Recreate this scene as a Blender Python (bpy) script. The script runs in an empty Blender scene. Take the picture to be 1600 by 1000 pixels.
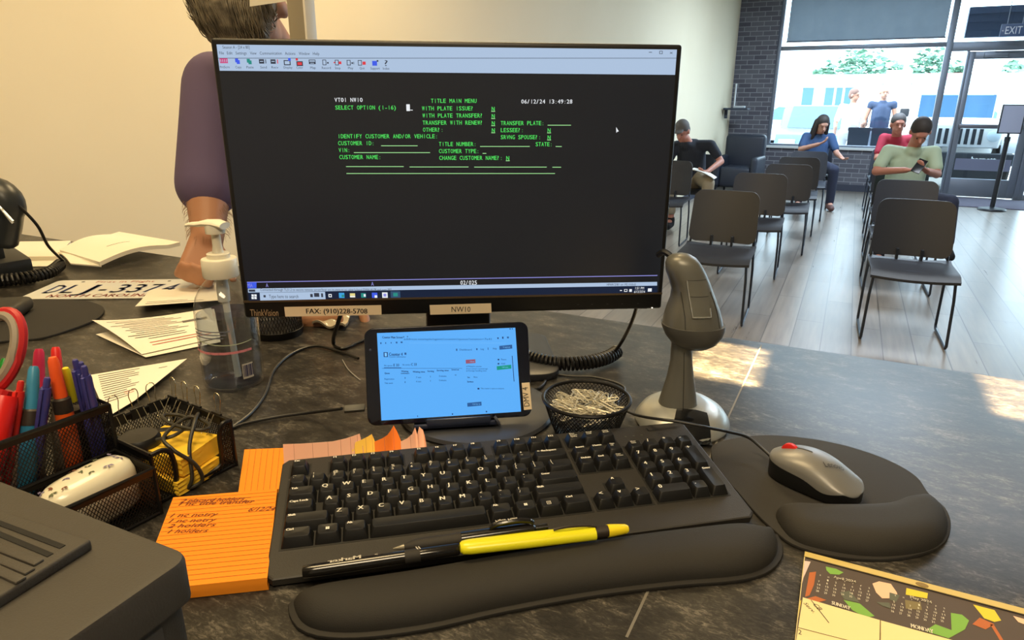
import bpy, bmesh, math, random
from mathutils import Vector as V, Matrix as Mx
random.seed(7)
sc = bpy.context.scene
COL = sc.collection
PI = math.pi
R_ = math.radians

# ------------------------------------------------------------------ camera
FPX = 1050.0; PITCH = R_(17.9); ROLL = R_(0.35); CAMZ = 1.40
C0 = V((0, 0, CAMZ))
FW = V((0, math.cos(PITCH), -math.sin(PITCH)))
_r0 = V((1, 0, 0)); _u0 = _r0.cross(FW)
RT = math.cos(ROLL) * _r0 + math.sin(ROLL) * _u0
UP = RT.cross(FW)
cam = bpy.data.cameras.new('camera'); cam.sensor_width = 36.0; cam.lens = FPX * 36.0 / 1600.0
cam.clip_start = 0.02; cam.clip_end = 400
camo = bpy.data.objects.new('camera', cam); COL.objects.link(camo)
m = Mx.Identity(4)
for i in range(3):
    m[i][0] = RT[i]; m[i][1] = UP[i]; m[i][2] = -FW[i]; m[i][3] = C0[i]
camo.matrix_world = m
sc.camera = camo

# ------------------------------------------------------------------ view, world, lights
sc.view_settings.view_transform = 'Standard'
sc.view_settings.look = 'None'
sc.view_settings.exposure = 0.0
sc.view_settings.gamma = 1.0
sc.view_settings.use_curve_mapping = False
sc.cycles.use_denoising = True
sc.cycles.max_bounces = 8
sc.cycles.transparent_max_bounces = 24
sc.cycles.sample_clamp_indirect = 6.0

ROOM = R_(-26.0)
EX = V((math.cos(ROOM), math.sin(ROOM), 0)); EY = V((-math.sin(ROOM), math.cos(ROOM), 0))
RM = Mx.Rotation(ROOM, 4, 'Z')
def uv(u, v, z=0.0):
    return EX * u + EY * v + V((0, 0, z))

W = bpy.data.worlds.new('world'); sc.world = W; W.use_nodes = True
bg = W.node_tree.nodes['Background']
bg.inputs[0].default_value = (0.70, 0.87, 1.0, 1); bg.inputs[1].default_value = 7.0

def sunlamp(name, direction, strength, color, angle=0.01):
    l = bpy.data.lights.new(name, 'SUN'); l.energy = strength; l.color = color; l.angle = angle
    o = bpy.data.objects.new(name, l); COL.objects.link(o)
    o.rotation_euler = V(direction).to_track_quat('-Z', 'Y').to_euler(); return o
sunlamp('sun', EY * 0.62 + EX * 0.25 + V((0, 0, -0.75)), 9.0, (1, 0.96, 0.9))

def arealamp(name, loc, sx, sy, power, color, rotz=0.0, direction=None):
    l = bpy.data.lights.new(name, 'AREA'); l.shape = 'RECTANGLE'; l.size = sx; l.size_y = sy
    l.energy = power; l.color = color
    o = bpy.data.objects.new(name, l); COL.objects.link(o); o.location = loc
    if direction is not None:
        o.rotation_euler = V(direction).to_track_quat('-Z', 'Y').to_euler()
    else:
        o.rotation_euler = (0, 0, rotz)
    return o
WARM = (1.0, 0.74, 0.38)
arealamp('ceiling_lamp_counter', uv(-0.9, 0.55, 3.15), 1.2, 0.6, 36, WARM, ROOM)
arealamp('ceiling_lamp_customer', uv(-1.2, 2.6, 3.15), 1.2, 0.6, 56, WARM, ROOM)
arealamp('ceiling_lamp_staff', uv(0.6, -0.8, 3.15), 1.2, 0.6, 50, (1.0, 0.79, 0.50), ROOM)
arealamp('fill_lamp_lobby', uv(1.0, 5.2, 3.15), 1.6, 0.8, 70, (0.84, 0.92, 1.0), ROOM)  # added cool fill to brighten the lobby, no known lamp there
arealamp('fill_lamp_entrance', uv(0.4, 9.4, 3.15), 1.6, 0.8, 190, (0.66, 0.83, 1.0), ROOM)  # added bluish fill lifting the window end of the lobby, not a known fixture

# ------------------------------------------------------------------ pixel helpers (photo pixels on a known plane)
def ray(px, py):
    return FW + RT * ((px - 800) / FPX) - UP * ((py - 500) / FPX)
def at(px, py, z):
    d = ray(px, py); return C0 + d * ((z - CAMZ) / d.z)
def aty(px, py, y):
    d = ray(px, py); return C0 + d * (y / d.y)
def onv(px, py, v):
    d = ray(px, py); return C0 + d * (v / d.dot(EY))
def inplane(px, py, M):
    n = V((M[0][2], M[1][2], M[2][2])); o = M.translation
    d = ray(px, py); p = C0 + d * ((o - C0).dot(n) / d.dot(n))
    q = M.inverted() @ p
    return V((q.x, q.y))
def frame(o, ex, ey, ez):
    m = Mx.Identity(4)
    for i in range(3):
        m[i][0] = ex[i]; m[i][1] = ey[i]; m[i][2] = ez[i]; m[i][3] = o[i]
    return m

# ------------------------------------------------------------------ materials
def lin(c):
    out = []
    for x in c[:3]:
        x = x / 255.0
        out.append(x / 12.92 if x <= 0.04045 else ((x + 0.055) / 1.055) ** 2.4)
    return (*out, 1.0)
MATS = {}
def mat(name, col=(128, 128, 128), rough=0.5, metal=0.0, spec=0.5, emit=None, estr=1.0, noise=None, bump=None, sheen=0.0, coat=0.0):
    if name in MATS: return MATS[name]
    mt = bpy.data.materials.new(name); mt.use_nodes = True
    nt = mt.node_tree; b = nt.nodes['Principled BSDF']
    b.inputs['Base Color'].default_value = lin(col)
    b.inputs['Roughness'].default_value = rough; b.inputs['Metallic'].default_value = metal
    b.inputs['Specular IOR Level'].default_value = spec
    if sheen: b.inputs['Sheen Weight'].default_value = sheen
    if coat: b.inputs['Coat Weight'].default_value = coat
    if emit is not None:
        b.inputs['Emission Color'].default_value = lin(emit); b.inputs['Emission Strength'].default_value = estr
    tc = None
    if noise or bump:
        tc = nt.nodes.new('ShaderNodeTexCoord')
    if noise:   # (scale, colour2, amount)
        n = nt.nodes.new('ShaderNodeTexNoise'); n.inputs['Scale'].default_value = noise[0]; n.inputs['Detail'].default_value = 6
        nt.links.new(tc.outputs['Object'], n.inputs['Vector'])
        mx = nt.nodes.new('ShaderNodeMix'); mx.data_type = 'RGBA'
        mx.inputs[6].default_value = lin(col); mx.inputs[7].default_value = lin(noise[1])
        cr = nt.nodes.new('ShaderNodeMapRange'); cr.inputs[1].default_value = 0.35; cr.inputs[2].default_value = 0.65
        cr.inputs[4].default_value = noise[2]
        nt.links.new(n.outputs[0], cr.inputs[0]); nt.links.new(cr.outputs[0], mx.inputs[0])
        nt.links.new(mx.outputs[2], b.inputs['Base Color'])
    if bump:    # (scale, strength)
        n2 = nt.nodes.new('ShaderNodeTexNoise'); n2.inputs['Scale'].default_value = bump[0]; n2.inputs['Detail'].default_value = 3
        nt.links.new(tc.outputs['Object'], n2.inputs['Vector'])
        bp = nt.nodes.new('ShaderNodeBump'); bp.inputs['Strength'].default_value = bump[1]; bp.inputs['Distance'].default_value = 0.002
        nt.links.new(n2.outputs[0], bp.inputs['Height']); nt.links.new(bp.outputs[0], b.inputs['Normal'])
    MATS[name] = mt; return mt
def emis(name, col, s=1.0):
    if name in MATS: return MATS[name]
    mt = bpy.data.materials.new(name); mt.use_nodes = True; nt = mt.node_tree
    b = nt.nodes['Principled BSDF']
    b.inputs['Base Color'].default_value = (0.01, 0.01, 0.01, 1); b.inputs['Roughness'].default_value = 0.5
    b.inputs['Specular IOR Level'].default_value = 0.2
    b.inputs['Emission Color'].default_value = lin(col); b.inputs['Emission Strength'].default_value = s
    MATS[name] = mt; return mt
def facing_fresnel(nt, base=0.04, top=0.7):
    lw = nt.nodes.new('ShaderNodeLayerWeight'); lw.inputs['Blend'].default_value = 0.5
    pw = nt.nodes.new('ShaderNodeMath'); pw.operation = 'POWER'; pw.inputs[1].default_value = 5.0
    nt.links.new(lw.outputs['Facing'], pw.inputs[0])
    ma = nt.nodes.new('ShaderNodeMath'); ma.operation = 'MULTIPLY_ADD'; ma.inputs[1].default_value = top; ma.inputs[2].default_value = base
    nt.links.new(pw.outputs[0], ma.inputs[0]); return ma
def glassy(name, tint=(255, 255, 255), glossy=0.06):
    if name in MATS: return MATS[name]
    mt = bpy.data.materials.new(name); mt.use_nodes = True; nt = mt.node_tree
    nt.nodes.remove(nt.nodes['Principled BSDF']); out = nt.nodes['Material Output']
    t = nt.nodes.new('ShaderNodeBsdfTransparent'); t.inputs[0].default_value = lin(tint)
    g = nt.nodes.new('ShaderNodeBsdfGlossy'); g.inputs['Roughness'].default_value = 0.03
    mm = facing_fresnel(nt, glossy)
    mx = nt.nodes.new('ShaderNodeMixShader')
    nt.links.new(mm.outputs[0], mx.inputs[0]); nt.links.new(t.outputs[0], mx.inputs[1]); nt.links.new(g.outputs[0], mx.inputs[2])
    nt.links.new(mx.outputs[0], out.inputs[0]); MATS[name] = mt; return mt

# ------------------------------------------------------------------ mesh builder
_TC = {}
def glyphs(s):
    if s in _TC: return _TC[s]
    cu = bpy.data.curves.new('t', 'FONT'); cu.body = s; cu.size = 1.0; cu.resolution_u = 2
    o = bpy.data.objects.new('t', cu)
    COL.objects.link(o); dg = bpy.context.evaluated_depsgraph_get()
    me = bpy.data.meshes.new_from_object(o.evaluated_get(dg))
    vs = [v.co.copy() for v in me.vertices]; fs = [tuple(p.vertices) for p in me.polygons]
    bpy.data.objects.remove(o); bpy.data.curves.remove(cu); bpy.data.meshes.remove(me)
    _TC[s] = (vs, fs); return _TC[s]
CAPH = 0.69
class MB:
    def __init__(s): s.v = []; s.f = []; s.mi = []
    def add(s, vs, fs, M=None, mi=0):
        b = len(s.v)
        for p in vs:
            p = V(p)
            s.v.append(M @ p if M is not None else p)
        for f in fs: s.f.append(tuple(b + i for i in f)); s.mi.append(mi)
    def box(s, lo, hi, M=None, mi=0):
        (a, b, c), (d, e, f) = lo, hi
        s.add([(a,b,c),(d,b,c),(d,e,c),(a,e,c),(a,b,f),(d,b,f),(d,e,f),(a,e,f)],
              [(0,3,2,1),(4,5,6,7),(0,1,5,4),(1,2,6,5),(2,3,7,6),(3,0,4,7)], M, mi)
    def prism(s, pts, z0, z1, M=None, mi=0):
        n = len(pts)
        ar = sum(pts[i][0]*pts[(i+1)%n][1]-pts[(i+1)%n][0]*pts[i][1] for i in range(n))
        if ar < 0: pts = list(reversed(pts))
        vs = [(p[0], p[1], z0) for p in pts] + [(p[0], p[1], z1) for p in pts]
        fs = [tuple(reversed(range(n))), tuple(range(n, 2*n))] + [(i, (i+1)%n, n+(i+1)%n, n+i) for i in range(n)]
        s.add(vs, fs, M, mi)
    def poly(s, pts, M=None, mi=0):
        s.add(pts, [tuple(range(len(pts)))], M, mi)
    def tube(s, pts, r, n=8, closed=False, M=None, mi=0, caps=True):
        pts = [V(p) for p in pts]; k = len(pts)
        rr = r if isinstance(r, (list, tuple)) else [r]*k
        tang = []
        for i in range(k):
            a = pts[(i-1) % k] if (closed or i > 0) else pts[i]
            b = pts[(i+1) % k] if (closed or i < k-1) else pts[i]
            t = b - a
            tang.append(t.normalized() if t.length > 1e-9 else V((0, 0, 1)))
        nrm = tang[0].orthogonal().normalized(); vs = []
        for i in range(k):
            t = tang[i]; nrm = nrm - t * nrm.dot(t)
            nrm = nrm.normalized() if nrm.length > 1e-6 else t.orthogonal().normalized()
            bn = t.cross(nrm)
            for j in range(n):
                a = 2*PI*j/n
                vs.append(pts[i] + (nrm*math.cos(a) + bn*math.sin(a))*rr[i])
        fs = []
        for i in range(k if closed else k-1):
            for j in range(n):
                fs.append((i*n+j, i*n+(j+1) % n, ((i+1) % k)*n+(j+1) % n, ((i+1) % k)*n+j))
        if caps and not closed:
            fs.append(tuple(reversed(range(n)))); fs.append(tuple((k-1)*n+j for j in range(n)))
        s.add(vs, fs, M, mi)
    def lathe(s, prof, n=32, M=None, mi=0, sx=1.0, sy=1.0):
        vs = []; k = len(prof)
        for r, z in prof:
            for j in range(n):
                a = 2*PI*j/n; vs.append((r*math.cos(a)*sx, r*math.sin(a)*sy, z))
        fs = [(i*n+j, i*n+(j+1) % n, (i+1)*n+(j+1) % n, (i+1)*n+j) for i in range(k-1) for j in range(n)]
        if prof[0][0] > 1e-6: fs.append(tuple(reversed(range(n))))
        if prof[-1][0] > 1e-6: fs.append(tuple((k-1)*n+j for j in range(n)))
        s.add(vs, fs, M, mi)
    def grid(s, nx, ny, fn, M=None, mi=0, flip=False):
        vs = [fn(i/(nx-1), j/(ny-1)) for j in range(ny) for i in range(nx)]
        fs = []
        for j in range(ny-1):
            for i in range(nx-1):
                q = (j*nx+i, j*nx+i+1, (j+1)*nx+i+1, (j+1)*nx+i)
                fs.append(tuple(reversed(q)) if flip else q)
        s.add(vs, fs, M, mi)
    def rings(s, rings, M=None, mi=0, cap0=True, cap1=True):
        n = len(rings[0]); vs = [p for r in rings for p in r]
        fs = [(i*n+j, i*n+(j+1) % n, (i+1)*n+(j+1) % n, (i+1)*n+j) for i in range(len(rings)-1) for j in range(n)]
        if cap0: fs.append(tuple(reversed(range(n))))
        if cap1: fs.append(tuple((len(rings)-1)*n+j for j in range(n)))
        s.add(vs, fs, M, mi)
    def ball(s, c, r, n=12, M=None, mi=0):
        c = V(c); rx, ry, rz = r if isinstance(r, (tuple, list)) else (r, r, r)
        prof = [(math.sin(PI*i/n), -math.cos(PI*i/n)) for i in range(n+1)]
        b = Mx.Translation(c) @ Mx.Diagonal((rx, ry, rz, 1))
        if M is not None: b = M @ b
        s.lathe([(max(p, 1e-5), z) for p, z in prof], 2*n, b, mi)
    def text(s, t, x, y, h, M=None, mi=0, width=None, align='L', shear=0.0, bold=0.0, z=0.0):
        vs, fs = glyphs(t)
        if not vs: return
        x0 = min(p.x for p in vs); x1 = max(p.x for p in vs)
        k = h / CAPH; kx = (width / (x1-x0)) if width else k
        off = 0
        if align == 'C': off = -(x1-x0)*kx/2
        if align == 'R': off = -(x1-x0)*kx
        for db in ([0.0] if not bold else [-bold/2, bold/2]):
            s.add([(x + off + (p.x-x0)*kx + p.y*k*shear + db, y + p.y*k, z) for p in vs], fs, M, mi)
    def mono(s, t, x0, x1, yc, h, M=None, mi=0, z=0.0):
        n = len(t); pitch = (x1-x0)/n
        for i, ch in enumerate(t):
            if ch == ' ': continue
            vs, fs = glyphs(ch); a = min(p.x for p in vs); b = max(p.x for p in vs); w = b-a
            if ch in ".:'I1": kx = pitch*0.72/0.62 ; off = (pitch - w*kx)/2
            else: kx = pitch*0.80/max(w, 0.35); off = pitch*0.1
            if ch in '-': kx = pitch*0.6/w; off = pitch*0.2
            k = h/CAPH; db = pitch*0.035
            for d in (-db/2, db/2):
                s.add([(x0 + i*pitch + off + (p.x-a)*kx + d, yc - h/2 + p.y*k, z) for p in vs], fs, M, mi)
    def build(s, name, mats, parent=None, bevel=0.0, segs=2, smooth=35, kind=None, weld=False, label=None, fixn=False):
        me = bpy.data.meshes.new(name); me.from_pydata([tuple(v) for v in s.v], [], s.f); me.update()
        if not isinstance(mats, (list, tuple)): mats = [mats]
        for q in mats: me.materials.append(q)
        for p, i in zip(me.polygons, s.mi): p.material_index = i
        if weld or bevel or fixn:
            bm = bmesh.new(); bm.from_mesh(me)
            if weld: bmesh.ops.remove_doubles(bm, verts=bm.verts, dist=1e-5)
            if fixn: bmesh.ops.recalc_face_normals(bm, faces=bm.faces)
            if bevel:
                es = [e for e in bm.edges if len(e.link_faces) == 2 and e.calc_face_angle(0) > R_(30)]
                bmesh.ops.bevel(bm, geom=es, offset=bevel, segments=segs, profile=0.5, affect='EDGES', clamp_overlap=True)
            bm.to_mesh(me); bm.free()
        if smooth:
            for p in me.polygons: p.use_smooth = True
            me.set_sharp_from_angle(angle=R_(smooth))
        o = bpy.data.objects.new(name, me); COL.objects.link(o)
        if parent is not None: o.parent = parent
        if kind: o['kind'] = kind
        if label: o['label'] = label
        return o

def thing(name, label, cat, M=None, group=None):
    o = bpy.data.objects.new(name, None); COL.objects.link(o); o.empty_display_size = 0.05
    if M is not None: o.matrix_world = M
    o['label'] = label; o['category'] = cat
    if group: o['group'] = group
    return o
def tag(o, label, cat, group=None, M=None):
    o['label'] = label; o['category'] = cat
    if group: o['group'] = group
    if M is not None: o.matrix_world = M
    return o
def dup(root, M, label=None, group=None):
    r = root.copy(); COL.objects.link(r); r.matrix_world = M
    if label: r['label'] = label
    if group: r['group'] = group
    for ch in list(root.children):
        c = ch.copy(); COL.objects.link(c); c.parent = r; c.matrix_parent_inverse = Mx.Identity(4)
        for g in ch.children:
            d = g.copy(); COL.objects.link(d); d.parent = c
    return r
def T(x, y, z, yaw=0.0): return Mx.Translation((x, y, z)) @ Mx.Rotation(yaw, 4, 'Z')
def smoothpath(pts, n=8, closed=False):
    pts = [V(p) for p in pts]; out = []; k = len(pts)
    for i in range(k if closed else k-1):
        if closed: p0, p1, p2, p3 = pts[(i-1) % k], pts[i], pts[(i+1) % k], pts[(i+2) % k]
        else: p0, p1, p2, p3 = pts[max(i-1, 0)], pts[i], pts[i+1], pts[min(i+2, k-1)]
        for j in range(n):
            t = j/n
            out.append(0.5*((2*p1) + (p2-p0)*t + (2*p0-5*p1+4*p2-p3)*t*t + (3*p1-p0-3*p2+p3)*t**3))
    if not closed: out.append(pts[-1])
    return out
def inset(pts, d):
    n = len(pts); out = []
    ar = sum(pts[i].x*pts[(i+1) % n].y - pts[(i+1) % n].x*pts[i].y for i in range(n))
    s = 1 if ar > 0 else -1
    for i in range(n):
        t = (pts[(i+1) % n] - pts[(i-1) % n]); t = V((t.x, t.y)).normalized()
        out.append(V((pts[i].x - t.y*d*s, pts[i].y + t.x*d*s)))
    return out

# ================================================================== THE ROOM
FRONT = 12.95
def struct(name, mb, mt, **k):
    o = mb.build(name, mt, kind='structure', **k); o.matrix_world = RM; return o

def plank_material():
    mt = bpy.data.materials.new('plank_floor'); mt.use_nodes = True; nt = mt.node_tree; b = nt.nodes['Principled BSDF']
    tc = nt.nodes.new('ShaderNodeTexCoord'); mp = nt.nodes.new('ShaderNodeMapping')
    mp.inputs['Rotation'].default_value = (0, 0, PI/2)
    nt.links.new(tc.outputs['Object'], mp.inputs[0])
    br = nt.nodes.new('ShaderNodeTexBrick'); br.inputs['Scale'].default_value = 1.0
    br.inputs['Brick Width'].default_value = 1.2; br.inputs['Row Height'].default_value = 0.17
    br.inputs['Mortar Size'].default_value = 0.004; br.inputs['Mortar Smooth'].default_value = 0.3
    br.inputs['Color1'].default_value = lin((150, 140, 130)); br.inputs['Color2'].default_value = lin((128, 119, 110)); br.inputs['Mortar'].default_value = lin((92, 84, 78))
    nt.links.new(mp.outputs[0], br.inputs[0])
    mp2 = nt.nodes.new('ShaderNodeMapping'); mp2.inputs['Scale'].default_value = (30, 2.2, 1)
    nt.links.new(tc.outputs['Object'], mp2.inputs[0])
    ns = nt.nodes.new('ShaderNodeTexNoise'); ns.inputs['Scale'].default_value = 1.0; ns.inputs['Detail'].default_value = 5
    nt.links.new(mp2.outputs[0], ns.inputs[0])
    mx = nt.nodes.new('ShaderNodeMix'); mx.data_type = 'RGBA'; mx.blend_type = 'MULTIPLY'; mx.inputs[0].default_value = 0.7
    rp = nt.nodes.new('ShaderNodeMapRange'); rp.inputs[1].default_value = 0.3; rp.inputs[2].default_value = 0.7; rp.inputs[3].default_value = 0.6; rp.inputs[4].default_value = 1.1
    nt.links.new(ns.outputs[0], rp.inputs[0])
    nt.links.new(br.outputs[0], mx.inputs[6]); nt.links.new(rp.outputs[0], mx.inputs[7])
    nt.links.new(mx.outputs[2], b.inputs['Base Color'])
    rr = nt.nodes.new('ShaderNodeMapRange'); rr.inputs[3].default_value = 0.24; rr.inputs[4].default_value = 0.36
    nt.links.new(ns.outputs[0], rr.inputs[0]); nt.links.new(rr.outputs[0], b.inputs['Roughness'])
    b.inputs['Specular IOR Level'].default_value = 0.8
    return mt
def brick_material():
    mt = bpy.data.materials.new('dark_brick'); mt.use_nodes = True; nt = mt.node_tree; b = nt.nodes['Principled BSDF']
    tc = nt.nodes.new('ShaderNodeTexCoord'); mp = nt.nodes.new('ShaderNodeMapping'); mp.inputs['Rotation'].default_value = (PI/2, 0, 0)
    sp = nt.nodes.new('ShaderNodeSeparateXYZ'); cb = nt.nodes.new('ShaderNodeCombineXYZ'); ad = nt.nodes.new('ShaderNodeMath')
    nt.links.new(tc.outputs['Object'], sp.inputs[0]); nt.links.new(sp.outputs[0], ad.inputs[0]); nt.links.new(sp.outputs[1], ad.inputs[1])
    nt.links.new(ad.outputs[0], cb.inputs[0]); nt.links.new(sp.outputs[2], cb.inputs[1])
    br = nt.nodes.new('ShaderNodeTexBrick'); br.inputs['Scale'].default_value = 1.0
    br.inputs['Brick Width'].default_value = 0.21; br.inputs['Row Height'].default_value = 0.076; br.inputs['Mortar Size'].default_value = 0.006
    br.inputs['Color1'].default_value = lin((106, 106, 116)); br.inputs['Color2'].default_value = lin((82, 82, 94)); br.inputs['Mortar'].default_value = lin((140, 142, 150))
    nt.links.new(cb.outputs[0], br.inputs[0]); nt.links.new(br.outputs[0], b.inputs['Base Color'])
    b.inputs['Roughness'].default_value = 0.85
    return mt
M_FLOOR = plank_material(); M_BRICK = brick_material()
M_WALL = mat('painted_wall', (236, 224, 196), 0.75, noise=(1.2, (230, 216, 186), 0.5), bump=(90, 0.06))
M_WHITEWALL = mat('white_wall', (215, 214, 208), 0.8)
M_CEIL = mat('ceiling_white', (225, 222, 214), 0.9)
M_ALU = mat('grey_aluminium', (128, 136, 150), 0.45, 0.55)
M_PANE = glassy('window_pane', (244, 250, 252), 0.02)
M_BASEB = mat('dark_baseboard', (58, 62, 78), 0.6)

b = MB(); b.box((-4.5, -3.2, -0.1), (8.2, FRONT+0.1, 0)); struct('floor', b, M_FLOOR)
b = MB(); b.box((-4.5, -3.2, 3.3), (8.2, FRONT+0.2, 3.4)); struct('ceiling', b, M_CEIL)
# left wall: runs from beside the counter to the brick pier
WA = V((-2.72, -3.2)); WB_ = V((-2.02, FRONT)); WM = V((-2.49, 1.12))
d = (WB_ - WM).normalized(); nrm = V((-d.y, d.x)); st = WM - d*4.4
b = MB(); b.prism([st, WB_, WB_ + nrm*0.15, st + nrm*0.15], 0, 3.3); struct('wall_left', b, M_WALL)
b = MB(); p0 = WM + d*0.6; q = 0.012
b.prism([p0 - nrm*q, WB_ - nrm*q, WB_, p0], 0.0, 0.1); struct('baseboard_left', b, M_BASEB)
b = MB(); b.box((-4.5, -3.3, 0), (8.2, -3.2, 3.3)); struct('wall_back', b, M_WHITEWALL)
b = MB(); b.box((8.1, -3.2, 0), (8.2, FRONT+0.1, 3.3)); struct('wall_right', b, M_WHITEWALL)
# front wall: pier, knee wall, lintel, far pier
b = MB()
b.box((-2.35, FRONT, 0), (-1.36, FRONT+0.25, 3.3))
b.box((-1.36, FRONT, 0), (1.10, FRONT+0.25, 0.68))
b.box((-1.36, FRONT, 3.15), (8.1, FRONT+0.25, 3.3))
b.box((7.2, FRONT, 0), (8.1, FRONT+0.25, 3.15))
struct('wall_front', b, M_BRICK)
b = MB(); b.box((-1.95, FRONT-0.015, 0), (1.10, FRONT, 0.11)); struct('baseboard_front', b, M_BASEB)
b = MB(); b.box((-1.36, FRONT-0.05, 0.68), (1.10, FRONT+0.25, 0.715)); struct('trim_1', b, mat('sill_white', (210, 214, 216), 0.5))
def barbox(mb, u0, u1, z0, z1, d0=0.04, d1=0.14):
    mb.box((u0, FRONT+d0, z0), (u1, FRONT+d1, z1))
# storefront window beside the brick pier
wn = MB()
for (u0, u1, z0, z1) in [(-1.36, -1.30, 0.715, 3.15), (1.10, 1.19, 0.0, 3.15), (-1.30, 1.10, 2.27, 2.335), (-1.30, 1.10, 0.715, 0.75), (-1.30, 1.10, 3.09, 3.15)]:
    barbox(wn, u0, u1, z0, z1)
w1 = struct('window_1', wn, M_ALU, bevel=0.004)
b = MB(); b.box((-1.30, FRONT+0.085, 0.75), (1.10, FRONT+0.091, 2.27)); b.build('pane', M_PANE, w1)
b = MB(); b.box((-1.30, FRONT+0.085, 2.335), (1.10, FRONT+0.091, 3.09)); b.build('pane', M_PANE, w1)
# roller shade on the upper light
sh = bpy.data.objects.new('roller_shade', None); COL.objects.link(sh); sh.matrix_world = RM
sh['label'] = 'grey roller shade covering the upper pane of the big window'; sh['category'] = 'window shade'
b = MB(); b.grid(160, 6, lambda s, t: (-1.22 + 2.28*s, FRONT + 0.012 + 0.006*math.sin(s*26 + 2*math.sin(s*9)) + 0.004*math.sin(s*71) + 0.002*t*math.sin(s*40), 2.40 + 0.69*t))
M_SHADE = mat('shade_fabric', (140, 150, 158), 0.8, noise=(3.0, (124, 134, 144), 0.6))
_nt = M_SHADE.node_tree; _tr = _nt.nodes.new('ShaderNodeBsdfTranslucent'); _tr.inputs[0].default_value = lin((112, 124, 136)); _mx = _nt.nodes.new('ShaderNodeMixShader'); _mx.inputs[0].default_value = 0.22
_nt.links.new(_nt.nodes['Principled BSDF'].outputs[0], _mx.inputs[1]); _nt.links.new(_tr.outputs[0], _mx.inputs[2]); _nt.links.new(_mx.outputs[0], _nt.nodes['Material Output'].inputs[0])
b.build('fabric', M_SHADE, sh)
b = MB(); b.tube([(-1.23, FRONT+0.012, 2.40), (1.07, FRONT+0.012, 2.40)], 0.012, 8); b.build('hem_bar', M_ALU, sh)
b = MB(); b.tube([(-1.24, FRONT+0.0, 3.10), (1.08, FRONT+0.0, 3.10)], 0.03, 10); b.build('roller', M_ALU, sh)
# sidelight, transom and glazing right of the door
wn = MB()
for (u0, u1, z0, z1) in [(1.19, 1.40, 0.0, 0.10), (1.19, 2.45, 2.20, 2.33), (1.40, 1.43, 0.0, 2.20), (2.39, 2.45, 0.0, 2.20), (1.19, 2.45, 3.09, 3.15)]:
    barbox(wn, u0, u1, z0, z1)
w2 = struct('window_2', wn, M_ALU, bevel=0.004)
b = MB(); b.box((1.19, FRONT+0.085, 0.10), (1.40, FRONT+0.091, 2.20)); b.build('pane', M_PANE, w2)
b = MB(); b.box((1.19, FRONT+0.085, 2.33), (2.45, FRONT+0.091, 3.09)); b.build('pane', M_PANE, w2)
wn = MB()
for (u0, u1, z0, z1) in [(2.45, 2.51, 0.0, 3.15), (4.8, 4.88, 0.0, 3.15), (7.14, 7.2, 0.0, 3.15), (2.51, 7.14, 2.27, 2.335), (2.51, 7.14, 0.0, 0.08), (2.51, 7.14, 3.09, 3.15)]:
    barbox(wn, u0, u1, z0, z1)
w3 = struct('window_3', wn, M_ALU, bevel=0.004)
for u0, u1 in ((2.51, 4.8), (4.88, 7.14)):
    b = MB(); b.box((u0, FRONT+0.085, 0.08), (u1, FRONT+0.091, 2.27)); b.build('pane', M_PANE, w3)
    b = MB(); b.box((u0, FRONT+0.085, 2.335), (u1, FRONT+0.091, 3.09)); b.build('pane', M_PANE, w3)
# door leaf
dn = MB()
for (u0, u1, z0, z1) in [(1.435, 1.51, 0.012, 2.19), (2.29, 2.385, 0.012, 2.19), (1.51, 2.29, 2.08, 2.19), (1.51, 2.29, 0.012, 0.29)]:
    barbox(dn, u0, u1, z0, z1, 0.06, 0.11)
dr = struct('door_1', dn, M_ALU, bevel=0.004)
b = MB(); b.box((1.51, FRONT+0.083, 0.29), (2.29, FRONT+0.089, 2.08)); b.build('pane', M_PANE, dr)
b = MB(); b.box((1.47, FRONT+0.0, 1.065), (2.33, FRONT+0.035, 1.125)); b.box((1.47, FRONT+0.03, 1.06), (1.53, FRONT+0.06, 1.13)); b.box((2.28, FRONT+0.03, 1.06), (2.34, FRONT+0.06, 1.13))
b.build('push_bar', mat('push_bar_metal', (110, 112, 122), 0.4, 0.6), dr, bevel=0.006)
b = MB(); b.box((1.62, FRONT+0.0, 2.10), (1.92, FRONT+0.055, 2.165)); b.box((1.75, FRONT+0.01, 2.17), (2.25, FRONT+0.03, 2.19)); b.build('door_closer', M_ALU, dr, bevel=0.005)
b = MB(); b.box((1.53, FRONT+0.082, 0.42), (2.27, FRONT+0.0825, 0.60))
b.build('door_notice', mat('notice_grey', (120, 125, 150), 0.7), dr)
# dark canopy soffit seen through the transom, outside
cp = MB(); cp.box((1.36, FRONT+0.45, 2.42), (7.2, FRONT+0.60, 2.86))
for zz in (2.52, 2.64, 2.76): cp.box((1.36, FRONT+0.435, zz), (7.2, FRONT+0.45, zz+0.03))
o = cp.build('canopy_fascia', mat('canopy_dark', (62, 74, 98), 0.6)); tag(o, 'dark ribbed canopy fascia outside above the entrance door', 'canopy', M=RM)
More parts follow.
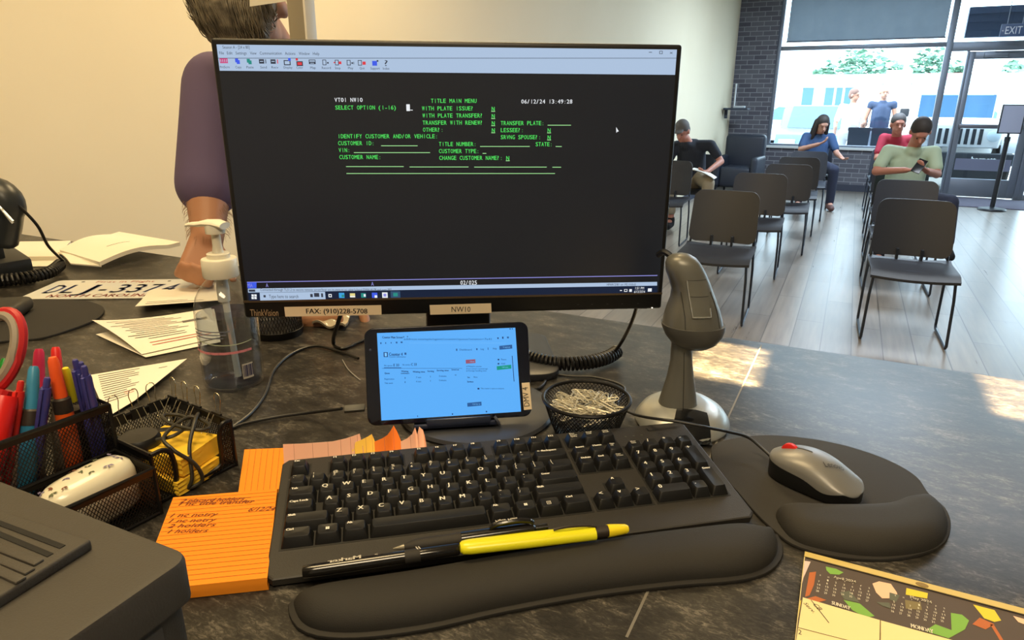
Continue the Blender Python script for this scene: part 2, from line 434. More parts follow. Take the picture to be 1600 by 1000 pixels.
# exit sign hanging before the transom
es = thing('exit_sign', 'dark EXIT sign hanging in front of the glass above the door', 'sign', RM @ Mx.Translation((1.865, FRONT-0.35, 2.44)))
b = MB(); b.box((-0.16, -0.012, -0.085), (0.16, 0.012, 0.085)); b.build('sign_face', mat('exit_dark', (78, 96, 134), 0.4), es, bevel=0.004)
b = MB(); b.text('EXIT', 0, -0.05, 0.10, Mx.Translation((0, -0.0135, 0)) @ Mx.Rotation(PI/2, 4, 'X'), width=0.2, align='C')
b.text('<', -0.14, -0.02, 0.03, Mx.Translation((0, -0.0135, 0)) @ Mx.Rotation(PI/2, 4, 'X')); b.text('>', 0.125, -0.02, 0.03, Mx.Translation((0, -0.0135, 0)) @ Mx.Rotation(PI/2, 4, 'X'))
b.build('lettering', mat('exit_letters', (226, 232, 242), 0.5), es, label='pale grey EXIT lettering')
b = MB(); b.tube([(-0.09, 0, 0.085), (-0.09, 0, 0.86)], 0.005); b.tube([(0.09, 0, 0.085), (0.09, 0, 0.86)], 0.005); b.build('hanger_rod', M_ALU, es)
# entrance mat
b = MB(); b.box((1.22, FRONT-1.25, 0.0), (3.0, FRONT-0.12, 0.012)); o = b.build('entrance_mat', mat('mat_grey', (92, 88, 104), 0.95, bump=(300, 0.5)), bevel=0.004)
tag(o, 'grey entrance mat on the floor inside the glass door', 'doormat', M=RM)
# sign stand
ss = thing('sign_stand', 'black pole sign stand with round base standing before the door', 'sign stand', RM @ Mx.Translation((1.90, 11.50, 0)) @ Mx.Rotation(R_(6), 4, 'Z'))
M_BLK = mat('black_metal', (26, 28, 34), 0.45)
b = MB(); b.lathe([(0.17, 0.0), (0.175, 0.012), (0.16, 0.03), (0.04, 0.042), (0.03, 0.05)], 32); b.build('base', M_BLK, ss)
b = MB(); b.tube([(0, 0, 0.04), (0, 0, 1.0)], 0.031, 14); b.lathe([(0.036, 0.94), (0.036, 1.0)], 14); b.build('pole', M_BLK, ss)
b = MB(); b.tube([(0, 0, 0.99), (0, 0, 1.05)], 0.016, 10); b.box((-0.14, -0.012, 1.04), (0.14, 0.012, 1.42)); b.build('frame', M_BLK, ss, bevel=0.004)
b = MB(); b.box((-0.125, -0.014, 1.055), (0.125, -0.0125, 1.405)); b.build('notice', mat('notice_paper', (150, 152, 170), 0.7), ss)
# wall tablet mount near the pier
wm = thing('wall_shelf', 'small dark wall shelf with pole on the pale wall beside the brick pier', 'shelf', RM @ Mx.Translation((-1.97, 12.35, 1.33)))
b = MB(); b.box((-0.05, -0.17, -0.02), (0.34, 0.17, 0.012)); b.box((-0.05, -0.03, -0.16), (0.0, 0.03, -0.02)); b.build('shelf_board', mat('shelf_dark', (52, 60, 74), 0.6), wm, bevel=0.006)
b = MB(); b.tube([(0.09, 0.05, 0.01), (0.09, 0.05, 0.40)], 0.014, 8); b.build('pole', mat('pole_white', (196, 202, 208), 0.4), wm)
b = MB(); b.box((0.10, -0.10, 0.013), (0.28, 0.02, 0.045)); b.build('box', mat('pale_box', (186, 192, 198), 0.6), wm, bevel=0.006)

# ================================================================== OUTSIDE
b = MB(); b.box((-60, FRONT+0.25, -0.12), (70, 110, -0.06)); o = struct('ground', b, mat('sunlit_concrete', (205, 202, 196), 0.9, noise=(0.6, (188, 186, 180), 0.5)))
M_BODYW = mat('car_white', (232, 234, 236), 0.25, coat=0.5); M_TINT = mat('car_glass', (62, 96, 128), 0.08, spec=0.8); M_TYRE = mat('tyre_black', (24, 24, 26), 0.85)
M_DARKP = mat('dark_plastic', (30, 34, 42), 0.6)
# jeep-like off-roader facing the window
JP = thing('off_road_vehicle', 'white upright off-road car with slotted grille parked outside facing the door', 'car', RM @ Mx.Translation((1.72, 14.75, -0.06)))
b = MB()
prof = [(-0.62, 0.74), (0.62, 0.74), (0.66, 1.06), (0.60, 1.14), (-0.60, 1.14), (-0.66, 1.06)]
b.rings([[(x*0.96, 0.0, z) for x, z in prof], [(x, 0.04, z) for x, z in prof], [(x*1.16, 1.25, z + 0.07*(z > 1)) for x, z in prof]])
b.box((-0.80, 1.2, 0.55), (0.80, 3.9, 1.22)); b.build('body', M_BODYW, JP, bevel=0.02)
b = MB(); b.box((-0.74, 1.42, 1.70), (0.74, 3.8, 1.83)); b.box((-0.78, 1.3, 1.2), (-0.70, 1.42, 1.72)); b.box((0.70, 1.3, 1.2), (0.78, 1.42, 1.72)); b.box((-0.78, 2.3, 1.2), (-0.72, 2.4, 1.72)); b.box((0.72, 2.3, 1.2), (0.78, 2.4, 1.72)); b.build('roof', M_BODYW, JP, bevel=0.02)
b = MB(); b.box((-0.62, 1.34, 1.24), (0.62, 1.37, 1.66)); b.build('windshield', M_TINT, JP)
for k in range(7):
    b = MB(); x = (k-3)*0.105; b.box((x-0.028, -0.015, 0.80), (x+0.028, 0.01, 1.07)); b.build('grille_slot', M_DARKP, JP)
for sx in (-0.51, 0.51):
    h = MB(); h.lathe([(0.10, 0.0), (0.10, 0.03), (0.085, 0.04), (0.05, 0.05), (0.001, 0.055)], 20, Mx.Translation((sx, 0.005, 0.95)) @ Mx.Rotation(PI/2, 4, 'X')); h.build('headlight', mat('lamp_glass', (190, 205, 215), 0.15), JP)
b = MB(); b.box((-0.86, -0.22, 0.46), (0.86, 0.0, 0.66)); b.build('bumper', M_DARKP, JP, bevel=0.02)
b = MB(); b.text('barnett', 0.40, 0.53, 0.075, Mx.Translation((0, -0.222, 0)) @ Mx.Rotation(PI/2, 4, 'X'), width=0.36, align='C', bold=0.006); b.build('bumper_lettering', mat('letter_white', (235, 238, 240), 0.5), JP)
b = MB(); b.box((-0.72, 0.0, 0.2), (0.72, 0.6, 0.46)); b.build('underbody', M_DARKP, JP)
for sx in (-1, 1):
    b = MB(); pts = [(sx*0.66, 0.05 + 0.45*(1-math.cos(a)), 0.72 + 0.32*math.sin(a)) for a in [PI*i/10 for i in range(11)]]
    b.rings([[(p[0], p[1], p[2]), (p[0] + sx*0.28, p[1], p[2]), (p[0] + sx*0.28, p[1], p[2] - 0.06), (p[0], p[1], p[2] - 0.06)] for p in pts]); b.build('fender', mat('fender_white', (215, 218, 222), 0.5), JP, fixn=True)
    for yy in (0.5, 3.1):
        b = MB(); b.lathe([(0.2, -0.12), (0.36, -0.12), (0.39, -0.08), (0.39, 0.08), (0.36, 0.12), (0.2, 0.12)], 28, Mx.Translation((sx*0.76, yy, 0.39)) @ Mx.Rotation(PI/2, 4, 'Y')); b.build('wheel', M_TYRE, JP)
    b = MB(); b.box((sx*0.86 - 0.08, 1.35, 1.24), (sx*0.86 + 0.08, 1.42, 1.40)); b.build('mirror', M_DARKP, JP, bevel=0.02)
def sedan(name, label, M, body, glass=M_TINT):
    t = thing(name, label, 'car', M)
    side = [(-2.2, 0.35), (-2.25, 0.62), (-2.05, 0.82), (-1.15, 0.92), (-0.45, 1.42), (0.85, 1.45), (1.6, 1.0), (2.15, 0.95), (2.25, 0.6), (2.2, 0.35)]
    b = MB()
    b.rings([[(x, -0.88, z) for x, z in side], [(x, -0.90, z) for x, z in side], [(x, 0.90, z) for x, z in side], [(x, 0.88, z) for x, z in side]])
    b.build('body', body, t, bevel=0.05)
    g = [(-1.02, 0.96), (-0.42, 1.36), (0.82, 1.39), (1.42, 1.0)]
    b = MB(); b.prism([V(p) for p in g], -0.912, 0.912, Mx.Rotation(PI/2, 4, 'X')); b.build('side_glass', glass, t)
    b = MB(); b.add([(-1.16, -0.74, 0.945), (-1.16, 0.74, 0.945), (-0.48, 0.70, 1.43), (-0.48, -0.70, 1.43)], [(0, 1, 2, 3)]); b.build('windshield', glass, t)
    for x in (-1.4, 1.4):
        for y in (-0.84, 0.84):
            b = MB(); b.lathe([(0.15, -0.1), (0.30, -0.1), (0.33, -0.06), (0.33, 0.06), (0.30, 0.1), (0.15, 0.1)], 24, Mx.Translation((x, y, 0.33)) @ Mx.Rotation(PI/2, 4, 'X')); b.build('wheel', M_TYRE, t)
    b = MB(); b.box((-2.262, -0.8, 0.60), (-2.22, -0.45, 0.72)); b.box((-2.262, 0.45, 0.60), (-2.22, 0.8, 0.72)); b.build('headlight', mat('lamp_glass', (190, 205, 215), 0.15), t)
    return t
sedan('parked_car', 'white car parked outside, side on, left of the off-road car', RM @ Mx.Translation((-1.3, 25.0, -0.06)) @ Mx.Rotation(R_(168), 4, 'Z'), M_BODYW)
sedan('blue_car', 'blue car parked behind the two people standing outside', RM @ Mx.Translation((-0.70, 19.0, -0.06)) @ Mx.Rotation(R_(90), 4, 'Z'), mat('car_blue', (70, 112, 165), 0.3, coat=0.5))
sedan('far_car', 'white car parked far across the lot below the shop', RM @ Mx.Translation((3.6, 33, -0.06)) @ Mx.Rotation(R_(10), 4, 'Z'), M_BODYW)
# shop building across the lot
SB = thing('shop_building', 'long low pale shop building across the parking lot', 'building', RM @ Mx.Translation((0, 50, -0.06)))
b = MB(); b.box((-6.5, 0, 0), (22, 6, 3.2)); b.build('wall', mat('shop_wall', (196, 206, 210), 0.8), SB)
b = MB(); b.box((-6.7, -0.3, 2.75), (22.2, 0, 3.3)); b.build('fascia', mat('shop_fascia', (170, 196, 204), 0.7), SB)
for u0, u1 in ((-3.35, -2.7), (-2.0, -1.5), (-1.35, -1.0), (-0.85, -0.35)):
    b = MB(); b.box((u0, -0.06, 0.9), (u1, 0.02, 2.5)); b.build('window', mat('shop_window', (60, 96, 140), 0.3), SB)
b = MB(); b.box((1.3, -0.5, 2.1), (2.7, -0.3, 3.5)); b.build('shop_sign', mat('shop_sign_pale', (214, 220, 220), 0.7), SB)
b = MB(); b.box((3.4, -0.5, 2.9), (5.6, -0.3, 3.3)); b.build('shop_sign', mat('shop_sign_red', (190, 110, 118), 0.7), SB, label='faded red shop sign')
# trees
M_LEAF = mat('leaf_green', (96, 132, 116), 0.8, noise=(1.5, (126, 166, 140), 1.0)); M_BARK = mat('bark', (90, 78, 66), 0.9)
def tree(u, v, h, w, label, seed):
    rnd = random.Random(seed); t = thing('tree', label, 'tree', RM @ Mx.Translation((u, v, -0.06)), 'trees beyond the shop')
    b = MB(); b.tube([(0, 0, 0), (0.1, 0, h*0.35), (0, 0.1, h*0.7)], [0.25, 0.18, 0.08], 8); b.build('trunk', M_BARK, t)
    b = MB()
    for _ in range(700):
        a = rnd.uniform(0, 2*PI); zz = rnd.uniform(-1, 1); rr = math.sqrt(1-zz*zz); k = rnd.uniform(0.6, 1.0)*(1 + 0.2*math.sin(3*a + seed))
        c = V((w*rr*math.cos(a)*k, w*rr*math.sin(a)*k, h*0.66 + h*0.34*zz*k))
        q = Mx.Translation(c) @ Mx.Rotation(rnd.uniform(0, 6.28), 4, 'Z') @ Mx.Rotation(rnd.uniform(0, 3.1), 4, 'X'); s = rnd.uniform(0.18, 0.36)
        b.add([(-s, 0, 0), (0, -s*0.5, 0.02), (s, 0, 0), (0, s*0.5, 0.02)], [(0, 1, 2, 3)], q)
    b.build('crown', M_LEAF, t, smooth=0)
for i, (u, v, h, w, lb) in enumerate([(-0.3, 63, 5.8, 1.8, 'largest bushy tree behind the shop, above the dark shirted person outside'), (-2.9, 67, 4.8, 1.2, 'small pale tree behind the left end of the shop'),
        (2.3, 67, 4.8, 1.2, 'low round tree behind the shop, right of the largest tree'), (4.6, 63, 5.5, 1.5, 'tree behind the shop seen beside the window mullion'), (6.7, 67, 4.6, 0.9, 'thin tree behind the shop seen through the sidelight'), (10.0, 63, 4.5, 1.4, 'tree behind the shop seen through the door glass')]):
    tree(u, v, h, w, lb, i+3)
# low chairs' backs seen in front of the window

# ================================================================== WAITING CHAIRS
M_SEAT = mat('chair_plastic', (44, 48, 58), 0.5, bump=(260, 0.08)); M_ROD = mat('chair_rod', (62, 70, 84), 0.35, 0.6)
def rrect(w, h, r, n=5):
    out = []
    for cx, cy, a0 in ((w/2-r, h/2-r, 0), (-w/2+r, h/2-r, 90), (-w/2+r, -h/2+r, 180), (w/2-r, -h/2+r, 270)):
        for i in range(n+1):
            a = R_(a0 + 90*i/n); out.append(V((cx + r*math.cos(a), cy + r*math.sin(a))))
    return out
CG = 'black waiting chairs in columns facing the counter'
def make_chair(M, label):
    t = thing('waiting_chair', label, 'chair', M, CG)
    # seat shell
    b = MB(); th = 0.016
    def seat(s, q, dz):
        x = -0.235 + 0.47*s; y = -0.23 + 0.44*q
        z = 0.455 - 0.012*math.cos((s-0.5)*PI) - 0.03*max(0, (0.16-q)/0.16)**2 + 0.012*max(0, (q-0.8)/0.2)**2
        return (x, y, z + dz)
    b.grid(13, 13, lambda s, q: seat(s, q, 0)); b.grid(13, 13, lambda s, q: seat(s, q, -th), flip=True)
    n = 13
    for (fx) in (lambda k: (0, k), lambda k: (1, k), lambda k: (k, 0), lambda k: (k, 1)):
        b.grid(n, 2, lambda s, q: seat(*fx(s), -th*q))
    b.build('seat', M_SEAT, t, fixn=True)
    # backrest panel, curved and reclined
    b = MB(); bw_, bh_, br_ = 0.47, 0.35, 0.06
    def bk(s, q, off):
        y = (-0.5 + q)*bh_; e = max(0.0, abs(y) - (bh_/2 - br_)); hw = bw_/2 - br_ + math.sqrt(max(0.0, br_**2 - e**2)); x = (2*s-1)*hw
        return (x*(0.98 - 0.05*(y+0.175)/0.35), 0.215 + 0.088*(y+0.175)/0.35 - 0.035*(x/0.235)**2 + off, 0.65 + y)
    tq = lambda q: 0.5 - 0.5*math.cos(PI*q)
    b.grid(17, 25, lambda s, q: bk(s, tq(q), 0)); b.grid(17, 25, lambda s, q: bk(s, tq(q), 0.014), flip=True)
    for e in (lambda k: (k, 0), lambda k: (k, 1)): b.grid(17, 2, lambda s, q: bk(*e(s), 0.014*q))
    for sd in (0, 1): b.grid(25, 2, lambda s, q: bk(sd, tq(s), 0.014*q))
    b.build('backrest', M_SEAT, t, fixn=True, weld=True, smooth=50)
    for sx in (-1, 1):
        b = MB(); x = 0.222*sx
        path = [(x*0.93, 0.285, 0.74), (x*0.96, 0.245, 0.56), (x*0.98, 0.215, 0.45), (x*1.02, 0.222, 0.30), (x*1.03, 0.232, 0.03), (x*1.03, 0.215, 0.012), (x*1.03, -0.20, 0.012), (x*1.03, -0.222, 0.03), (x*1.0, -0.20, 0.30), (x*0.96, -0.19, 0.425), (x*0.9, -0.16, 0.438), (x*0.9, 0.15, 0.438)]
        b.tube(path, 0.0085, 8); b.build('sled_leg', M_ROD, t)
    b = MB(); b.tube([(-0.2, -0.1, 0.436), (0.2, -0.1, 0.436)], 0.008, 8); b.tube([(-0.2, 0.12, 0.436), (0.2, 0.12, 0.436)], 0.008, 8); b.build('cross_bar', M_ROD, t)
    for sx in (-0.07, 0.07):
        b = MB(); b.box((sx-0.008, 0.19, 0.44), (sx+0.008, 0.235, 0.52)); b.build('back_bracket', M_ROD, t)
    return t
CA = ROOM + R_(2.0)
def chair_M(u, v): return Mx.Translation(uv(u, v)) @ Mx.Rotation(CA, 4, 'Z')
# (u of seat centre, v of seat centre, label)
chair_list = [
 (-0.72, 4.64, 'nearest black waiting chair of the middle column, just right of the monitor'),
 (0.44, 4.74, 'nearest black waiting chair of the right column, in front of the person in green'),
 (-0.66, 6.06, 'second black waiting chair of the middle column, right behind the nearest one'),
 (-0.52, 7.19, 'third black waiting chair of the middle column, counted from the counter'),
 (-0.50, 8.30, 'fourth black waiting chair of the middle column, counted from the counter'),
 (-0.46, 9.45, 'fifth black waiting chair of the middle column, in front of the long haired person'),
 (-0.44, 10.62, 'black waiting chair in which the long haired person sits'),
 (0.46, 6.06, 'second black waiting chair of the right column, hiding the lap of the person in green'),
 (0.48, 7.19, 'black waiting chair in which the person in pale green shirt sits'),
 (0.49, 8.30, 'empty black waiting chair right behind the person in pale green'),
 (0.50, 9.45, 'black waiting chair in which the person in red shirt sits'),
 (0.50, 10.62, 'rearmost black waiting chair of the right column, by the window'),
 (-1.68, 7.06, 'black waiting chair of the left column in front of the seated person in black'),
 (-1.66, 8.20, 'black waiting chair of the left column in which the person in black sits'),
]
c0 = make_chair(chair_M(*chair_list[0][:2]), chair_list[0][2])
for u, v, lb in chair_list[1:]: dup(c0, chair_M(u, v), lb, CG)
M_PLT = mat('planter_dark', (52, 58, 72), 0.7)
for u, lb in ((0.15, 'left of two dark upright boxes standing outside behind the window sill'), (0.53, 'right of two dark upright boxes standing outside behind the window sill')):
    b = MB(); b.rings([[V((x*k, y*k, z)) for x, y in ((-0.175, -0.15), (0.175, -0.15), (0.175, 0.15), (-0.175, 0.15))] for k, z in ((0.85, 0.0), (1.0, 1.02), (1.06, 1.02), (1.06, 1.07), (0.96, 1.07), (0.94, 1.0))]); o = b.build('outdoor_box', M_PLT, fixn=True); tag(o, lb, 'box', 'dark boxes outside the window', RM @ Mx.Translation((u - 0.06, 14.1, -0.06)))
# dark upholstered armchair in the corner
ac = thing('armchair', 'dark bulky armchair in the corner by the brick pier', 'armchair', RM @ Mx.Translation((-1.60, 11.75, 0)) @ Mx.Rotation(R_(-4), 4, 'Z') @ Mx.Scale(0.80, 4, (1, 0, 0)))
M_ARM = mat('armchair_leather', (34, 40, 54), 0.5)
b = MB(); b.box((-0.30, -0.34, 0.12), (0.30, 0.30, 0.44)); b.build('seat', M_ARM, ac, bevel=0.05, segs=3)
b = MB(); b.box((-0.40, 0.22, 0.12), (0.40, 0.42, 0.93)); b.build('backrest', M_ARM, ac, bevel=0.07, segs=3)
for sx in (-1, 1):
    b = MB(); b.box((min(sx*0.29, sx*0.43), -0.36, 0.12), (max(sx*0.29, sx*0.43), 0.36, 0.60)); b.build('armrest', M_ARM, ac, bevel=0.05, segs=3)
    for yy in (-0.30, 0.34):
        b = MB(); b.tube([(sx*0.36, yy, 0), (sx*0.36, yy, 0.13)], 0.02, 8); b.build('leg', M_BLK, ac)

# ================================================================== PEOPLE
def capsule(mb, p0, p1, r0, r1, n=14):
    p0 = V(p0); p1 = V(p1); d = p1 - p0; L = d.length
    q = d.to_track_quat('Z', 'Y').to_matrix().to_4x4() if L > 1e-6 else Mx.Identity(4)
    prof = []
    for i in range(6): a = PI/2*i/5; prof.append((max(r0*math.sin(a), 1e-4), -r0*math.cos(a)))
    for i in range(6): a = PI/2*i/5; prof.append((max(r1*math.cos(a), 1e-4), L + r1*math.sin(a)))
    mb.lathe(prof, n, Mx.Translation(p0) @ q)
def blob(name, parts, mt, parent, voxel=0.009, sm=6):
    mb = MB()
    for p in parts:
        if p[0] == 'c': capsule(mb, *p[1:])
        else:
            mm = Mx.Translation(V(p[1])) @ (p[3] if len(p) > 3 else Mx.Identity(4)); mb.ball((0, 0, 0), p[2], 10, mm)
    me = bpy.data.meshes.new(name); me.from_pydata([tuple(v) for v in mb.v], [], mb.f); me.update()
    o = bpy.data.objects.new(name, me); COL.objects.link(o)
    md = o.modifiers.new('r', 'REMESH'); md.mode = 'VOXEL'; md.voxel_size = voxel; md.use_smooth_shade = True
    ms = o.modifiers.new('s', 'SMOOTH'); ms.iterations = sm; ms.factor = 0.5
    dg = bpy.context.evaluated_depsgraph_get(); dg.update()
    me2 = bpy.data.meshes.new_from_object(o.evaluated_get(dg)); me2.name = name
    o.modifiers.clear(); o.data = me2; bpy.data.meshes.remove(me)
    me2.materials.clear(); me2.materials.append(mt)
    for p in me2.polygons: p.use_smooth = True
    if parent is not None: o.parent = parent
    return o
def hand(wrist, dirv, palmn, curl=0.5, side=1, s=1.0):
    """palm and five fingers as capsules; dirv along the hand, palmn palm normal"""
    w = V(wrist); d = V(dirv).normalized(); n = V(palmn); n = (n - d*n.dot(d)).normalized(); x = d.cross(n)*side
    out = []
    for k in (-0.022, -0.007, 0.008, 0.022): out.append(('c', w + x*k*0.7*s, w + d*0.085*s + x*k*s, 0.015*s, 0.0115*s))
    for k, L in ((-0.026, 0.062), (-0.009, 0.075), (0.009, 0.080), (0.026, 0.072)):
        b0 = w + d*0.085*s + x*k*s; a1 = curl; a2 = curl*2.0
        b1 = b0 + (d*math.cos(a1) + n*math.sin(a1))*L*0.5*s; b2 = b1 + (d*math.cos(a2) + n*math.sin(a2))*L*0.5*s
        out.append(('c', b0, b1, 0.0095*s, 0.0088*s)); out.append(('c', b1, b2, 0.0088*s, 0.0075*s))
    t0 = w + d*0.025*s + x*0.026*s; t1 = t0 + (x*0.75 + d*0.6 + n*0.3).normalized()*0.042*s; t2 = t1 + (d*0.9 + x*0.2 + n*0.4).normalized()*0.034*s
    out.append(('c', t0, t1, 0.014*s, 0.011*s)); out.append(('c', t1, t2, 0.0105*s, 0.0085*s))
    return out
def head_parts(c, fwd, up, s=1.0):
    c = V(c); f = V(fwd).normalized(); u_ = V(up); u_ = (u_ - f*u_.dot(f)).normalized(); x = f.cross(u_)
    rot = Mx((( x.x, f.x, u_.x), (x.y, f.y, u_.y), (x.z, f.z, u_.z))).to_4x4()
    P = lambda a, bb, cc: c + x*a*s + f*bb*s + u_*cc*s
    parts = [('e', P(0, -0.012, 0.025), (0.074*s, 0.094*s, 0.092*s), rot), ('e', P(0, 0.018, -0.045), (0.058*s, 0.066*s, 0.072*s), rot),
             ('e', P(0, 0.055, -0.088), (0.026*s, 0.026*s, 0.022*s), rot),
             ('c', P(0, 0.082, 0.005), P(0, 0.104, -0.028), 0.010*s, 0.014*s), ('c', P(-0.018, 0.078, -0.058), P(0.018, 0.078, -0.058), 0.011*s, 0.011*s),
             ('c', P(-0.03, 0.074, 0.028), P(0.03, 0.074, 0.028), 0.014*s, 0.014*s)]
    for sx in (-1, 1): parts.append(('e', P(sx*0.077, -0.012, -0.01), (0.012*s, 0.022*s, 0.033*s), rot))
    return parts, P, rot
M_SKIN = mat('skin_tan', (190, 142, 122), 0.55); M_SKINR = mat('skin_ruddy', (192, 132, 114), 0.55); M_EYE = mat('eye_dark', (40, 32, 30), 0.3)
def person(name, label, M, kind, skin, shirt, pants, hair, J, hairstyle='short', shoe=None, group=None, voxel=0.009, width=1.0):
    t = thing(name, label, 'person', M, group)
    hp, P, rot = head_parts(J['head'], J['face'], J.get('headup', (0, 0, 1)))
    g = lambda k: V(J[k])
    body = list(hp)
    body += [('c', g('neck'), P(0, -0.01, -0.05), 0.055, 0.052), ('c', g('chest'), g('neck'), 0.10, 0.055), ('c', g('pelvis'), g('chest'), 0.11, 0.10)]
    sh = [('c', g('pelvis') + V((-0.04, 0, 0)), g('chest') + V((-0.055*width, 0, 0)), 0.125*width, 0.112), ('c', g('pelvis') + V((0.04, 0, 0)), g('chest') + V((0.055*width, 0, 0)), 0.125*width, 0.112),
          ('c', g('pelvis'), g('chest') + V((0, 0, 0.04)), 0.136, 0.126), ('c', g('chest') + V((0, 0, 0.05)), g('neck') + V((0, 0, -0.045)), 0.128, 0.070)]
    pn = [('c', g('pelvis') + V((-0.06, 0, -0.03)), g('pelvis') + V((0.06, 0, -0.03)), 0.135, 0.135)]
    shoes = []
    for s_, sx in (('l', -1), ('r', 1)):
        S, E, Wr = g('sh'+s_), g('el'+s_), g('wr'+s_)
        body += [('c', g('chest') + V((0, 0, 0.06)), S, 0.07, 0.055), ('c', S, E, 0.046*J.get('armk', 1), 0.039*J.get('armk', 1)), ('c', E, Wr, 0.039*J.get('armk', 1), 0.027*J.get('armk', 1))]
        body += hand(Wr, J['hd'+s_], J['hn'+s_], J.get('curl', 0.45), J.get('hs'+s_, sx), J.get('handk', 1.0))
        sl = J.get('sleeve', 0.7); sh += [('c', g('chest') + V((0, 0, 0.07)), S, 0.084, 0.062), ('c', S, S.lerp(E, sl), 0.061*J.get('armk', 1), 0.057*J.get('armk', 1))]
        H, K, A, Tt = g('hi'+s_), g('kn'+s_), g('an'+s_), g('to'+s_)
        body += [('c', g('pelvis'), H, 0.11, 0.085), ('c', H, K, 0.082, 0.056), ('c', K, A, 0.055, 0.038), ('c', A, Tt, 0.038, 0.03)]
        pl = J.get('leg', 0.94)
        pn += [('c', H, K, 0.097, 0.070), ('c', K, K.lerp(A, pl), 0.070, 0.056)]
        shoes.append([('c', A + V((0, 0, -0.035)), Tt, 0.050, 0.042), ('c', A, A + V((0, 0, 0.02)), 0.05, 0.048)])
    bo = blob('body', body, skin, t, voxel)
    blob('shirt', sh, shirt, t, 0.011); blob('trousers', pn, pants, t, 0.011)
    for q in shoes: blob('shoe', q, shoe or M_TYRE, t, 0.011)
    hr = []
    if hairstyle in ('short', 'long', 'cap'):
        hr += [('e', P(0, -0.020, 0.046), (0.084, 0.095, 0.088), rot), ('e', P(0, -0.045, 0.0), (0.082, 0.070, 0.084), rot)]
    if hairstyle == 'long':
        for a in (-0.06, -0.02, 0.02, 0.06): hr.append(('c', P(a, -0.05, 0.02), P(a*1.35, -0.06, -0.24), 0.045, 0.04))
        for sx in (-1, 1): hr.append(('c', P(sx*0.072, 0.0, 0.02), P(sx*0.088, 0.015, -0.20), 0.026, 0.024))
    if J.get('fringe'): hr += [('e', P(0, 0.012, 0.048), (0.074, 0.070, 0.070), rot), ('e', P(0.0, 0.050, 0.030), (0.060, 0.036, 0.045), rot)]
    if hairstyle == 'cap': hr.append(('e', P(0, 0.09, 0.055), (0.06, 0.06, 0.012), rot))
    blob('hair', hr, hair, t, 0.009)
    ey = MB()
    for sx in (-1, 1): ey.ball(P(sx*0.03, 0.0835, 0.004), 0.0065, 6)
    ey.build('eyes', M_EYE, t)
    return t
def seat_pose(**k):
    J = dict(pelvis=(0, 0.10, 0.575), chest=(0, 0.12, 0.90), neck=(0, 0.07, 1.09), head=(0, 0.02, 1.21), face=(0, -0.85, -0.5),
        shl=(-0.155, 0.10, 1.02), shr=(0.155, 0.10, 1.02), ell=(-0.20, -0.01, 0.79), elr=(0.20, -0.01, 0.79), wrl=(-0.09, -0.24, 0.80), wrr=(0.09, -0.24, 0.80),
        hdl=(0.6, -0.7, 0.2), hdr=(-0.6, -0.7, 0.2), hnl=(0, 0, 1), hnr=(0, 0, 1), hil=(-0.10, 0.06, 0.57), hir=(0.10, 0.06, 0.57), knl=(-0.14, -0.36, 0.56), knr=(0.14, -0.36, 0.56),
        anl=(-0.13, -0.33, 0.10), anr=(0.13, -0.33, 0.10), tol=(-0.14, -0.46, 0.045), tor=(0.14, -0.46, 0.045))
    J.update(k); return J
M_JEAN = mat('dark_jeans', (44, 50, 72), 0.85); M_KHAKI = mat('khaki_cloth', (172, 160, 138), 0.85); M_HAIRD = mat('hair_dark', (52, 46, 44), 0.7)
M_HAIRG = mat('hair_greying', (92, 88, 88), 0.7)
# man in pale green shirt, looking at a phone, one leg crossed
J = seat_pose(face=(0.05, -0.74, -0.66), head=(0.05, -0.06, 1.175), neck=(0.03, 0.02, 1.05), chest=(0.015, 0.09, 0.88), shl=(-0.165, 0.06, 1.00), shr=(0.195, 0.05, 1.00), ell=(-0.245, -0.05, 0.82), elr=(0.235, -0.07, 0.82),
    wrl=(-0.03, -0.27, 0.86), wrr=(0.13, -0.27, 0.86), hdl=(0.9, -0.3, 0.1), hdr=(-0.5, -0.6, 0.3), knl=(-0.13, -0.36, 0.56), knr=(0.35, -0.25, 0.60), anr=(0.41, -0.16, 0.20), tor=(0.43, -0.28, 0.13), leg=0.9)
person('person', 'person in pale green shirt and dark trousers looking down at a phone, seated', chair_M(0.48, 7.19), 'seated', M_SKINR, mat('shirt_green', (176, 196, 172), 0.85), M_JEAN, M_HAIRD, J, 'short')
b = MB(); b.box((-0.036, -0.075, -0.004), (0.036, 0.075, 0.004)); o = b.build('phone', mat('phone_black', (18, 20, 26), 0.25), bevel=0.003)
tag(o, 'black phone held by the person in pale green shirt', 'phone', M=chair_M(0.48, 7.19) @ Mx.Translation((0.055, -0.365, 0.905)) @ Mx.Rotation(R_(48), 4, 'X') @ Mx.Rotation(R_(-25), 4, 'Z'))
# person in red behind
J = seat_pose(face=(0.15, -1, -0.12), head=(-0.04, -0.03, 1.185), neck=(-0.03, 0.05, 1.05))
person('person', 'person in red shirt seated farther back, partly hidden by the person in green', chair_M(0.50, 9.45), 'seated', M_SKINR, mat('shirt_red', (176, 52, 74), 0.85), M_JEAN, M_HAIRG, J, 'short')
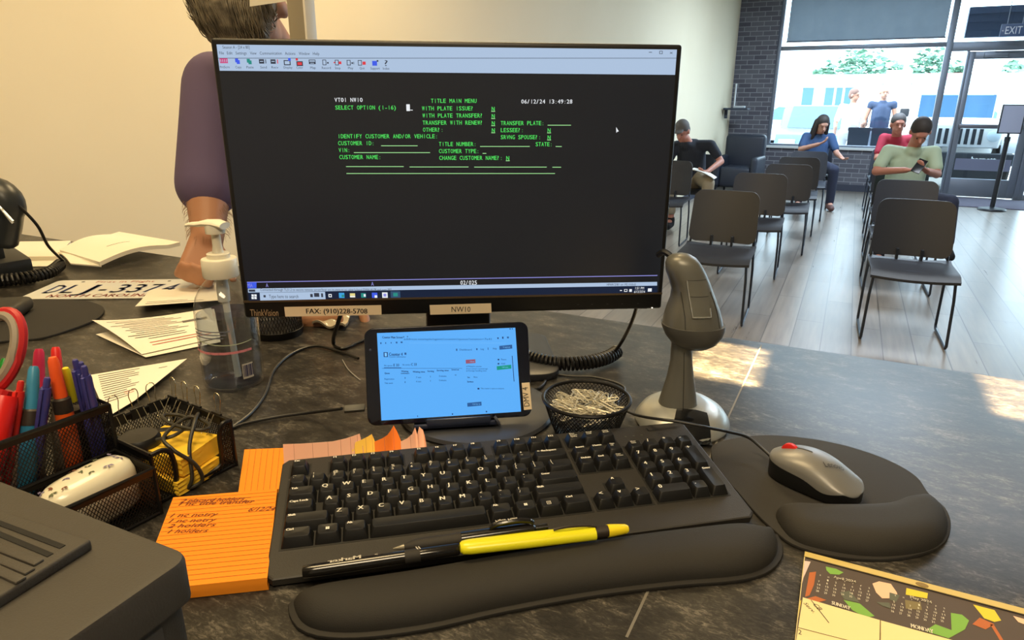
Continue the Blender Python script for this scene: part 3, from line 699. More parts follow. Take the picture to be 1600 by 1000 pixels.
# long haired person
J = seat_pose(face=(0.30, -0.85, -0.45), head=(0.04, -0.02, 1.14), neck=(0.02, 0.05, 1.02), chest=(0.01, 0.10, 0.86), shl=(-0.15, 0.08, 0.97), shr=(0.17, 0.08, 0.97), wrl=(0.02, -0.14, 0.88), ell=(-0.20, 0.0, 0.80), elr=(0.27, -0.02, 0.76), wrr=(0.33, -0.24, 0.72), knr=(0.26, -0.34, 0.56), anr=(0.27, -0.27, 0.10), tor=(0.30, -0.40, 0.045), hdr=(0.4, -0.7, -0.2), hdl=(0.8, -0.3, 0.4))
person('person', 'person with long dark hair and navy top seated before the window', chair_M(-0.44, 10.62), 'seated', M_SKIN, mat('top_navy', (52, 78, 118), 0.85), M_JEAN, M_HAIRD, J, 'long', shoe=mat('shoe_brown', (96, 66, 62), 0.6))
# man in black with khaki trousers reading papers on his knee
J = seat_pose(face=(-0.15, -0.85, -0.5), head=(-0.12, -0.12, 1.10), neck=(-0.07, -0.04, 0.99), chest=(-0.02, 0.04, 0.85), shl=(-0.20, 0.0, 0.93), shr=(0.20, -0.01, 0.95), elr=(0.335, -0.03, 0.77), wrr=(0.24, -0.30, 0.68), ell=(-0.27, -0.12, 0.72), wrl=(-0.05, -0.32, 0.66), knr=(0.27, -0.40, 0.56), anr=(0.25, -0.36, 0.10), tor=(0.27, -0.48, 0.045), hdr=(-0.5, -0.8, 0), hdl=(0.4, -0.8, 0.1), leg=0.75, sleeve=0.6)
person('person', 'person in black polo shirt and khaki trousers bending over papers, seated by the pale wall', chair_M(-1.66, 8.20), 'seated', M_SKINR, mat('polo_black', (36, 42, 54), 0.85), M_KHAKI, M_HAIRG, J, 'cap')
b = MB(); b.grid(8, 6, lambda s, q: (-0.13 + 0.28*s, -0.11 + 0.22*q, 0.02*math.sin(s*3))); b.grid(8, 6, lambda s, q: (-0.12 + 0.27*s, -0.11 + 0.22*q, -0.006 + 0.02*math.sin(s*3)), flip=True)
o = b.build('papers', mat('paper_white', (235, 232, 222), 0.8)); tag(o, 'open white papers on the knee of the person in black polo shirt', 'paper', M=chair_M(-1.66, 8.20) @ Mx.Translation((0.20, -0.40, 0.668)) @ Mx.Rotation(R_(20), 4, 'Y'))
# two people standing outside
def stand_pose(**k):
    J = dict(pelvis=(0, 0, 0.98), chest=(0, 0.0, 1.32), neck=(0, -0.01, 1.52), head=(0, -0.03, 1.66), face=(0.2, -1, -0.1), shl=(-0.19, 0, 1.45), shr=(0.19, 0, 1.45), ell=(-0.26, 0.02, 1.15), elr=(0.26, 0.02, 1.15),
        wrl=(-0.25, -0.1, 0.92), wrr=(0.25, -0.1, 0.92), hdl=(0, -0.2, -1), hdr=(0, -0.2, -1), hnl=(1, 0, 0), hnr=(-1, 0, 0), hil=(-0.10, 0, 0.93), hir=(0.10, 0, 0.93), knl=(-0.11, -0.02, 0.50), knr=(0.11, -0.02, 0.50),
        anl=(-0.11, 0.02, 0.09), anr=(0.11, 0.02, 0.09), tol=(-0.13, -0.13, 0.04), tor=(0.13, -0.13, 0.04), curl=0.25)
    J.update(k); return J
person('person', 'person with pale hair in sleeveless dark blue shirt standing outside the window', RM @ Mx.Translation((0.42, 15.1, -0.03)), 'standing', M_SKIN, mat('shirt_dusk', (58, 74, 104), 0.85), mat('shorts_grey', (150, 156, 176), 0.85), mat('hair_white', (222, 216, 210), 0.7), stand_pose(sleeve=0.15, leg=0.3), 'short', group=None)
person('person', 'person in white top and pale trousers standing outside, left of the dark shirted one', RM @ Mx.Translation((-0.08, 15.2, -0.08)), 'standing', M_SKIN, mat('shirt_white', (236, 234, 230), 0.85), mat('pants_pale', (222, 222, 226), 0.85), mat('hair_auburn', (128, 100, 92), 0.7), stand_pose(face=(0.9, -0.4, -0.1), wrr=(0.2, -0.22, 1.12), elr=(0.27, 0.0, 1.12), sleeve=0.8), 'short')

# ================================================================== THE COUNTER
CT = 1.015
def stone_material():
    mt = bpy.data.materials.new('dark_stone_laminate'); mt.use_nodes = True; nt = mt.node_tree; b = nt.nodes['Principled BSDF']
    tc = nt.nodes.new('ShaderNodeTexCoord')
    def noise(sc_, scale, det, rough=0.6, dist=0.0):
        mp = nt.nodes.new('ShaderNodeMapping'); mp.inputs['Scale'].default_value = sc_; mp.inputs['Rotation'].default_value = (0, 0, R_(28))
        nt.links.new(tc.outputs['Object'], mp.inputs[0])
        n = nt.nodes.new('ShaderNodeTexNoise'); n.inputs['Scale'].default_value = scale; n.inputs['Detail'].default_value = det; n.inputs['Roughness'].default_value = rough; n.inputs['Distortion'].default_value = dist
        nt.links.new(mp.outputs[0], n.inputs[0]); return n
    n1 = noise((1, 2.4, 1), 115, 8, 0.78, 0.9); n2 = noise((1, 1.8, 1), 24, 5, 0.6, 0.4)
    ad = nt.nodes.new('ShaderNodeMath'); ad.operation = 'MULTIPLY_ADD'; ad.inputs[1].default_value = 0.6
    nt.links.new(n1.outputs[0], ad.inputs[0])
    m2 = nt.nodes.new('ShaderNodeMath'); m2.operation = 'MULTIPLY'; m2.inputs[1].default_value = 0.4
    nt.links.new(n2.outputs[0], m2.inputs[0]); nt.links.new(m2.outputs[0], ad.inputs[2])
    cr = nt.nodes.new('ShaderNodeValToRGB'); e = cr.color_ramp.elements
    e[0].position = 0.39; e[0].color = lin((30, 28, 26)); e[1].position = 0.67; e[1].color = lin((134, 128, 118))
    k = cr.color_ramp.elements.new(0.495); k.color = lin((48, 46, 43))
    k = cr.color_ramp.elements.new(0.545); k.color = lin((68, 65, 60))
    nt.links.new(ad.outputs[0], cr.inputs[0]); nt.links.new(cr.outputs[0], b.inputs['Base Color'])
    b.inputs['Roughness'].default_value = 0.36; b.inputs['Specular IOR Level'].default_value = 0.30
    return mt
M_STONE = stone_material()
ctr = thing('service_counter', 'long dark stone-look service counter carrying the monitor and keyboard', 'counter', RM)
b = MB(); b.box((-2.44, 0.10, CT-0.04), (3.2, 1.156, CT)); b.build('worktop', M_STONE, ctr, bevel=0.003)
b = MB(); b.box((-2.42, 0.98, 0.0), (3.15, 1.03, CT-0.041)); b.build('front_panel', mat('counter_panel', (70, 62, 54), 0.6), ctr)
for u in (-2.40, -0.6, 1.2, 3.0):
    b = MB(); b.box((u, 0.16, 0.0), (u+0.04, 0.979, CT-0.041)); b.build('support', mat('counter_panel', (70, 62, 54), 0.6), ctr)
b = MB(); p0 = at(1190, 539, CT); p1 = at(979, 996, CT); d = (p1-p0).normalized(); n_ = V((-d.y, d.x, 0))*0.0011
iRM = RM.inverted()
b.add([iRM @ (p + V((0, 0, 0.0003))) for p in (p0-n_, p0+n_, p1+n_, p1-n_)], [(0, 1, 2, 3)]); b.build('seam', mat('seam_grey', (118, 114, 106), 0.5), ctr)

# ================================================================== MONITOR
def vframe(c, yaw, tilt, roll=0.0):
    ex = V((math.cos(yaw), math.sin(yaw), 0)); n = V((math.sin(yaw), -math.cos(yaw), 0)); z = V((0, 0, 1))
    up = z*math.cos(tilt) - n*math.sin(tilt); no = n*math.cos(tilt) + z*math.sin(tilt)
    return frame(V(c), ex*math.cos(roll)+up*math.sin(roll), up*math.cos(roll)-ex*math.sin(roll), no)
MM = vframe((-0.0687, 0.831, 1.3113), R_(5.52), R_(-0.47))
mon = thing('monitor', 'black widescreen desktop monitor showing a green text menu', 'monitor', MM)
M_BEZ = mat('bezel_black', (20, 20, 22), 0.42); M_BEZ2 = mat('bezel_edge', (34, 34, 36), 0.4)
b = MB(); b.box((-0.2695, -0.1715, -0.030), (0.2695, 0.1555, 0.0)); b.build('housing', M_BEZ, mon, bevel=0.0035, segs=3)
b = MB(); b.box((-0.16, -0.13, -0.060), (0.16, 0.10, -0.029)); b.build('rear_cover', M_BEZ, mon, bevel=0.01)
b = MB(); b.box((-0.2685, -0.1510, 0.0), (0.2685, -0.1485, 0.0012)); b.build('chin_ridge', mat('ridge_bronze', (92, 78, 62), 0.35, 0.3), mon)
scr_ = MB(); scr_.box((-0.2635, -0.1483, -0.0005), (0.2635, 0.1483, 0.0004))
M_SCR = mat('screen_glass', (26, 27, 30), 0.34, spec=0.5, emit=(15, 18, 24), estr=1.0)
screen = scr_.build('screen', M_SCR, mon)
def sp(px, py): return inplane(px, py, MM)
def quad(mb, pts, z, mi=0, f=sp):
    q = [f(*p) for p in pts]; mb.poly([(p.x, p.y, z) for p in q], None, mi)
def bar(mb, x0, x1, y, h, z, mi=0, f=sp):
    a = f(x0, y); c = f(x1, y); hh = abs(f(x0, y-h/2).y - f(x0, y+h/2).y)/2; ym = (a.y+c.y)/2
    mb.poly([(a.x, a.y-hh, z), (c.x, c.y-hh, z), (c.x, c.y+hh, z), (a.x, a.y+hh, z)], None, mi)
def ptext(mb, s, x0, x1, y, h, z, mi=0, f=sp, mono=False, bold=0.0, shear=0.0):
    a = f(x0, y); c = f(x1, y); hh = abs(f(x0, y-h/2).y - f(x0, y+h/2).y)
    Mt = Mx.Translation((a.x, a.y, 0)) @ Mx.Rotation(math.atan2(c.y-a.y, c.x-a.x), 4, 'Z'); w = (V((c.x, c.y))-V((a.x, a.y))).length
    if mono: mb.mono(s, 0, w, 0, hh, Mt, mi, z)
    else: mb.text(s, 0, -hh/2, hh, Mt, mi, width=w, bold=bold, shear=shear, z=z)
E_WIN = emis('ui_pale', (176, 198, 226), 0.95); E_GREEN = emis('terminal_green', (84, 232, 100), 1.0); E_WHITE = emis('ui_white', (236, 240, 244), 1.0)
E_INK = emis('ui_ink', (52, 58, 72), 1.0); E_LAV = emis('ui_lavender', (150, 150, 230), 0.9); E_BLUE = emis('ui_blue', (62, 92, 230), 1.0); E_BAR = emis('ui_taskbar', (14, 30, 56), 1.0)
E_LINE = emis('terminal_line', (160, 226, 150), 1.0); E_PINK = emis('ui_pink', (206, 60, 120), 1.0); E_TEAL = emis('ui_teal', (40, 140, 130), 1.0); E_RED = emis('ui_red', (220, 60, 70), 1.0); E_YEL = emis('ui_yellow', (226, 214, 140), 1.0); E_SKY = emis('ui_sky', (60, 160, 220), 1.0)
b = MB(); quad(b, [(338.5, 69.5), (1057.5, 77.5), (1054.5, 117), (343.5, 110.5)], 0.0006); b.build('window_bar', E_WIN, screen)
b = MB(); bar(b, 341, 1057, 91, 0.8, 0.0008)
for s, x0, x1, y, h in [('Session A - [24 x 80]', 348, 390, 73.8, 4.6), ('File', 343, 350, 82.8, 4.6), ('Edit', 355, 363.5, 82.9, 4.6), ('Settings', 368.5, 385.5, 83, 4.6), ('View', 391, 401, 83.1, 4.6), ('Communication', 406, 440.5, 83.2, 4.6), ('Actions', 445.5, 461.5, 83.5, 4.6), ('Window', 467, 484, 83.7, 4.6), ('Help', 489, 499, 83.8, 4.6),
        ('PrtScrn', 344, 359, 104.8, 3.6), ('Copy', 368, 377.5, 104.9, 3.6), ('Paste', 385.5, 396.5, 105, 3.6), ('Send', 407, 417, 105.1, 3.6), ('Recv', 424.5, 435, 105.2, 3.6), ('Display', 443.5, 457, 105.4, 3.6), ('Color', 463.5, 473.5, 105.6, 3.6), ('Map', 485, 493.5, 105.8, 3.6), ('Record', 503, 517, 106, 3.6), ('Stop', 523.5, 532, 106.2, 3.6), ('Play', 544, 552, 106.3, 3.6), ('Quit', 562, 570, 106.5, 3.6), ('Support', 579, 593.5, 106.8, 3.6), ('Index', 598.5, 608.5, 107, 3.6), ('?', 601, 606, 98.5, 9)]:
    ptext(b, s, x0, x1, y, h, 0.0008)
bar(b, 1013.5, 1018.5, 81.8, 0.9, 0.0008)
for x, y in ((1032.5, 82),):
    for (a0, a1, yy, hh) in ((-2.5, 2.5, -2, .8), (-2.5, 2.5, 2, .8), (-2.5, -1.7, 0, 4), (1.7, 2.5, 0, 4)): bar(b, x+a0, x+a1, y+yy, hh, 0.0008)
ptext(b, 'x', 1046, 1051, 82, 4.2, 0.0008)
b.build('window_text', E_INK, screen)
ic = MB()
def icon(x, y, w, h, mi, z=0.0009): bar(ic, x-w/2, x+w/2, y, h, z, mi)
icon(350, 95, 12.5, 7.5, 0); 
for k in range(4): icon(345.5+3*k, 95, 1.0, 4.5, 4, 0.001)
icon(370.2, 94.5, 5, 6, 1); icon(372.6, 97, 5, 6, 1, 0.001); icon(388.5, 95, 5, 6, 2); icon(391, 97.5, 5, 6, 2, 0.001)
icon(409, 96, 8, 7, 3); icon(409, 96, 5, 1.2, 4, 0.001); icon(415.5, 96, 1.2, 6.5, 3); icon(427, 96.3, 8, 7, 3); icon(427, 96, 5, 1.2, 4, 0.001); icon(434, 96.2, 1.4, 6.5, 5)
icon(449, 98, 10.5, 8, 3); icon(449, 98, 7.5, 5, 4, 0.001); icon(452.5, 93, 4, 4.5, 1, 0.0011); icon(468.5, 99.5, 10, 7.5, 3); icon(468.5, 99.5, 7, 4.5, 5, 0.001); icon(464, 93, 3.5, 3.5, 5)
icon(488, 96.8, 10.5, 7, 3); icon(488, 95.5, 8.5, 2, 4, 0.001); icon(488, 98.8, 6, 1, 4, 0.001)
for x in (507, 526.5, 545, 562.5): icon(x, 97.6+(x-507)*0.012, 6, 8.5, 3); icon(x, 97.6+(x-507)*0.012, 4, 6.5, 4, 0.001)
icon(512.5, 98.3, 2.4, 2.6, 3); icon(522.5, 97.8, 2, 2, 5); icon(531.5, 98.2, 4.2, 4.2, 5); icon(550.5, 98.6, 2.4, 2.6, 3); icon(553, 98.6, .8, 4, 3); icon(569, 98.8, 5, 5, 5); icon(585.5, 99, 7.5, 7.5, 1); icon(590, 95.3, 2.5, 2.5, 3)
ic.build('toolbar_icons', [E_PINK, E_BLUE, E_TEAL, E_INK, E_WIN, E_RED], screen)
b = MB()
for s, x0, x1, y in [('TITLE MAIN MENU', 673, 745, 157.5), ('SELECT OPTION (1-16)', 523.5, 620, 168), ('WITH PLATE ISSUE?', 659, 740.5, 169.3), ('N', 767.7, 773.2, 170), ('WITH PLATE TRANSFER?', 659.8, 755, 180.5), ('N', 767.8, 773.3, 181.3), ('TRANSFER WITH RENEW?', 660, 755, 191.6), ('N', 767.9, 773.4, 192.4), ('TRANSFER PLATE:', 782, 850.5, 192.3),
     ('OTHER?:', 660.5, 693, 202.6), ('N', 768, 773.5, 203.4), ('LESSEE?:', 782, 818.5, 203.2), ('N', 855, 860.5, 203.6), ('SRVNG SPOUSE?:', 782, 845.5, 214.2), ('N', 855, 860.5, 214.6), ('IDENTIFY CUSTOMER AND/OR VEHICLE:', 527.5, 684.5, 212.8), ('CUSTOMER ID:', 528, 585.5, 223.6), ('TITLE NUMBER:', 685.5, 744.5, 225), ('STATE:', 836.5, 863.5, 225.2), ('VIN:', 529, 547.5, 234.5),
     ('CUSTOMER TYPE:', 685.5, 749, 236), ('CUSTOMER NAME:', 530, 596, 245.3), ('CHANGE CUSTOMER NAME?:', 686, 785.5, 246.6), ('N', 790.5, 796, 247)]:
    b = MB(); ptext(b, s, x0, x1, y, 6.4, 0.0008, mono=True); b.build('terminal_text', E_GREEN, screen, smooth=0)
b = MB()
for x0, x1, y in [(595.5, 652.5, 227.7), (553, 672, 238.4), (750, 827.5, 228.8), (868, 877.5, 228.9), (855.5, 892, 195.6), (754, 759.8, 239.6), (540.8, 630.8, 260.2), (640, 732, 260.8), (741, 854, 261), (863, 876.5, 261.2), (541.5, 867, 271), (767.5, 773.5, 174), (767.5, 773.5, 185.3), (767.5, 773.5, 196.4), (767.5, 773.5, 207.4), (854.8, 860.8, 207.6), (854.8, 860.8, 218.6), (790.3, 796.3, 251)]:
    bar(b, x0, x1, y, 1.1, 0.0008)
b.build('entry_lines', E_LINE, screen)
for s, x0, x1, y in (('VT01 NW10', 522.5, 567, 156), ('06/12/24 13:49:28', 814, 894.5, 158.6), ('02/025', 719, 745.5, 441.3)):
    b = MB(); ptext(b, s, x0, x1, y, 6.4, 0.0008, mono=True); b.build('white_text', E_WHITE, screen, smooth=0)
b = MB(); bar(b, 635, 640.5, 168.2, 10.5, 0.0008); bar(b, 641, 645, 172, 1.1, 0.0008); b.build('text_cursor', E_WHITE, screen)
b = MB(); q = [sp(962.5, 198.5), sp(962.7, 207.5), sp(964.6, 205.6), sp(966.6, 205.2)]; b.poly([(p.x, p.y, 0.0008) for p in q])
b.build('mouse_pointer', E_WHITE, screen)
b = MB(); quad(b, [(386, 440.2), (1027, 429.6), (1027, 430.8), (386, 441.4)], 0.0007); ptext(b, 'A', 415.5, 419.5, 445.5, 6, 0.0008); ptext(b, 'A', 580, 584, 443.2, 6, 0.0008); ptext(b, 'MA', 387, 395, 445.6, 6, 0.0009); b.build('status_line', E_LAV, screen)
b = MB(); quad(b, [(386.5, 441), (401, 440.8), (401, 450), (387, 450.3)], 0.00075); b.build('status_block', E_BLUE, screen)
b = MB(); quad(b, [(387.5, 450.8), (1026.5, 440.2), (1026.5, 446), (388, 457)], 0.0007); quad(b, [(406, 457), (508, 455.5), (509, 468), (407, 469.8)], 0.0008); b.build('status_bar', E_WIN, screen)
b = MB(); quad(b, [(388, 457), (1026.5, 446), (1027, 458.3), (389.5, 470.2)], 0.0006); b.build('taskbar', E_BAR, screen)
b = MB(); ptext(b, 'Connected through TLS1.2 to secure remote server/host scc.its.state.nc.us using lu/pool DW614178 and port 992', 407, 612, 452.3, 3.8, 0.0009); ptext(b, 'HPARCDB1 on 192.10.8.63', 948, 993, 444.3, 3.6, 0.0009); ptext(b, 'Type here to search', 420.5, 466.5, 462.8, 5.2, 0.001)
bar(b, 389, 399, 453.8, 3.4, 0.0009); bar(b, 412, 415.5, 462.5, 3.6, 0.001); bar(b, 485, 489, 461.5, 5, 0.001); bar(b, 491, 499, 460.5, 6, 0.001); bar(b, 502, 505, 461, 6, 0.001)
b.build('status_text', E_INK, screen)
ic = MB()
for dx in (-2.2, 2.2):
    for dy in (-2, 2): icon(397.3+dx, 463.3+dy, 3.6, 3.4, 0)
icon(516, 461.6, 5, 5, 0); icon(516, 461.6, 2.5, 2.5, 1, 0.001); icon(534, 461.2, 8.5, 8, 2); icon(536, 462, 4, 3.6, 3, 0.001); icon(551, 461.2, 8, 6.5, 4); icon(551, 463, 8, 2, 0, 0.001); icon(568, 461.2, 7.5, 7, 3); icon(570, 461.2, 3, 4, 0, 0.001); icon(585.5, 461, 8.5, 8, 5); icon(587.5, 463, 4, 4, 0, 0.001)
icon(601.5, 460.8, 8.5, 8.5, 0); icon(601.5, 460.8, 4.5, 4.5, 6, 0.001); icon(618, 460.5, 15, 11.5, 7, 0.00075); icon(618, 460, 7, 5.5, 3)
for x in (534.5, 585.5, 601.5, 618): icon(x, 467.2-(x-534)*0.016, 13, 0.9, 6)
icon(985, 453.6, 4, 4.2, 0); icon(977.5, 453.6, 5, 4, 0); icon(977.5, 453.4, 3.4, 2.4, 1, 0.001); icon(970, 453.6, 3, 1.3, 0); icon(1015, 452.8, 6, 5, 0)
ptext(ic, '1:51 PM', 992.5, 1006, 450, 4, 0.0009, 0); ptext(ic, '6/12/2024', 990.5, 1007.5, 455.6, 4, 0.0009, 0)
ic.build('taskbar_icons', [E_WHITE, E_BAR, E_SKY, E_TEAL, E_YEL, E_BLUE, E_LAV, emis('ui_active', (48, 78, 108), 1.0)], screen)
b = MB(); ptext(b, 'ThinkVision', 391, 435, 488.4, 10.5, 0.0004); b.build('brand_lettering', mat('brand_bronze', (176, 150, 118), 0.4), mon, label='thin bronze lettering on the chin')
b = MB()
for x0, x1 in ((892, 912), (915, 933), (938, 958), (962, 980), (984, 1011)): bar(b, x0, x1, 483.5 - (x0-892)*0.018, 0.8, 0.0004)
for x in (903, 925, 949, 972, 997): bar(b, x-1.5, x+1.5, 476-(x-892)*0.018, 1, 0.0004)
b.build('button_marks', mat('mark_grey', (70, 70, 74), 0.4), mon)
b = MB(); bar(b, 1017.6, 1019.8, 480.8, 1.8, 0.0006); b.build('power_light', emis('led_white', (255, 240, 210), 2.0), mon)
M_LABEL = mat('label_tape', (240, 220, 188), 0.6); M_INK = mat('label_ink', (24, 22, 22), 0.6)
b = MB(); quad(b, [(444.2, 479.4), (595.8, 476.4), (596.4, 491.6), (446, 494.6)], 0.0006); lb = b.build('adhesive_label', M_LABEL, mon, label='cream strip label reading FAX: (910)228-5708')
b = MB(); ptext(b, 'FAX: (910)228-5708', 478.6, 574, 485.8, 7.6, 0.0008, bold=0.0004); b.build('label_print', M_INK, lb)
b = MB(); quad(b, [(671.2, 476.4), (767.3, 473.6), (768, 488.8), (672.3, 491.6)], 0.0006); lb = b.build('adhesive_label', M_LABEL, mon, label='cream strip label reading NW10')
b = MB(); ptext(b, 'NW10', 705.5, 735, 483, 8.2, 0.0008); b.build('label_print', M_INK, lb)
# stand
b = MB(); b.box((-0.045, -0.27, -0.088), (0.045, 0.02, -0.061)); b.build('stand_column', mat('stand_dark', (36, 38, 44), 0.4), mon, bevel=0.006)
iMM = MM.inverted(); bc = iMM @ V((-0.0687, 0.98, CT)); Mb = iMM @ T(-0.06, 0.985, CT + 0.0004, R_(5.5))
b = MB(); b.prism(rrect(0.25, 0.19, 0.03), 0.0, 0.012, Mb); b.build('stand_base', mat('stand_dark', (36, 38, 44), 0.4), mon, bevel=0.003)
b = MB(); b.box((-0.045, -0.075, 0.012), (0.045, -0.045, 0.075), Mb); b.build('stand_foot', mat('stand_dark', (36, 38, 44), 0.4), mon, bevel=0.006)

# ================================================================== TABLET ON ITS STAND
k = 0.936; tc_ = C0 + (V((-0.08112, 0.80742, 1.06626)) - C0)*k
TM = vframe(tc_, R_(7.467), R_(18.626), R_(0.512))
tab = thing('tablet', 'black tablet with glowing blue screen propped below the monitor', 'tablet', TM)
tw, th_ = 0.2125*k, 0.1247*k
b = MB(); b.prism(rrect(tw, th_, 0.0105, 6), -0.008, 0.0); b.build('tablet_body', mat('tablet_black', (16, 18, 26), 0.16, coat=0.3), tab, bevel=0.0018)
b = MB(); b.prism(rrect(tw-0.002, th_-0.002, 0.010, 6), -0.0004, 0.0003); b.build('front_glass', mat('tablet_glass', (12, 14, 30), 0.07, spec=0.6), tab)
tp = lambda px, py: inplane(px, py, TM)
b = MB(); quad(b, [(589, 520.5), (805, 512), (814, 643), (596, 657)], 0.0006, 0, tp); E_TAB = emis('tablet_sky', (92, 178, 255), 0.95)
ts = b.build('screen', E_TAB, tab)
E_TXT = emis('tablet_text', (14, 48, 104), 1.0); E_TX2 = emis('tablet_grey', (36, 90, 152), 1.0); E_GRN = emis('tablet_green', (0, 150, 130), 1.0); E_TRD = emis('tablet_red', (150, 84, 110), 1.0); E_TPL = emis('tablet_pale', (120, 196, 255), 1.0)
b = MB()
for s, x0, x1, y, h, mi in [('Counter Main Screen', 597.5, 629, 527, 2.8, 0), ('x', 629.5, 632, 526, 2.4, 0), ('+', 635.5, 638, 526, 2.6, 0), ('address.example/agent/counter/queue?session=7e41', 631, 768, 529.8, 2.6, 1),
        ('Counter 4', 608, 629, 553.4, 4.2, 0), ('Counter information', 608, 634, 557.4, 1.8, 1), ('No queue', 600.5, 613, 571, 2, 1), ('E 33', 615, 623.5, 570.4, 3.4, 0), ('No service', 629, 641, 569.8, 2, 1), ('C 33', 642.5, 651, 569.3, 3.4, 0),
        ('Queue', 601, 609, 583, 2.2, 0), ('Waiting', 627, 638, 580, 2, 0), ('customers', 626.5, 639.5, 583, 2, 0), ('Waiting time', 645, 664, 580.8, 2.2, 0), ('Serving', 668, 678, 579.8, 2.2, 0), ('Serving time', 682.5, 701, 578.6, 2.2, 0), ('Served out', 705.5, 717, 577.4, 2, 0),
        ('Registration', 601, 616, 592, 2.2, 1), ('1', 632.5, 633.5, 590.5, 2.2, 1), ('7 min', 650, 658, 589.5, 2.2, 1), ('0', 672, 673, 588.3, 2.2, 1), ('0 minutes', 686, 697.5, 587.5, 2.2, 1), ('Title work', 601, 614, 598.5, 2.2, 1), ('1', 632.5, 633.5, 597, 2.2, 1), ('4 min', 650, 658, 596, 2.2, 1), ('0', 672, 673, 595, 2.2, 1), ('0 minutes', 686, 697.5, 594, 2.2, 1), ('<', 710.5, 713, 586, 2.4, 0),
        ('Waiting for customer', 731, 752.5, 572.3, 1.8, 1), ('Last served a moment ago', 731, 762, 576, 1.8, 1), ('Average handling time', 731, 760, 579.2, 1.8, 1), ('Ticket', 730, 734, 589.5, 2, 0), ('None', 740, 746, 589, 2, 1), ('Services', 730, 739.5, 596.2, 2.2, 0), ('This counter is open to everyone', 751, 787.5, 606.8, 1.8, 1), ('Dashboard', 718, 737, 546.2, 2.4, 1), ('Log', 751, 756, 545.3, 2.4, 1), ('Help', 770, 776, 544.5, 2.4, 1), ('Pause', 783, 791, 561.5, 2.2, 1), ('Hold', 783, 789, 568, 2.2, 1)]:
    ptext(b, s, x0, x1, y, h*1.15, 0.0009, mi, tp, bold=0.00022 if mi == 0 else 0.0001)
for x0, x1, y, h, mi in [(597, 722, 575.5, 0.5, 1), (600, 627, 574.6, 0.8, 0), (640, 790, 536, 0.4, 4), (599.5, 606, 554, 7.5, 0), (601, 604.6, 554, 5.5, 4), (632, 635, 552.6, 3.4, 1), (594.2, 596.2, 536.2, 2.6, 1), (602, 603.4, 536, 2.6, 1), (610.5, 612, 535.6, 2, 1), (618.5, 621, 535.2, 2.6, 1), (626, 629, 534.8, 2.4, 1), (777, 779, 528.4, 2.4, 0), (784.5, 786.5, 527.7, 3.2, 0), (792, 795, 527.3, 2.6, 1), (796, 798, 513.9, 1.6, 0), (799.5, 801, 513.8, 1.6, 0),
        (728.8, 730, 572.6, 1.2, 0), (728.8, 730, 576.2, 1.2, 0), (728.8, 730, 579.6, 1.2, 0), (746, 749, 607.2, 2.4, 0), (652, 653, 650.2, 2, 0), (706, 707.8, 646.8, 2, 0), (759, 761, 643, 2, 0), (712.5, 714.5, 546.5, 3.4, 1), (744, 746, 545.6, 3, 1), (762, 763, 544.8, 3.5, 1), (777.5, 780, 561.8, 2.2, 0), (777.5, 780, 568.3, 2.2, 0)]:
    bar(b, x0, x1, y, h, 0.0009 if mi != 4 or h < 1 else 0.001, mi, tp)
for (x0, y0, x1, y1, mi) in [(780, 543.5, 800, 541.5, 1), (776, 575.2, 798.5, 572.8, 2), (727.5, 565.2, 742.5, 564.2, 3), (730, 632.5, 752, 630.5, 1)]:
    quad(b, [(x0, y0-3), (x1, y1-3), (x1+.4, y1+3), (x0+.4, y0+3)], 0.0008, mi, tp)
quad(b, [(799.6, 556), (800.6, 556), (803.6, 596), (802.6, 596)], 0.0009, 0, tp)
ptext(b, 'Call next', 784, 794, 573.6, 2, 0.001, 4, tp); ptext(b, 'Close', 734, 741, 564.7, 2, 0.001, 4, tp); ptext(b, 'Logout', 786, 797, 542.2, 2, 0.001, 4, tp); ptext(b, 'Call by id', 738, 750, 631.2, 2, 0.001, 4, tp)
b.build('page_content', [E_TXT, E_TX2, E_GRN, E_TRD, E_TPL], ts)
b = MB(); quad(b, [(815, 598.2), (827.4, 597.4), (831, 639.4), (818.6, 640.6)], 0.0006, 0, tp); lb = b.build('adhesive_label', M_LABEL, tab, label='cream sideways label reading DMV 4')
b = MB(); p0 = tp(827.4, 634.5); p1 = tp(824.2, 604.5); d = p1-p0
b.text('DMV 4', 0, 0, 0.0068, Mx.Translation((p0.x, p0.y, 0.0008)) @ Mx.Rotation(math.atan2(d.y, d.x), 4, 'Z'), width=d.length); b.build('label_print', M_INK, lb)
b = MB(); p = tp(578.5, 547); b.lathe([(0.0016, 0), (0.0012, 0.0005), (0.0001, 0.0005)], 12, Mx.Translation((p.x, p.y, 0.0003))); b.build('front_camera', mat('lens_grey', (60, 66, 92), 0.2), tab)
# stand: round base, neck, back plate, lip
SD = T(-0.045, 0.80, CT, R_(7.5)); sd = thing('tablet_stand', 'dark round-based stand holding the tablet upright', 'tablet stand', SD)
M_STD = mat('stand_charcoal', (58, 60, 66), 0.35)
b = MB(); b.lathe([(0.098, 0.0), (0.100, 0.003), (0.098, 0.007), (0.09, 0.009), (0.0001, 0.0095)], 64); b.build('base', M_STD, sd)
iSD = SD.inverted() @ TM
hb = -th_/2
b = MB(); b.box((-0.045, hb-0.006, -0.013), (0.055, hb+0.07, -0.009), iSD); b.build('back_plate', M_STD, sd, bevel=0.002)
b = MB(); b.box((-0.045, hb-0.0065, -0.013), (0.055, hb-0.0012, 0.008), iSD); b.box((-0.03, hb-0.0065, 0.004), (0.048, hb+0.005, 0.008), iSD); b.build('lip', mat('lip_blue', (34, 40, 60), 0.25), sd, bevel=0.0015)
b = MB(); pb = SD.inverted() @ (TM @ V((0, hb+0.02, -0.012))); b.tube([(0, 0.03, 0.006), (0, 0.04, 0.03), (pb.x, pb.y+0.012, pb.z+0.01), pb], 0.011, 12); b.build('neck', M_STD, sd)
b = MB()
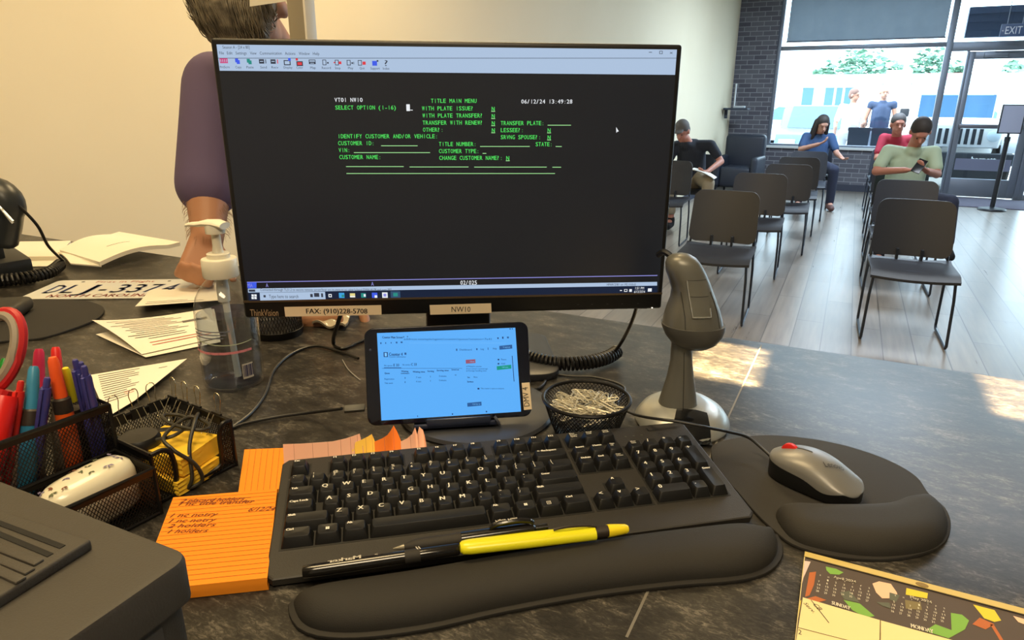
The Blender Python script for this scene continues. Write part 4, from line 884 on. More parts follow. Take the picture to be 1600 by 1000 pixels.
for xx in (0.056,): b.tube(smoothpath([(xx, hb-0.004, -0.01), (xx+0.002, hb-0.006, 0.004), (xx, hb-0.002, 0.010), (xx-0.004, hb+0.004, 0.010)], 6), 0.0018, 8, M=iSD)
b.build('wire_clip', mat('clip_grey', (120, 124, 136), 0.3, 0.6), sd)

# ================================================================== KEYBOARD
KY, KT = R_(12.352), R_(6.939); KU = 0.01905
kx = V((math.cos(KY), math.sin(KY), 0)); ky = V((-math.sin(KY)*math.cos(KT), math.cos(KY)*math.cos(KT), math.sin(KT))); kz = kx.cross(ky)
KM = frame(V((-0.2184, 0.5758, 1.0486)), kx, ky, kz); iKM = KM.inverted()
kbd = thing('keyboard', 'black full-size wired keyboard with white legends on the counter', 'keyboard', KM)
M_KB = mat('keyboard_case', (42, 40, 38), 0.5, bump=(900, 0.15)); M_KEY = mat('keycap_black', (17, 17, 18), 0.40); M_LEG = mat('legend_white', (248, 244, 232), 0.5)
x0, x1, y0, y1 = -0.0090, 0.4390, -0.1190, 0.0465; PZ = -0.0095
b = MB()
zb = lambda y: (iKM @ V((0, 0, 0))).z
def bottomz(y):   # case underside: close to the counter in front, lifted behind
    t = (y - y0)/(y1 - y0); return PZ - 0.0068 - 0.011*t
oc = [(x0+0.006, y0), (x1-0.006, y0), (x1, y0+0.006), (x1, y1-0.006), (x1-0.006, y1), (x0+0.006, y1), (x0, y1-0.006), (x0, y0+0.006)]
b.rings([[(x, y, bottomz(y)) for x, y in oc], [(x, y, PZ-0.0008) for x, y in oc], [(x+(0.0012 if x < 0.2 else -0.0012), y+(0.0012 if y < -0.04 else -0.0012), PZ) for x, y in oc]])
b.build('case', M_KB, kbd, smooth=20)
for fx in (0.03, 0.385):
    b = MB(); pz = bottomz(y1-0.02); b.box((fx, y1-0.024, pz-0.0105), (fx+0.03, y1-0.016, pz+0.001)); b.build('flip_foot', M_KB, kbd)
b = MB()   # recessed key wells
for (a, c, d, e) in [(-0.06, 15.06, -4.56, 0.56), (-0.06, 1.06, 0.78, 1.86), (1.94, 6.06, 0.78, 1.86), (6.44, 10.56, 0.78, 1.86), (10.94, 15.06, 0.78, 1.86), (15.19, 18.31, 0.78, 1.86), (15.19, 18.31, -1.56, 0.56), (15.19, 18.31, -4.56, -3.44), (16.19, 17.31, -3.56, -2.44), (18.44, 22.56, -4.56, 0.56)]:
    b.box((a*KU, d*KU, PZ-0.001), (c*KU, e*KU, PZ+0.00025))
b.build('key_well', mat('well_black', (12, 12, 12), 0.6), kbd)
_KC = {}
def keymesh(w, h):
    if (w, h) in _KC: return _KC[(w, h)]
    mb = MB(); hw, hh = w*KU/2 - 0.0006, h*KU/2 - 0.0006; H = -PZ
    rings = []
    for (ix, iy, z, r, sh) in [(0, 0, PZ+0.0003, 0.0012, 0), (0.0004, 0.0004, PZ+0.0012, 0.0012, 0), (0.0024, 0.0028, -0.0007, 0.0022, 0.0009), (0.0030, 0.0034, 0.0, 0.0022, 0.0009)]:
        rings.append([V((p.x, p.y + sh, z)) for p in rrect(2*(hw-ix), 2*(hh-iy), r, 3)])
    for kk in (0.7, 0.35, 0.02):
        tx = hw - 0.0030; ty = hh - 0.0034
        rr_ = []
        for p in rrect(2*tx, 2*ty, 0.0022, 3):
            x = p.x*kk + (1-kk)*0; x = max(-tx, min(tx, p.x - math.copysign(min(abs(p.x), tx*(1-kk) if w < 1.3 else 0.0065*(1-kk)), p.x))) if True else x
            y = p.y*kk; d = -0.0006*(1 - (x/max(tx, 1e-6))**2 if w < 1.6 else 0.5)
            rr_.append(V((x, y + 0.0009, d*(1-kk**2))))
        rings.append(rr_)
    mb.rings(rings, cap0=True, cap1=True)
    o = mb.build('key', M_KEY, None, smooth=28); me = o.data; bpy.data.objects.remove(o); _KC[(w, h)] = me; return me
def key(x, y, w=1.0, legend=None, h=1.0, small=False):
    o = bpy.data.objects.new('key', keymesh(w, h)); COL.objects.link(o); o.parent = kbd
    cx, cy = (x + w/2)*KU, y*KU - (h-1)*KU/2; o.location = (cx, cy, 0)
    if legend is None: return o
    mb = MB(); tx = w*KU/2 - 0.0048; ty = h*KU/2 - 0.0042
    z = 0.00025
    if legend == 'WIN':
        for dx in (0, 0.0017):
            for dy in (0, 0.0017): mb.poly([(-0.0016+dx, -0.0008+dy, z), (-0.0001+dx, -0.0008+dy, z), (-0.0001+dx, 0.0007+dy, z), (-0.0016+dx, 0.0007+dy, z)])
    elif legend == 'MENU':
        for (a, c, d, e) in [(-0.0035, 0.0005, 0.0012, 0.0016), (-0.0035, 0.0005, -0.0026, -0.0022), (-0.0035, -0.0031, -0.0026, 0.0016), (0.0001, 0.0005, -0.0026, 0.0016), (-0.0026, -0.0004, 0, 0.0003), (-0.0026, -0.0004, -0.001, -0.0007)]:
            mb.poly([(a, d, z), (c, d, z), (c, e, z), (a, e, z)])
    elif isinstance(legend, (list, tuple)):
        n = len(legend)
        for i, s in enumerate(legend):
            hh = 0.0035 if len(s) == 1 else 0.0020
            mb.text(s, -tx + 0.0005, ty - 0.0014 - i*(0.0044 if len(legend[0]) == 1 else 0.0027), hh, z=z, bold=0.00012)
    else:
        hh = 0.0050 if len(legend) == 1 else 0.0027
        mb.text(legend, -tx + 0.0002, ty - hh*0.72, hh, z=z, bold=0.00045)
    lo = mb.build('legend', M_LEG, o, smooth=0, label='white legend'); return o
FY = 1.32
key(0, FY, 1, 'Esc')
for i, x in enumerate([2, 3, 4, 5, 6.5, 7.5, 8.5, 9.5, 11, 12, 13, 14]): key(x, FY, 1, 'F%d' % (i+1))
for i, s in enumerate([['Print', 'Screen', 'SysRq'], ['Scroll', 'Lock'], ['Pause', 'Break']]): key(15.25+i, FY, 1, s)
for i, s in enumerate([('~', '`'), ('!', '1'), ('@', '2'), ('#', '3'), ('$', '4'), ('%', '5'), ('^', '6'), ('&', '7'), ('*', '8'), ('(', '9'), (')', '0'), ('_', '-'), ('+', '=')]): key(i, 0, 1, s)
key(13, 0, 2, '<- Backspace'); key(0, -1, 1.5, 'Tab')
for i, s in enumerate('QWERTYUIOP'): key(1.5+i, -1, 1, s)
key(11.5, -1, 1, ('{', '[')); key(12.5, -1, 1, ('}', ']')); key(13.5, -1, 1.5, ('|', '\\')); key(0, -2, 1.5, 'Caps Lock')
for i, s in enumerate('ASDFGHJKL'): key(1.75+i, -2, 1, s)
key(10.75, -2, 1, (':', ';')); key(11.75, -2, 1, ('"', "'")); key(12.75, -2, 2.25, 'Enter'); key(0, -3, 2.25, 'Shift')
for i, s in enumerate('ZXCVBNM'): key(2.25+i, -3, 1, s)
key(9.25, -3, 1, ('<', ',')); key(10.25, -3, 1, ('>', '.')); key(11.25, -3, 1, ('?', '/')); key(12.25, -3, 2.75, 'Shift')
key(0, -4, 1.5, 'Ctrl'); key(1.5, -4, 1.25, 'WIN'); key(2.75, -4, 1.25, 'Alt'); key(4, -4, 5.75); key(9.75, -4, 1.25, 'Alt'); key(11, -4, 1.25, 'WIN'); key(12.25, -4, 1.25, 'MENU'); key(13.5, -4, 1.5, 'Ctrl')
for i, s in enumerate(['Insert', 'Home', ['Page', 'Up']]): key(15.25+i, 0, 1, s)
for i, s in enumerate(['Delete', 'End', ['Page', 'Down']]): key(15.25+i, -1, 1, s)
key(16.25, -3, 1, '^')
for i, s in enumerate(['<', 'v', '>']): key(15.25+i, -4, 1, s)
for i, s in enumerate([['Num', 'Lock'], '/', '*', '-']): key(18.5+i, 0, 1, s)
for r, row in enumerate(['789', '456', '123']):
    for i, s in enumerate(row): key(18.5+i, -1-r, 1, s)
key(21.5, -1, 1, '+', h=2); key(21.5, -3, 1, 'Enter', h=2); key(18.5, -4, 2, '0'); key(20.5, -4, 1, '.')
b = MB(); b.text('Lenovo', 20.55*KU, 1.75*KU, 0.0062, z=PZ+0.0002, width=0.036, bold=0.0006); b.build('brand_lettering', mat('deboss_black', (16, 16, 16), 0.35), kbd)
b = MB()
for i in range(3): b.lathe([(0.0012, 0), (0.001, 0.0003), (0.0001, 0.0003)], 10, Mx.Translation(((19.0+i*0.5)*KU, 1.45*KU, PZ)))
b.build('indicator_lights', mat('indicator_dim', (70, 76, 66), 0.3), kbd)

# ================================================================== WRIST REST, MOUSE PAD, MOUSE
M_FOAM = mat('foam_black', (37, 35, 32), 0.75, bump=(1400, 0.25)); M_RUB = mat('rubber_black', (30, 28, 26), 0.7)
def resample(pts, n):
    L = [0]; k = len(pts)
    for i in range(k): L.append(L[-1] + (pts[(i+1) % k] - pts[i]).length)
    out = []
    for j in range(n):
        s = L[-1]*j/n; i = 0
        while L[i+1] < s: i += 1
        t = (s - L[i])/max(L[i+1]-L[i], 1e-9); out.append(pts[i].lerp(pts[(i+1) % k], t))
    return out
def pillow(mb, outline, z0, h, width, nx=72, nt=21):
    """domed cushion over a closed outline (2D vectors, long along local x); height follows the distance to the rim"""
    pts = outline; m = len(pts)
    xs = [p.x for p in pts]; xa, xb = min(xs), max(xs)
    def span(x):
        ys = []
        for i in range(m):
            p, q = pts[i], pts[(i+1) % m]
            if (p.x - x)*(q.x - x) <= 0 and abs(p.x - q.x) > 1e-9: ys.append(p.y + (q.y-p.y)*(x-p.x)/(q.x-p.x))
        return (min(ys), max(ys)) if ys else (0, 0)
    def dist(v):
        best = 1e9
        for i in range(m):
            p, q = pts[i], pts[(i+1) % m]; e = q-p; t = max(0, min(1, (v-p).dot(e)/max(e.length_squared, 1e-12)))
            best = min(best, (p + e*t - v).length)
        return best
    P = []
    for i in range(nx):
        x = xa + (xb-xa)*(0.0006 + 0.9988*(0.5 - 0.5*math.cos(PI*i/(nx-1)))*0.6 + 0.9988*0.4*i/(nx-1)); lo, hi = span(x); row = []
        for j in range(nt):
            t = 0.5 - 0.5*math.cos(PI*j/(nt-1)); v = V((x, lo + (hi-lo)*t)); d = min(1.0, dist(v)/width)
            row.append([v.x, v.y, h*(1 - (1-d)**2.2)**0.5 if d > 0 else 0.0])
        P.append(row)
    for _ in range(3):
        Z = [[P[i][j][2] for j in range(nt)] for i in range(nx)]
        for i in range(1, nx-1):
            for j in range(1, nt-1): P[i][j][2] = 0.4*Z[i][j] + 0.15*(Z[i-1][j] + Z[i+1][j] + Z[i][j-1] + Z[i][j+1])
    mb.add([(p[0], p[1], z0 + p[2]) for r in P for p in r], [(i*nt+j, (i+1)*nt+j, (i+1)*nt+j+1, i*nt+j+1) for i in range(nx-1) for j in range(nt-1)])
WR = T(0.03, 0.50, CT, R_(10)); iWR = WR.inverted()
def loc2(M_inv, px, py, z): q = M_inv @ at(px, py, z); return V((q.x, q.y))
front = [(450, 950), (470, 990), (541, 1003), (661, 990), (787, 962), (924, 937), (1050, 921), (1155, 912), (1203, 897), (1223, 869), (1213, 838)]
wo = [loc2(iWR, x, y, CT) for x, y in front]
back = [(1188, 818), (1150, 813), (1060, 822), (945, 837), (800, 858), (650, 884), (510, 905), (474, 915)]
wo += [loc2(iWR, x, y, CT + 0.015) + V((0.0, 0.004)) for x, y in back]
wo = smoothpath([V((p.x, p.y, 0)) for p in wo], 6, closed=True); wo = [V((p.x, p.y)) for p in wo]; wo = resample(wo, 96)
wr = thing('wrist_rest', 'long black padded wrist rest in front of the keyboard', 'wrist rest', WR)
b = MB(); b.prism(wo, 0.0002, 0.004); b.build('base', M_RUB, wr, bevel=0.0012)
b = MB(); win = inset(wo, 0.005); pillow(b, win, 0.004, 0.019, 0.024); b.build('cushion', M_FOAM, wr, smooth=70)
MP = T(0.35, 0.68, CT, 0); iMP = MP.inverted()
mp = thing('mouse_pad', 'black round mouse pad with wrist cushion beside the keyboard', 'mouse pad', MP)
po = [(1112, 702), (1140, 690), (1190, 684), (1250, 687), (1320, 700), (1385, 722), (1430, 748), (1450, 775), (1476, 798), (1485, 826), (1472, 855), (1430, 872), (1370, 879), (1300, 873), (1240, 856), (1208, 832), (1178, 803), (1150, 770), (1118, 735)]
pp = [loc2(iMP, x, y, CT) for x, y in po]; pp = resample([V((p.x, p.y)) for p in smoothpath([V((p.x, p.y, 0)) for p in pp], 6, closed=True)], 96)
b = MB(); b.prism(pp, 0.0002, 0.0036); b.build('pad', mat('pad_cloth', (40, 38, 36), 0.8, bump=(1600, 0.2)), mp, bevel=0.0008)
co = [(1212, 806), (1232, 797), (1300, 799), (1375, 797), (1412, 786), (1448, 784), (1476, 806), (1478, 836), (1452, 859), (1380, 869), (1305, 862), (1240, 843)]
cc = [loc2(iMP, x, y, CT + 0.004) for x, y in co]; cc = resample([V((p.x, p.y)) for p in smoothpath([V((p.x, p.y, 0)) for p in cc], 6, closed=True)], 80)
b = MB(); pillow(b, cc, 0.0036, 0.018, 0.022); b.build('wrist_cushion', M_FOAM, mp, smooth=70)
# mouse
mf, mb_ = at(1206, 716, CT+0.016), at(1346, 772, CT+0.016); md = (mb_ - mf); ml = md.length; mang = math.atan2(md.y, md.x)
MOU = T((mf.x+mb_.x)/2, (mf.y+mb_.y)/2, CT+0.0038, mang)   # local +x = towards the palm end
mouse = thing('mouse', 'grey wired mouse with red scroll wheel on the black pad', 'mouse', MOU)
L = ml*0.5
def mhalf(t):   # half width along length, t 0..1 from the front
    return 0.0275*(max(0.0, 1 - abs(2*t-1)**3.4))**0.42*(0.94 + 0.10*t)
def mtop(t): return 0.010 + 0.027*math.sin(PI*min(1, (0.16 + 0.80*t)))**0.9*(1 if t < 0.62 else 1 - 0.35*((t-0.62)/0.38)**2)
def mseam(t): return 0.0205 - 0.006*math.exp(-((t-0.72)/0.16)**2) - 0.004*t
def mrow(t, which):
    hw = mhalf(t); x = -L + 2*L*t; top = mtop(t); se = min(mseam(t), top*0.85); out = []
    if which == 'top':
        for i in range(17):
            a = PI*i/16; y = hw*math.cos(a)*1.0; z = se + (top-se)*math.sin(a)**0.75; out.append((x, y, z))
    else:
        for i in range(9): out.append((x, hw, 0.001 + (se-0.001)*(1-i/8)))
    return out
ts_ = [0.004 + 0.992*(0.5 - 0.5*math.cos(PI*i/40)) for i in range(41)]
b = MB(); rows = [mrow(t, 'top') for t in ts_]; n = 17
b.add([p for r in rows for p in r], [(i*n+j, i*n+j+1, (i+1)*n+j+1, (i+1)*n+j) for i in range(40) for j in range(16)] + [tuple(range(n)), tuple(reversed([40*n+j for j in range(n)]))])
b.build('top_shell', mat('mouse_grey', (124, 124, 124), 0.38, 0.25), mouse, fixn=True, smooth=60)
b = MB()
rows = []
for t in ts_:
    hw = mhalf(t)*0.985; x = (-L + 2*L*t)*0.995; se = min(mseam(t), mtop(t)*0.85)
    rows.append([(x, hw*0.90, 0.0006), (x, hw*0.97, 0.004), (x, hw, se), (x, -hw, se), (x, -hw*0.97, 0.004), (x, -hw*0.90, 0.0006)])
n = 6
b.add([p for r in rows for p in r], [(i*n+j, i*n+(j+1) % n, (i+1)*n+(j+1) % n, (i+1)*n+j) for i in range(40) for j in range(6)] + [tuple(range(n)), tuple(reversed([40*n+j for j in range(n)]))])
b.build('lower_shell', mat('mouse_black', (24, 25, 28), 0.45), mouse, fixn=True, smooth=50)
tw_ = 0.20; b = MB(); b.lathe([(0.0075, -0.0032), (0.0095, -0.002), (0.0095, 0.002), (0.0075, 0.0032)], 24, Mx.Translation((-L+2*L*tw_, 0, mtop(tw_)-0.0052)) @ Mx.Rotation(PI/2, 4, 'X')); b.build('scroll_wheel', mat('wheel_red', (214, 40, 36), 0.4), mouse)
b = MB(); b.tube([(-L+2*L*t, 0, mtop(t)+0.0001) for t in (0.27, 0.31, 0.36, 0.40, 0.44)], 0.0006, 6); b.build('button_split', mat('split_black', (20, 20, 20), 0.5), mouse)
b = MB()
# lettering laid on the palm end, reading towards the user
g = glyphs('Lenovo'); gx0 = min(p.x for p in g[0]); gx1 = max(p.x for p in g[0])
sc2 = 0.021/(gx1-gx0); vv = []
for p in g[0]:
    a = (p.x-gx0)*sc2 - 0.0105; c = p.y*0.0062/CAPH - 0.003   # a: reading direction, c: up the letters
    x = 0.018 + a*0.61 - c*0.79; y = -0.002 + a*0.79 + c*0.61
    t = (x + L)/(2*L); hw = mhalf(t); aa = math.acos(max(-1, min(1, y/hw))); se = min(mseam(t), mtop(t)*0.85)
    vv.append((x, y, se + (mtop(t)-se)*math.sin(aa)**0.75 + 0.0013))
b.add(vv, g[1]); b.build('brand_lettering', mat('deboss_dark', (48, 48, 48), 0.4), mouse, smooth=0)
iMO = MOU.inverted()
b = MB(); cp_ = [V((-L+0.002, 0, 0.012))] + [iMO @ at(px, py, z) for px, py, z in [(1190, 700, CT+0.016), (1168, 683, CT+0.022), (1135, 674, CT+0.034), (1100, 667, CT+0.046), (1060, 659, CT+0.050), (1030, 655, CT+0.048), (1005, 651, CT+0.032), (985, 645, CT+0.010), (965, 632, CT+0.003), (975, 605, CT+0.003), (930, 590, CT+0.003), (870, 585, CT+0.003), (800, 560, CT+0.003)]]
b.tube(smoothpath(cp_, 8), 0.0017, 8); b.build('cable', mat('cable_black', (28, 28, 30), 0.5), mouse)

# ================================================================== BARCODE SCANNER AND ITS STAND
M_SCN = mat('scanner_grey', (112, 112, 107), 0.36, 0.3); M_SCN2 = mat('scanner_dark', (62, 62, 60), 0.45, 0.15); M_SIL = mat('stand_silver', (176, 178, 174), 0.32, 0.55)
SM = T(0.2175, 0.780, CT, R_(-12)); st_ = thing('scanner_stand', 'silver oval-based stand with flared grey post holding the barcode scanner', 'scanner stand', SM); iSM = SM.inverted()
def ov(rx, ry, z, n=48):
    out = []
    for i in range(n):
        a = 2*PI*i/n; x = rx*math.cos(a); y = ry*math.sin(a)
        if y > 0: x *= 1 - 0.10*math.sin(a)
        out.append(V((x, y, z)))
    return out
b = MB(); KD = [(0.0575, 0.068, 0.0002), (0.0590, 0.070, 0.003), (0.0580, 0.069, 0.007), (0.052, 0.060, 0.016), (0.042, 0.046, 0.023), (0.028, 0.030, 0.027)]
b.rings([ov(*k_) for k_ in KD]); b.build('base', M_SIL, st_)
def on_dome(x, y):
    r = math.sqrt((x/0.059)**2 + (y/0.070)**2)
    k_ = [(0.0, 0.0272), (0.45, 0.0272), (0.68, 0.0232), (0.87, 0.0163), (0.985, 0.0075), (1.0, 0.003)]
    for (a, za), (c, zc) in zip(k_, k_[1:]):
        if r <= c: return za + (zc-za)*(r-a)/(c-a)
    return 0.003
b = MB(); b.grid(9, 14, lambda s, t: (lambda x, y: (x, y, on_dome(x, y) + 0.0008))((0.010 + (-0.020 + 0.040*s)*(0.9 + 0.30*t)), -0.026 - 0.0425*t), flip=True); b.build('black_insert', mat('insert_black', (14, 15, 18), 0.15, coat=0.4), st_)
b = MB(); b.lathe([(0.006, 0.0), (0.006, 0.0006), (0.0001, 0.0006)], 16, Mx.Translation((0.048, -0.014, 0.0138)) @ Mx.Rotation(R_(35), 4, 'Y')); b.build('screw_hole', M_BEZ, st_)
YS = 0.776
def px_ring(y, xl, xr, depth, inv, p=2.2, n=36, dy=0.0):
    a, c = aty(xl, y, YS), aty(xr, y, YS); ce = (a+c)/2; rx = (c-a).length/2; ce.y += dy; out = []
    for i in range(n):
        g = 2*PI*i/n; u_, v_ = math.cos(g), math.sin(g)
        out.append(inv @ V((ce.x + rx*math.copysign(abs(u_)**(2/p), u_), ce.y + depth*math.copysign(abs(v_)**(2/p), v_), ce.z)))
    return out
b = MB(); b.rings([px_ring(y, xl, xr, d, iSM, 2.2) for y, xl, xr, d in [(636, 1028, 1090, 0.022), (630, 1029, 1089, 0.0215), (612, 1035, 1086.5, 0.0185), (590, 1042, 1084, 0.0155), (565, 1047.5, 1081.5, 0.0135), (530, 1050, 1080, 0.0125)]]); b.build('post', M_SCN, st_)
b = MB(); b.tube([iSM @ (aty(x, y, YS) + V((0, -d, 0))) for x, y, d in [(1061, 628, 0.0214), (1062, 612, 0.0185), (1063.5, 590, 0.0155), (1064.5, 565, 0.0135), (1065, 545, 0.0129)]], 0.0005, 6); b.build('mould_line', M_SCN2, st_)
SH = T(0.208, YS, CT + 0.13); iSH = SH.inverted()
shd = thing('barcode_scanner', 'grey handheld barcode scanner resting upright in the silver stand', 'scanner', SH)
HR = [(506, 1036, 1128.5, 0.030), (495, 1037.5, 1126.5, 0.0295), (480, 1042.5, 1122.5, 0.028), (466, 1048, 1117.5, 0.026), (452, 1050, 1112.5, 0.024), (438, 1046, 1107.5, 0.0225), (424, 1041, 1101.5, 0.021), (411, 1040, 1094, 0.019), (403, 1043.5, 1087.5, 0.016), (398, 1051, 1079, 0.011), (396, 1060, 1071, 0.005)]
b = MB(); b.rings([px_ring(y, xl, xr, d, iSH, 2.3) for y, xl, xr, d in HR]); b.build('housing', M_SCN, shd, smooth=60)
b = MB(); b.rings([px_ring(y, xl, xr, d, iSH, 2.2) for y, xl, xr, d in [(541.5, 1068, 1094, 0.010), (540, 1060, 1106, 0.019), (533, 1048, 1119, 0.026), (522, 1039.5, 1127.5, 0.0305), (511, 1035, 1131.5, 0.0325), (504.5, 1034, 1131.5, 0.033), (504.5, 1037, 1127.5, 0.030)]]); b.build('cup', mat('cup_grey', (96, 96, 94), 0.4, 0.25), shd, smooth=50)
def hsurf(px, py, off):   # point of the housing front seen at a pixel
    for (ya, la, ra, da), (yb, lb_, rb, db) in zip(HR, HR[1:]):
        if yb <= py <= ya:
            t = (py-ya)/(yb-ya); l_, r_, d_ = la+(lb_-la)*t, ra+(rb-ra)*t, da+(db-da)*t; u_ = (px-(l_+r_)/2)/((r_-l_)/2)
            q = max(0.0, 1-abs(u_)**2.3)**(1/2.3); return iSH @ (aty(px, py, YS) + V((0, -d_*q - off, 0)))
PN = lambda s, t, off: hsurf(1073 + (1066-1073)*t + (28 + 3*t)*s, 485 - 54*t, off)
b = MB(); b.grid(9, 9, lambda s, t: PN(s, t, 0.0010)); b.build('button_panel', mat('button_grey', (118, 118, 112), 0.33, 0.3), shd)
b = MB(); b.tube([PN(0, t/8, 0.0013) for t in range(8, -1, -1)] + [PN(s/8, 0, 0.0013) for s in range(1, 9)] + [PN(1, t/8, 0.0013) for t in range(1, 3)], 0.0009, 6); b.build('button_trim', mat('trim_silver', (196, 198, 196), 0.25, 0.7), shd)
b = MB(); b.tube([PN(s/8, 0.56, 0.0012) for s in range(9)], 0.0004, 6); b.tube([PN(s/8, 1.0, 0.0010) for s in range(9)], 0.0004, 6); b.build('button_split', M_SCN2, shd)
b = MB(); b.tube([hsurf(x, y, 0.0003) for x, y in [(1116, 504), (1113, 480), (1108, 462), (1103, 450)]], 0.0005, 6); b.tube([hsurf(x, y, 0.0003) for x, y in [(1062, 504), (1062, 485), (1060, 465), (1058, 450)]], 0.0005, 6); b.build('mould_line', M_SCN2, shd)
b = MB(); b.tube(smoothpath([iSH @ (aty(1050, 402, YS) + V((0, 0.008, 0))), iSH @ (aty(1041, 397, YS) + V((0, 0.012, 0))), iSH @ (aty(1034, 404, YS) + V((0, 0.02, 0)))], 6), 0.0038, 8); b.build('cord_boot', M_BEZ, shd)

# ================================================================== COILED CORD
def coil(path, r, wire, turns):
    pts = [V(p) for p in path]; L = [0]
    for a, c in zip(pts, pts[1:]): L.append(L[-1] + (c-a).length)
    out = []; N = turns*10; i = 0; nrm = None
    for k_ in range(N+1):
        s = L[-1]*k_/N
        while i < len(L)-2 and L[i+1] < s: i += 1
        t = (s-L[i])/max(L[i+1]-L[i], 1e-9); p = pts[i].lerp(pts[i+1], t); d = (pts[i+1]-pts[i]).normalized()
        nrm = d.orthogonal().normalized() if nrm is None else (nrm - d*nrm.dot(d)).normalized()
        bn = d.cross(nrm); a = 2*PI*k_/10; out.append(p + (nrm*math.cos(a) + bn*math.sin(a))*r)
    return out
M_CBL = mat('cord_black', (24, 24, 26), 0.4)
cp_ = smoothpath([at(964, 549, CT+0.014), at(950, 558, CT+0.013), at(925, 565, CT+0.013), at(890, 568, CT+0.013), at(855, 565, CT+0.013), at(815, 555, CT+0.013), at(770, 545, CT+0.013)], 12)
b = MB(); pts = coil(cp_, 0.0088, 0.0024, 38)
lead = smoothpath([aty(1003, 440, 0.93), aty(993, 485, 0.945), aty(983, 512, 0.95), aty(969, 538, 0.95), pts[0]], 8)
b.tube(lead[:-1] + pts, 0.0026, 7); o = b.build('coiled_cord', M_CBL); tag(o, 'thick black coiled cord lying on the counter right of the tablet', 'cord')

# ================================================================== BOWL OF PAPER CLIPS
BM = T(0.0905, 0.742, CT, 0); bw = thing('mesh_bowl', 'round black wire-mesh bowl full of silver paper clips', 'bowl', BM)
M_WIRE = mat('mesh_black', (22, 21, 22), 0.4, 0.3)
BR, BH = 0.052, 0.047
def bwall(t): return 0.036 + (BR-0.036)*(t**0.8)
b = MB(); b.tube([(BR*math.cos(2*PI*i/48), BR*math.sin(2*PI*i/48), BH) for i in range(48)], 0.0023, 8, closed=True); b.build('rim', M_WIRE, bw)
b = MB(); b.lathe([(0.0365, 0.0), (0.0375, 0.002), (0.0365, 0.004), (0.0001, 0.004)], 48); b.build('base', M_WIRE, bw)
b = MB()
for sgn in (-1, 1):
    for i in range(66):
        a0 = 2*PI*i/66; b.tube([((bwall(t))*math.cos(a0 + sgn*0.75*t), bwall(t)*math.sin(a0 + sgn*0.75*t), 0.002 + (BH-0.002)*t) for t in [k_/7 for k_ in range(8)]], 0.00052, 4, caps=False)
b.build('mesh_wall', M_WIRE, bw)
M_CLIP = mat('clip_steel', (222, 216, 196), 0.4, 0.55)
def clip_path():
    pts = []
    def arc(cx, cy, r, a0, a1, n=6):
        for i in range(n+1): a = R_(a0 + (a1-a0)*i/n); pts.append(V((cx + r*math.cos(a), cy + r*math.sin(a), 0)))
    pts.append(V((-0.0095, 0.0022, 0.0004))); arc(0.011, 0.0, 0.0022, 90, -90); arc(-0.013, 0.0006, 0.0028, 270, 90); arc(0.0135, 0.0002, 0.0034, 90, -90); pts.append(V((-0.006, -0.0032, 0.0)))
    return pts
cb = MB(); cb.tube(clip_path(), 0.00048, 5); clip0 = cb.build('paper_clip', M_CLIP)
rnd = random.Random(11); NC = 84
for i in range(NC):
    o = clip0 if i == 0 else clip0.copy()
    if i: COL.objects.link(o)
    lay = i/NC; rr = (0.040 - 0.006*lay)*math.sqrt(rnd.random())*0.92; a = rnd.uniform(0, 2*PI)
    z = 0.021 + 0.029*lay + 0.005*rnd.random() - 0.012*(rr/0.036)**2*lay + (0.008*(rr/0.03)**2)*(1-lay)
    yaw = rnd.gauss(2.5, 0.8) if rnd.random() < 0.75 else rnd.uniform(0, PI)
    o.matrix_world = BM @ Mx.Translation((rr*math.cos(a), rr*math.sin(a), z)) @ Mx.Rotation(yaw, 4, 'Z') @ Mx.Rotation(rnd.gauss(0, 0.16), 4, 'Y') @ Mx.Rotation(rnd.gauss(0, 0.25), 4, 'X')
    tag(o, 'silver wire paper clip in the heap filling the black mesh bowl', 'paper clip', 'paper clips in the mesh bowl')

# ================================================================== HAND SANITIZER BOTTLE
BT = T(-0.3985, 0.893, CT, R_(-14)); bt = thing('pump_bottle', 'clear pump bottle of hand sanitizer with white pump top', 'bottle', BT)
def clear(name, tint, ior=1.15, rough=0.03):
    mt = bpy.data.materials.new(name); mt.use_nodes = True; nt = mt.node_tree; nt.nodes.remove(nt.nodes['Principled BSDF']); out = nt.nodes['Material Output']
    t = nt.nodes.new('ShaderNodeBsdfTransparent'); t.inputs[0].default_value = (*tint, 1); g = nt.nodes.new('ShaderNodeBsdfGlossy'); g.inputs['Roughness'].default_value = rough
    lw = facing_fresnel(nt, 0.07, 0.85); mx = nt.nodes.new('ShaderNodeMixShader')
    nt.links.new(lw.outputs[0], mx.inputs[0]); nt.links.new(t.outputs[0], mx.inputs[1]); nt.links.new(g.outputs[0], mx.inputs[2]); nt.links.new(mx.outputs[0], out.inputs[0]); return mt
b = MB(); b.lathe([(0.030, 0.003), (0.037, 0.0005), (0.040, 0.003), (0.0412, 0.010), (0.0412, 0.104), (0.0402, 0.116), (0.0365, 0.130), (0.030, 0.142), (0.022, 0.151), (0.0165, 0.156), (0.0155, 0.166)], 48); b.build('clear_body', clear('clear_plastic', (0.93, 0.93, 0.93)), bt, smooth=60)
b = MB(); b.lathe([(0.001, 0.004), (0.036, 0.0045), (0.0385, 0.010), (0.0392, 0.100), (0.0385, 0.106), (0.001, 0.1065)], 48); b.build('gel', clear('clear_gel', (0.70, 0.75, 0.82)), bt, smooth=60)
b = MB(); b.tube([(0.0, 0, 0.166), (0.003, 0.0, 0.10), (0.010, -0.004, 0.012)], [0.0052, 0.0045, 0.0045], 12); b.lathe([(0.008, 0.122), (0.0085, 0.140), (0.006, 0.165)], 16, None); b.build('dip_tube', mat('tube_milky', (222, 224, 216), 0.4), bt)
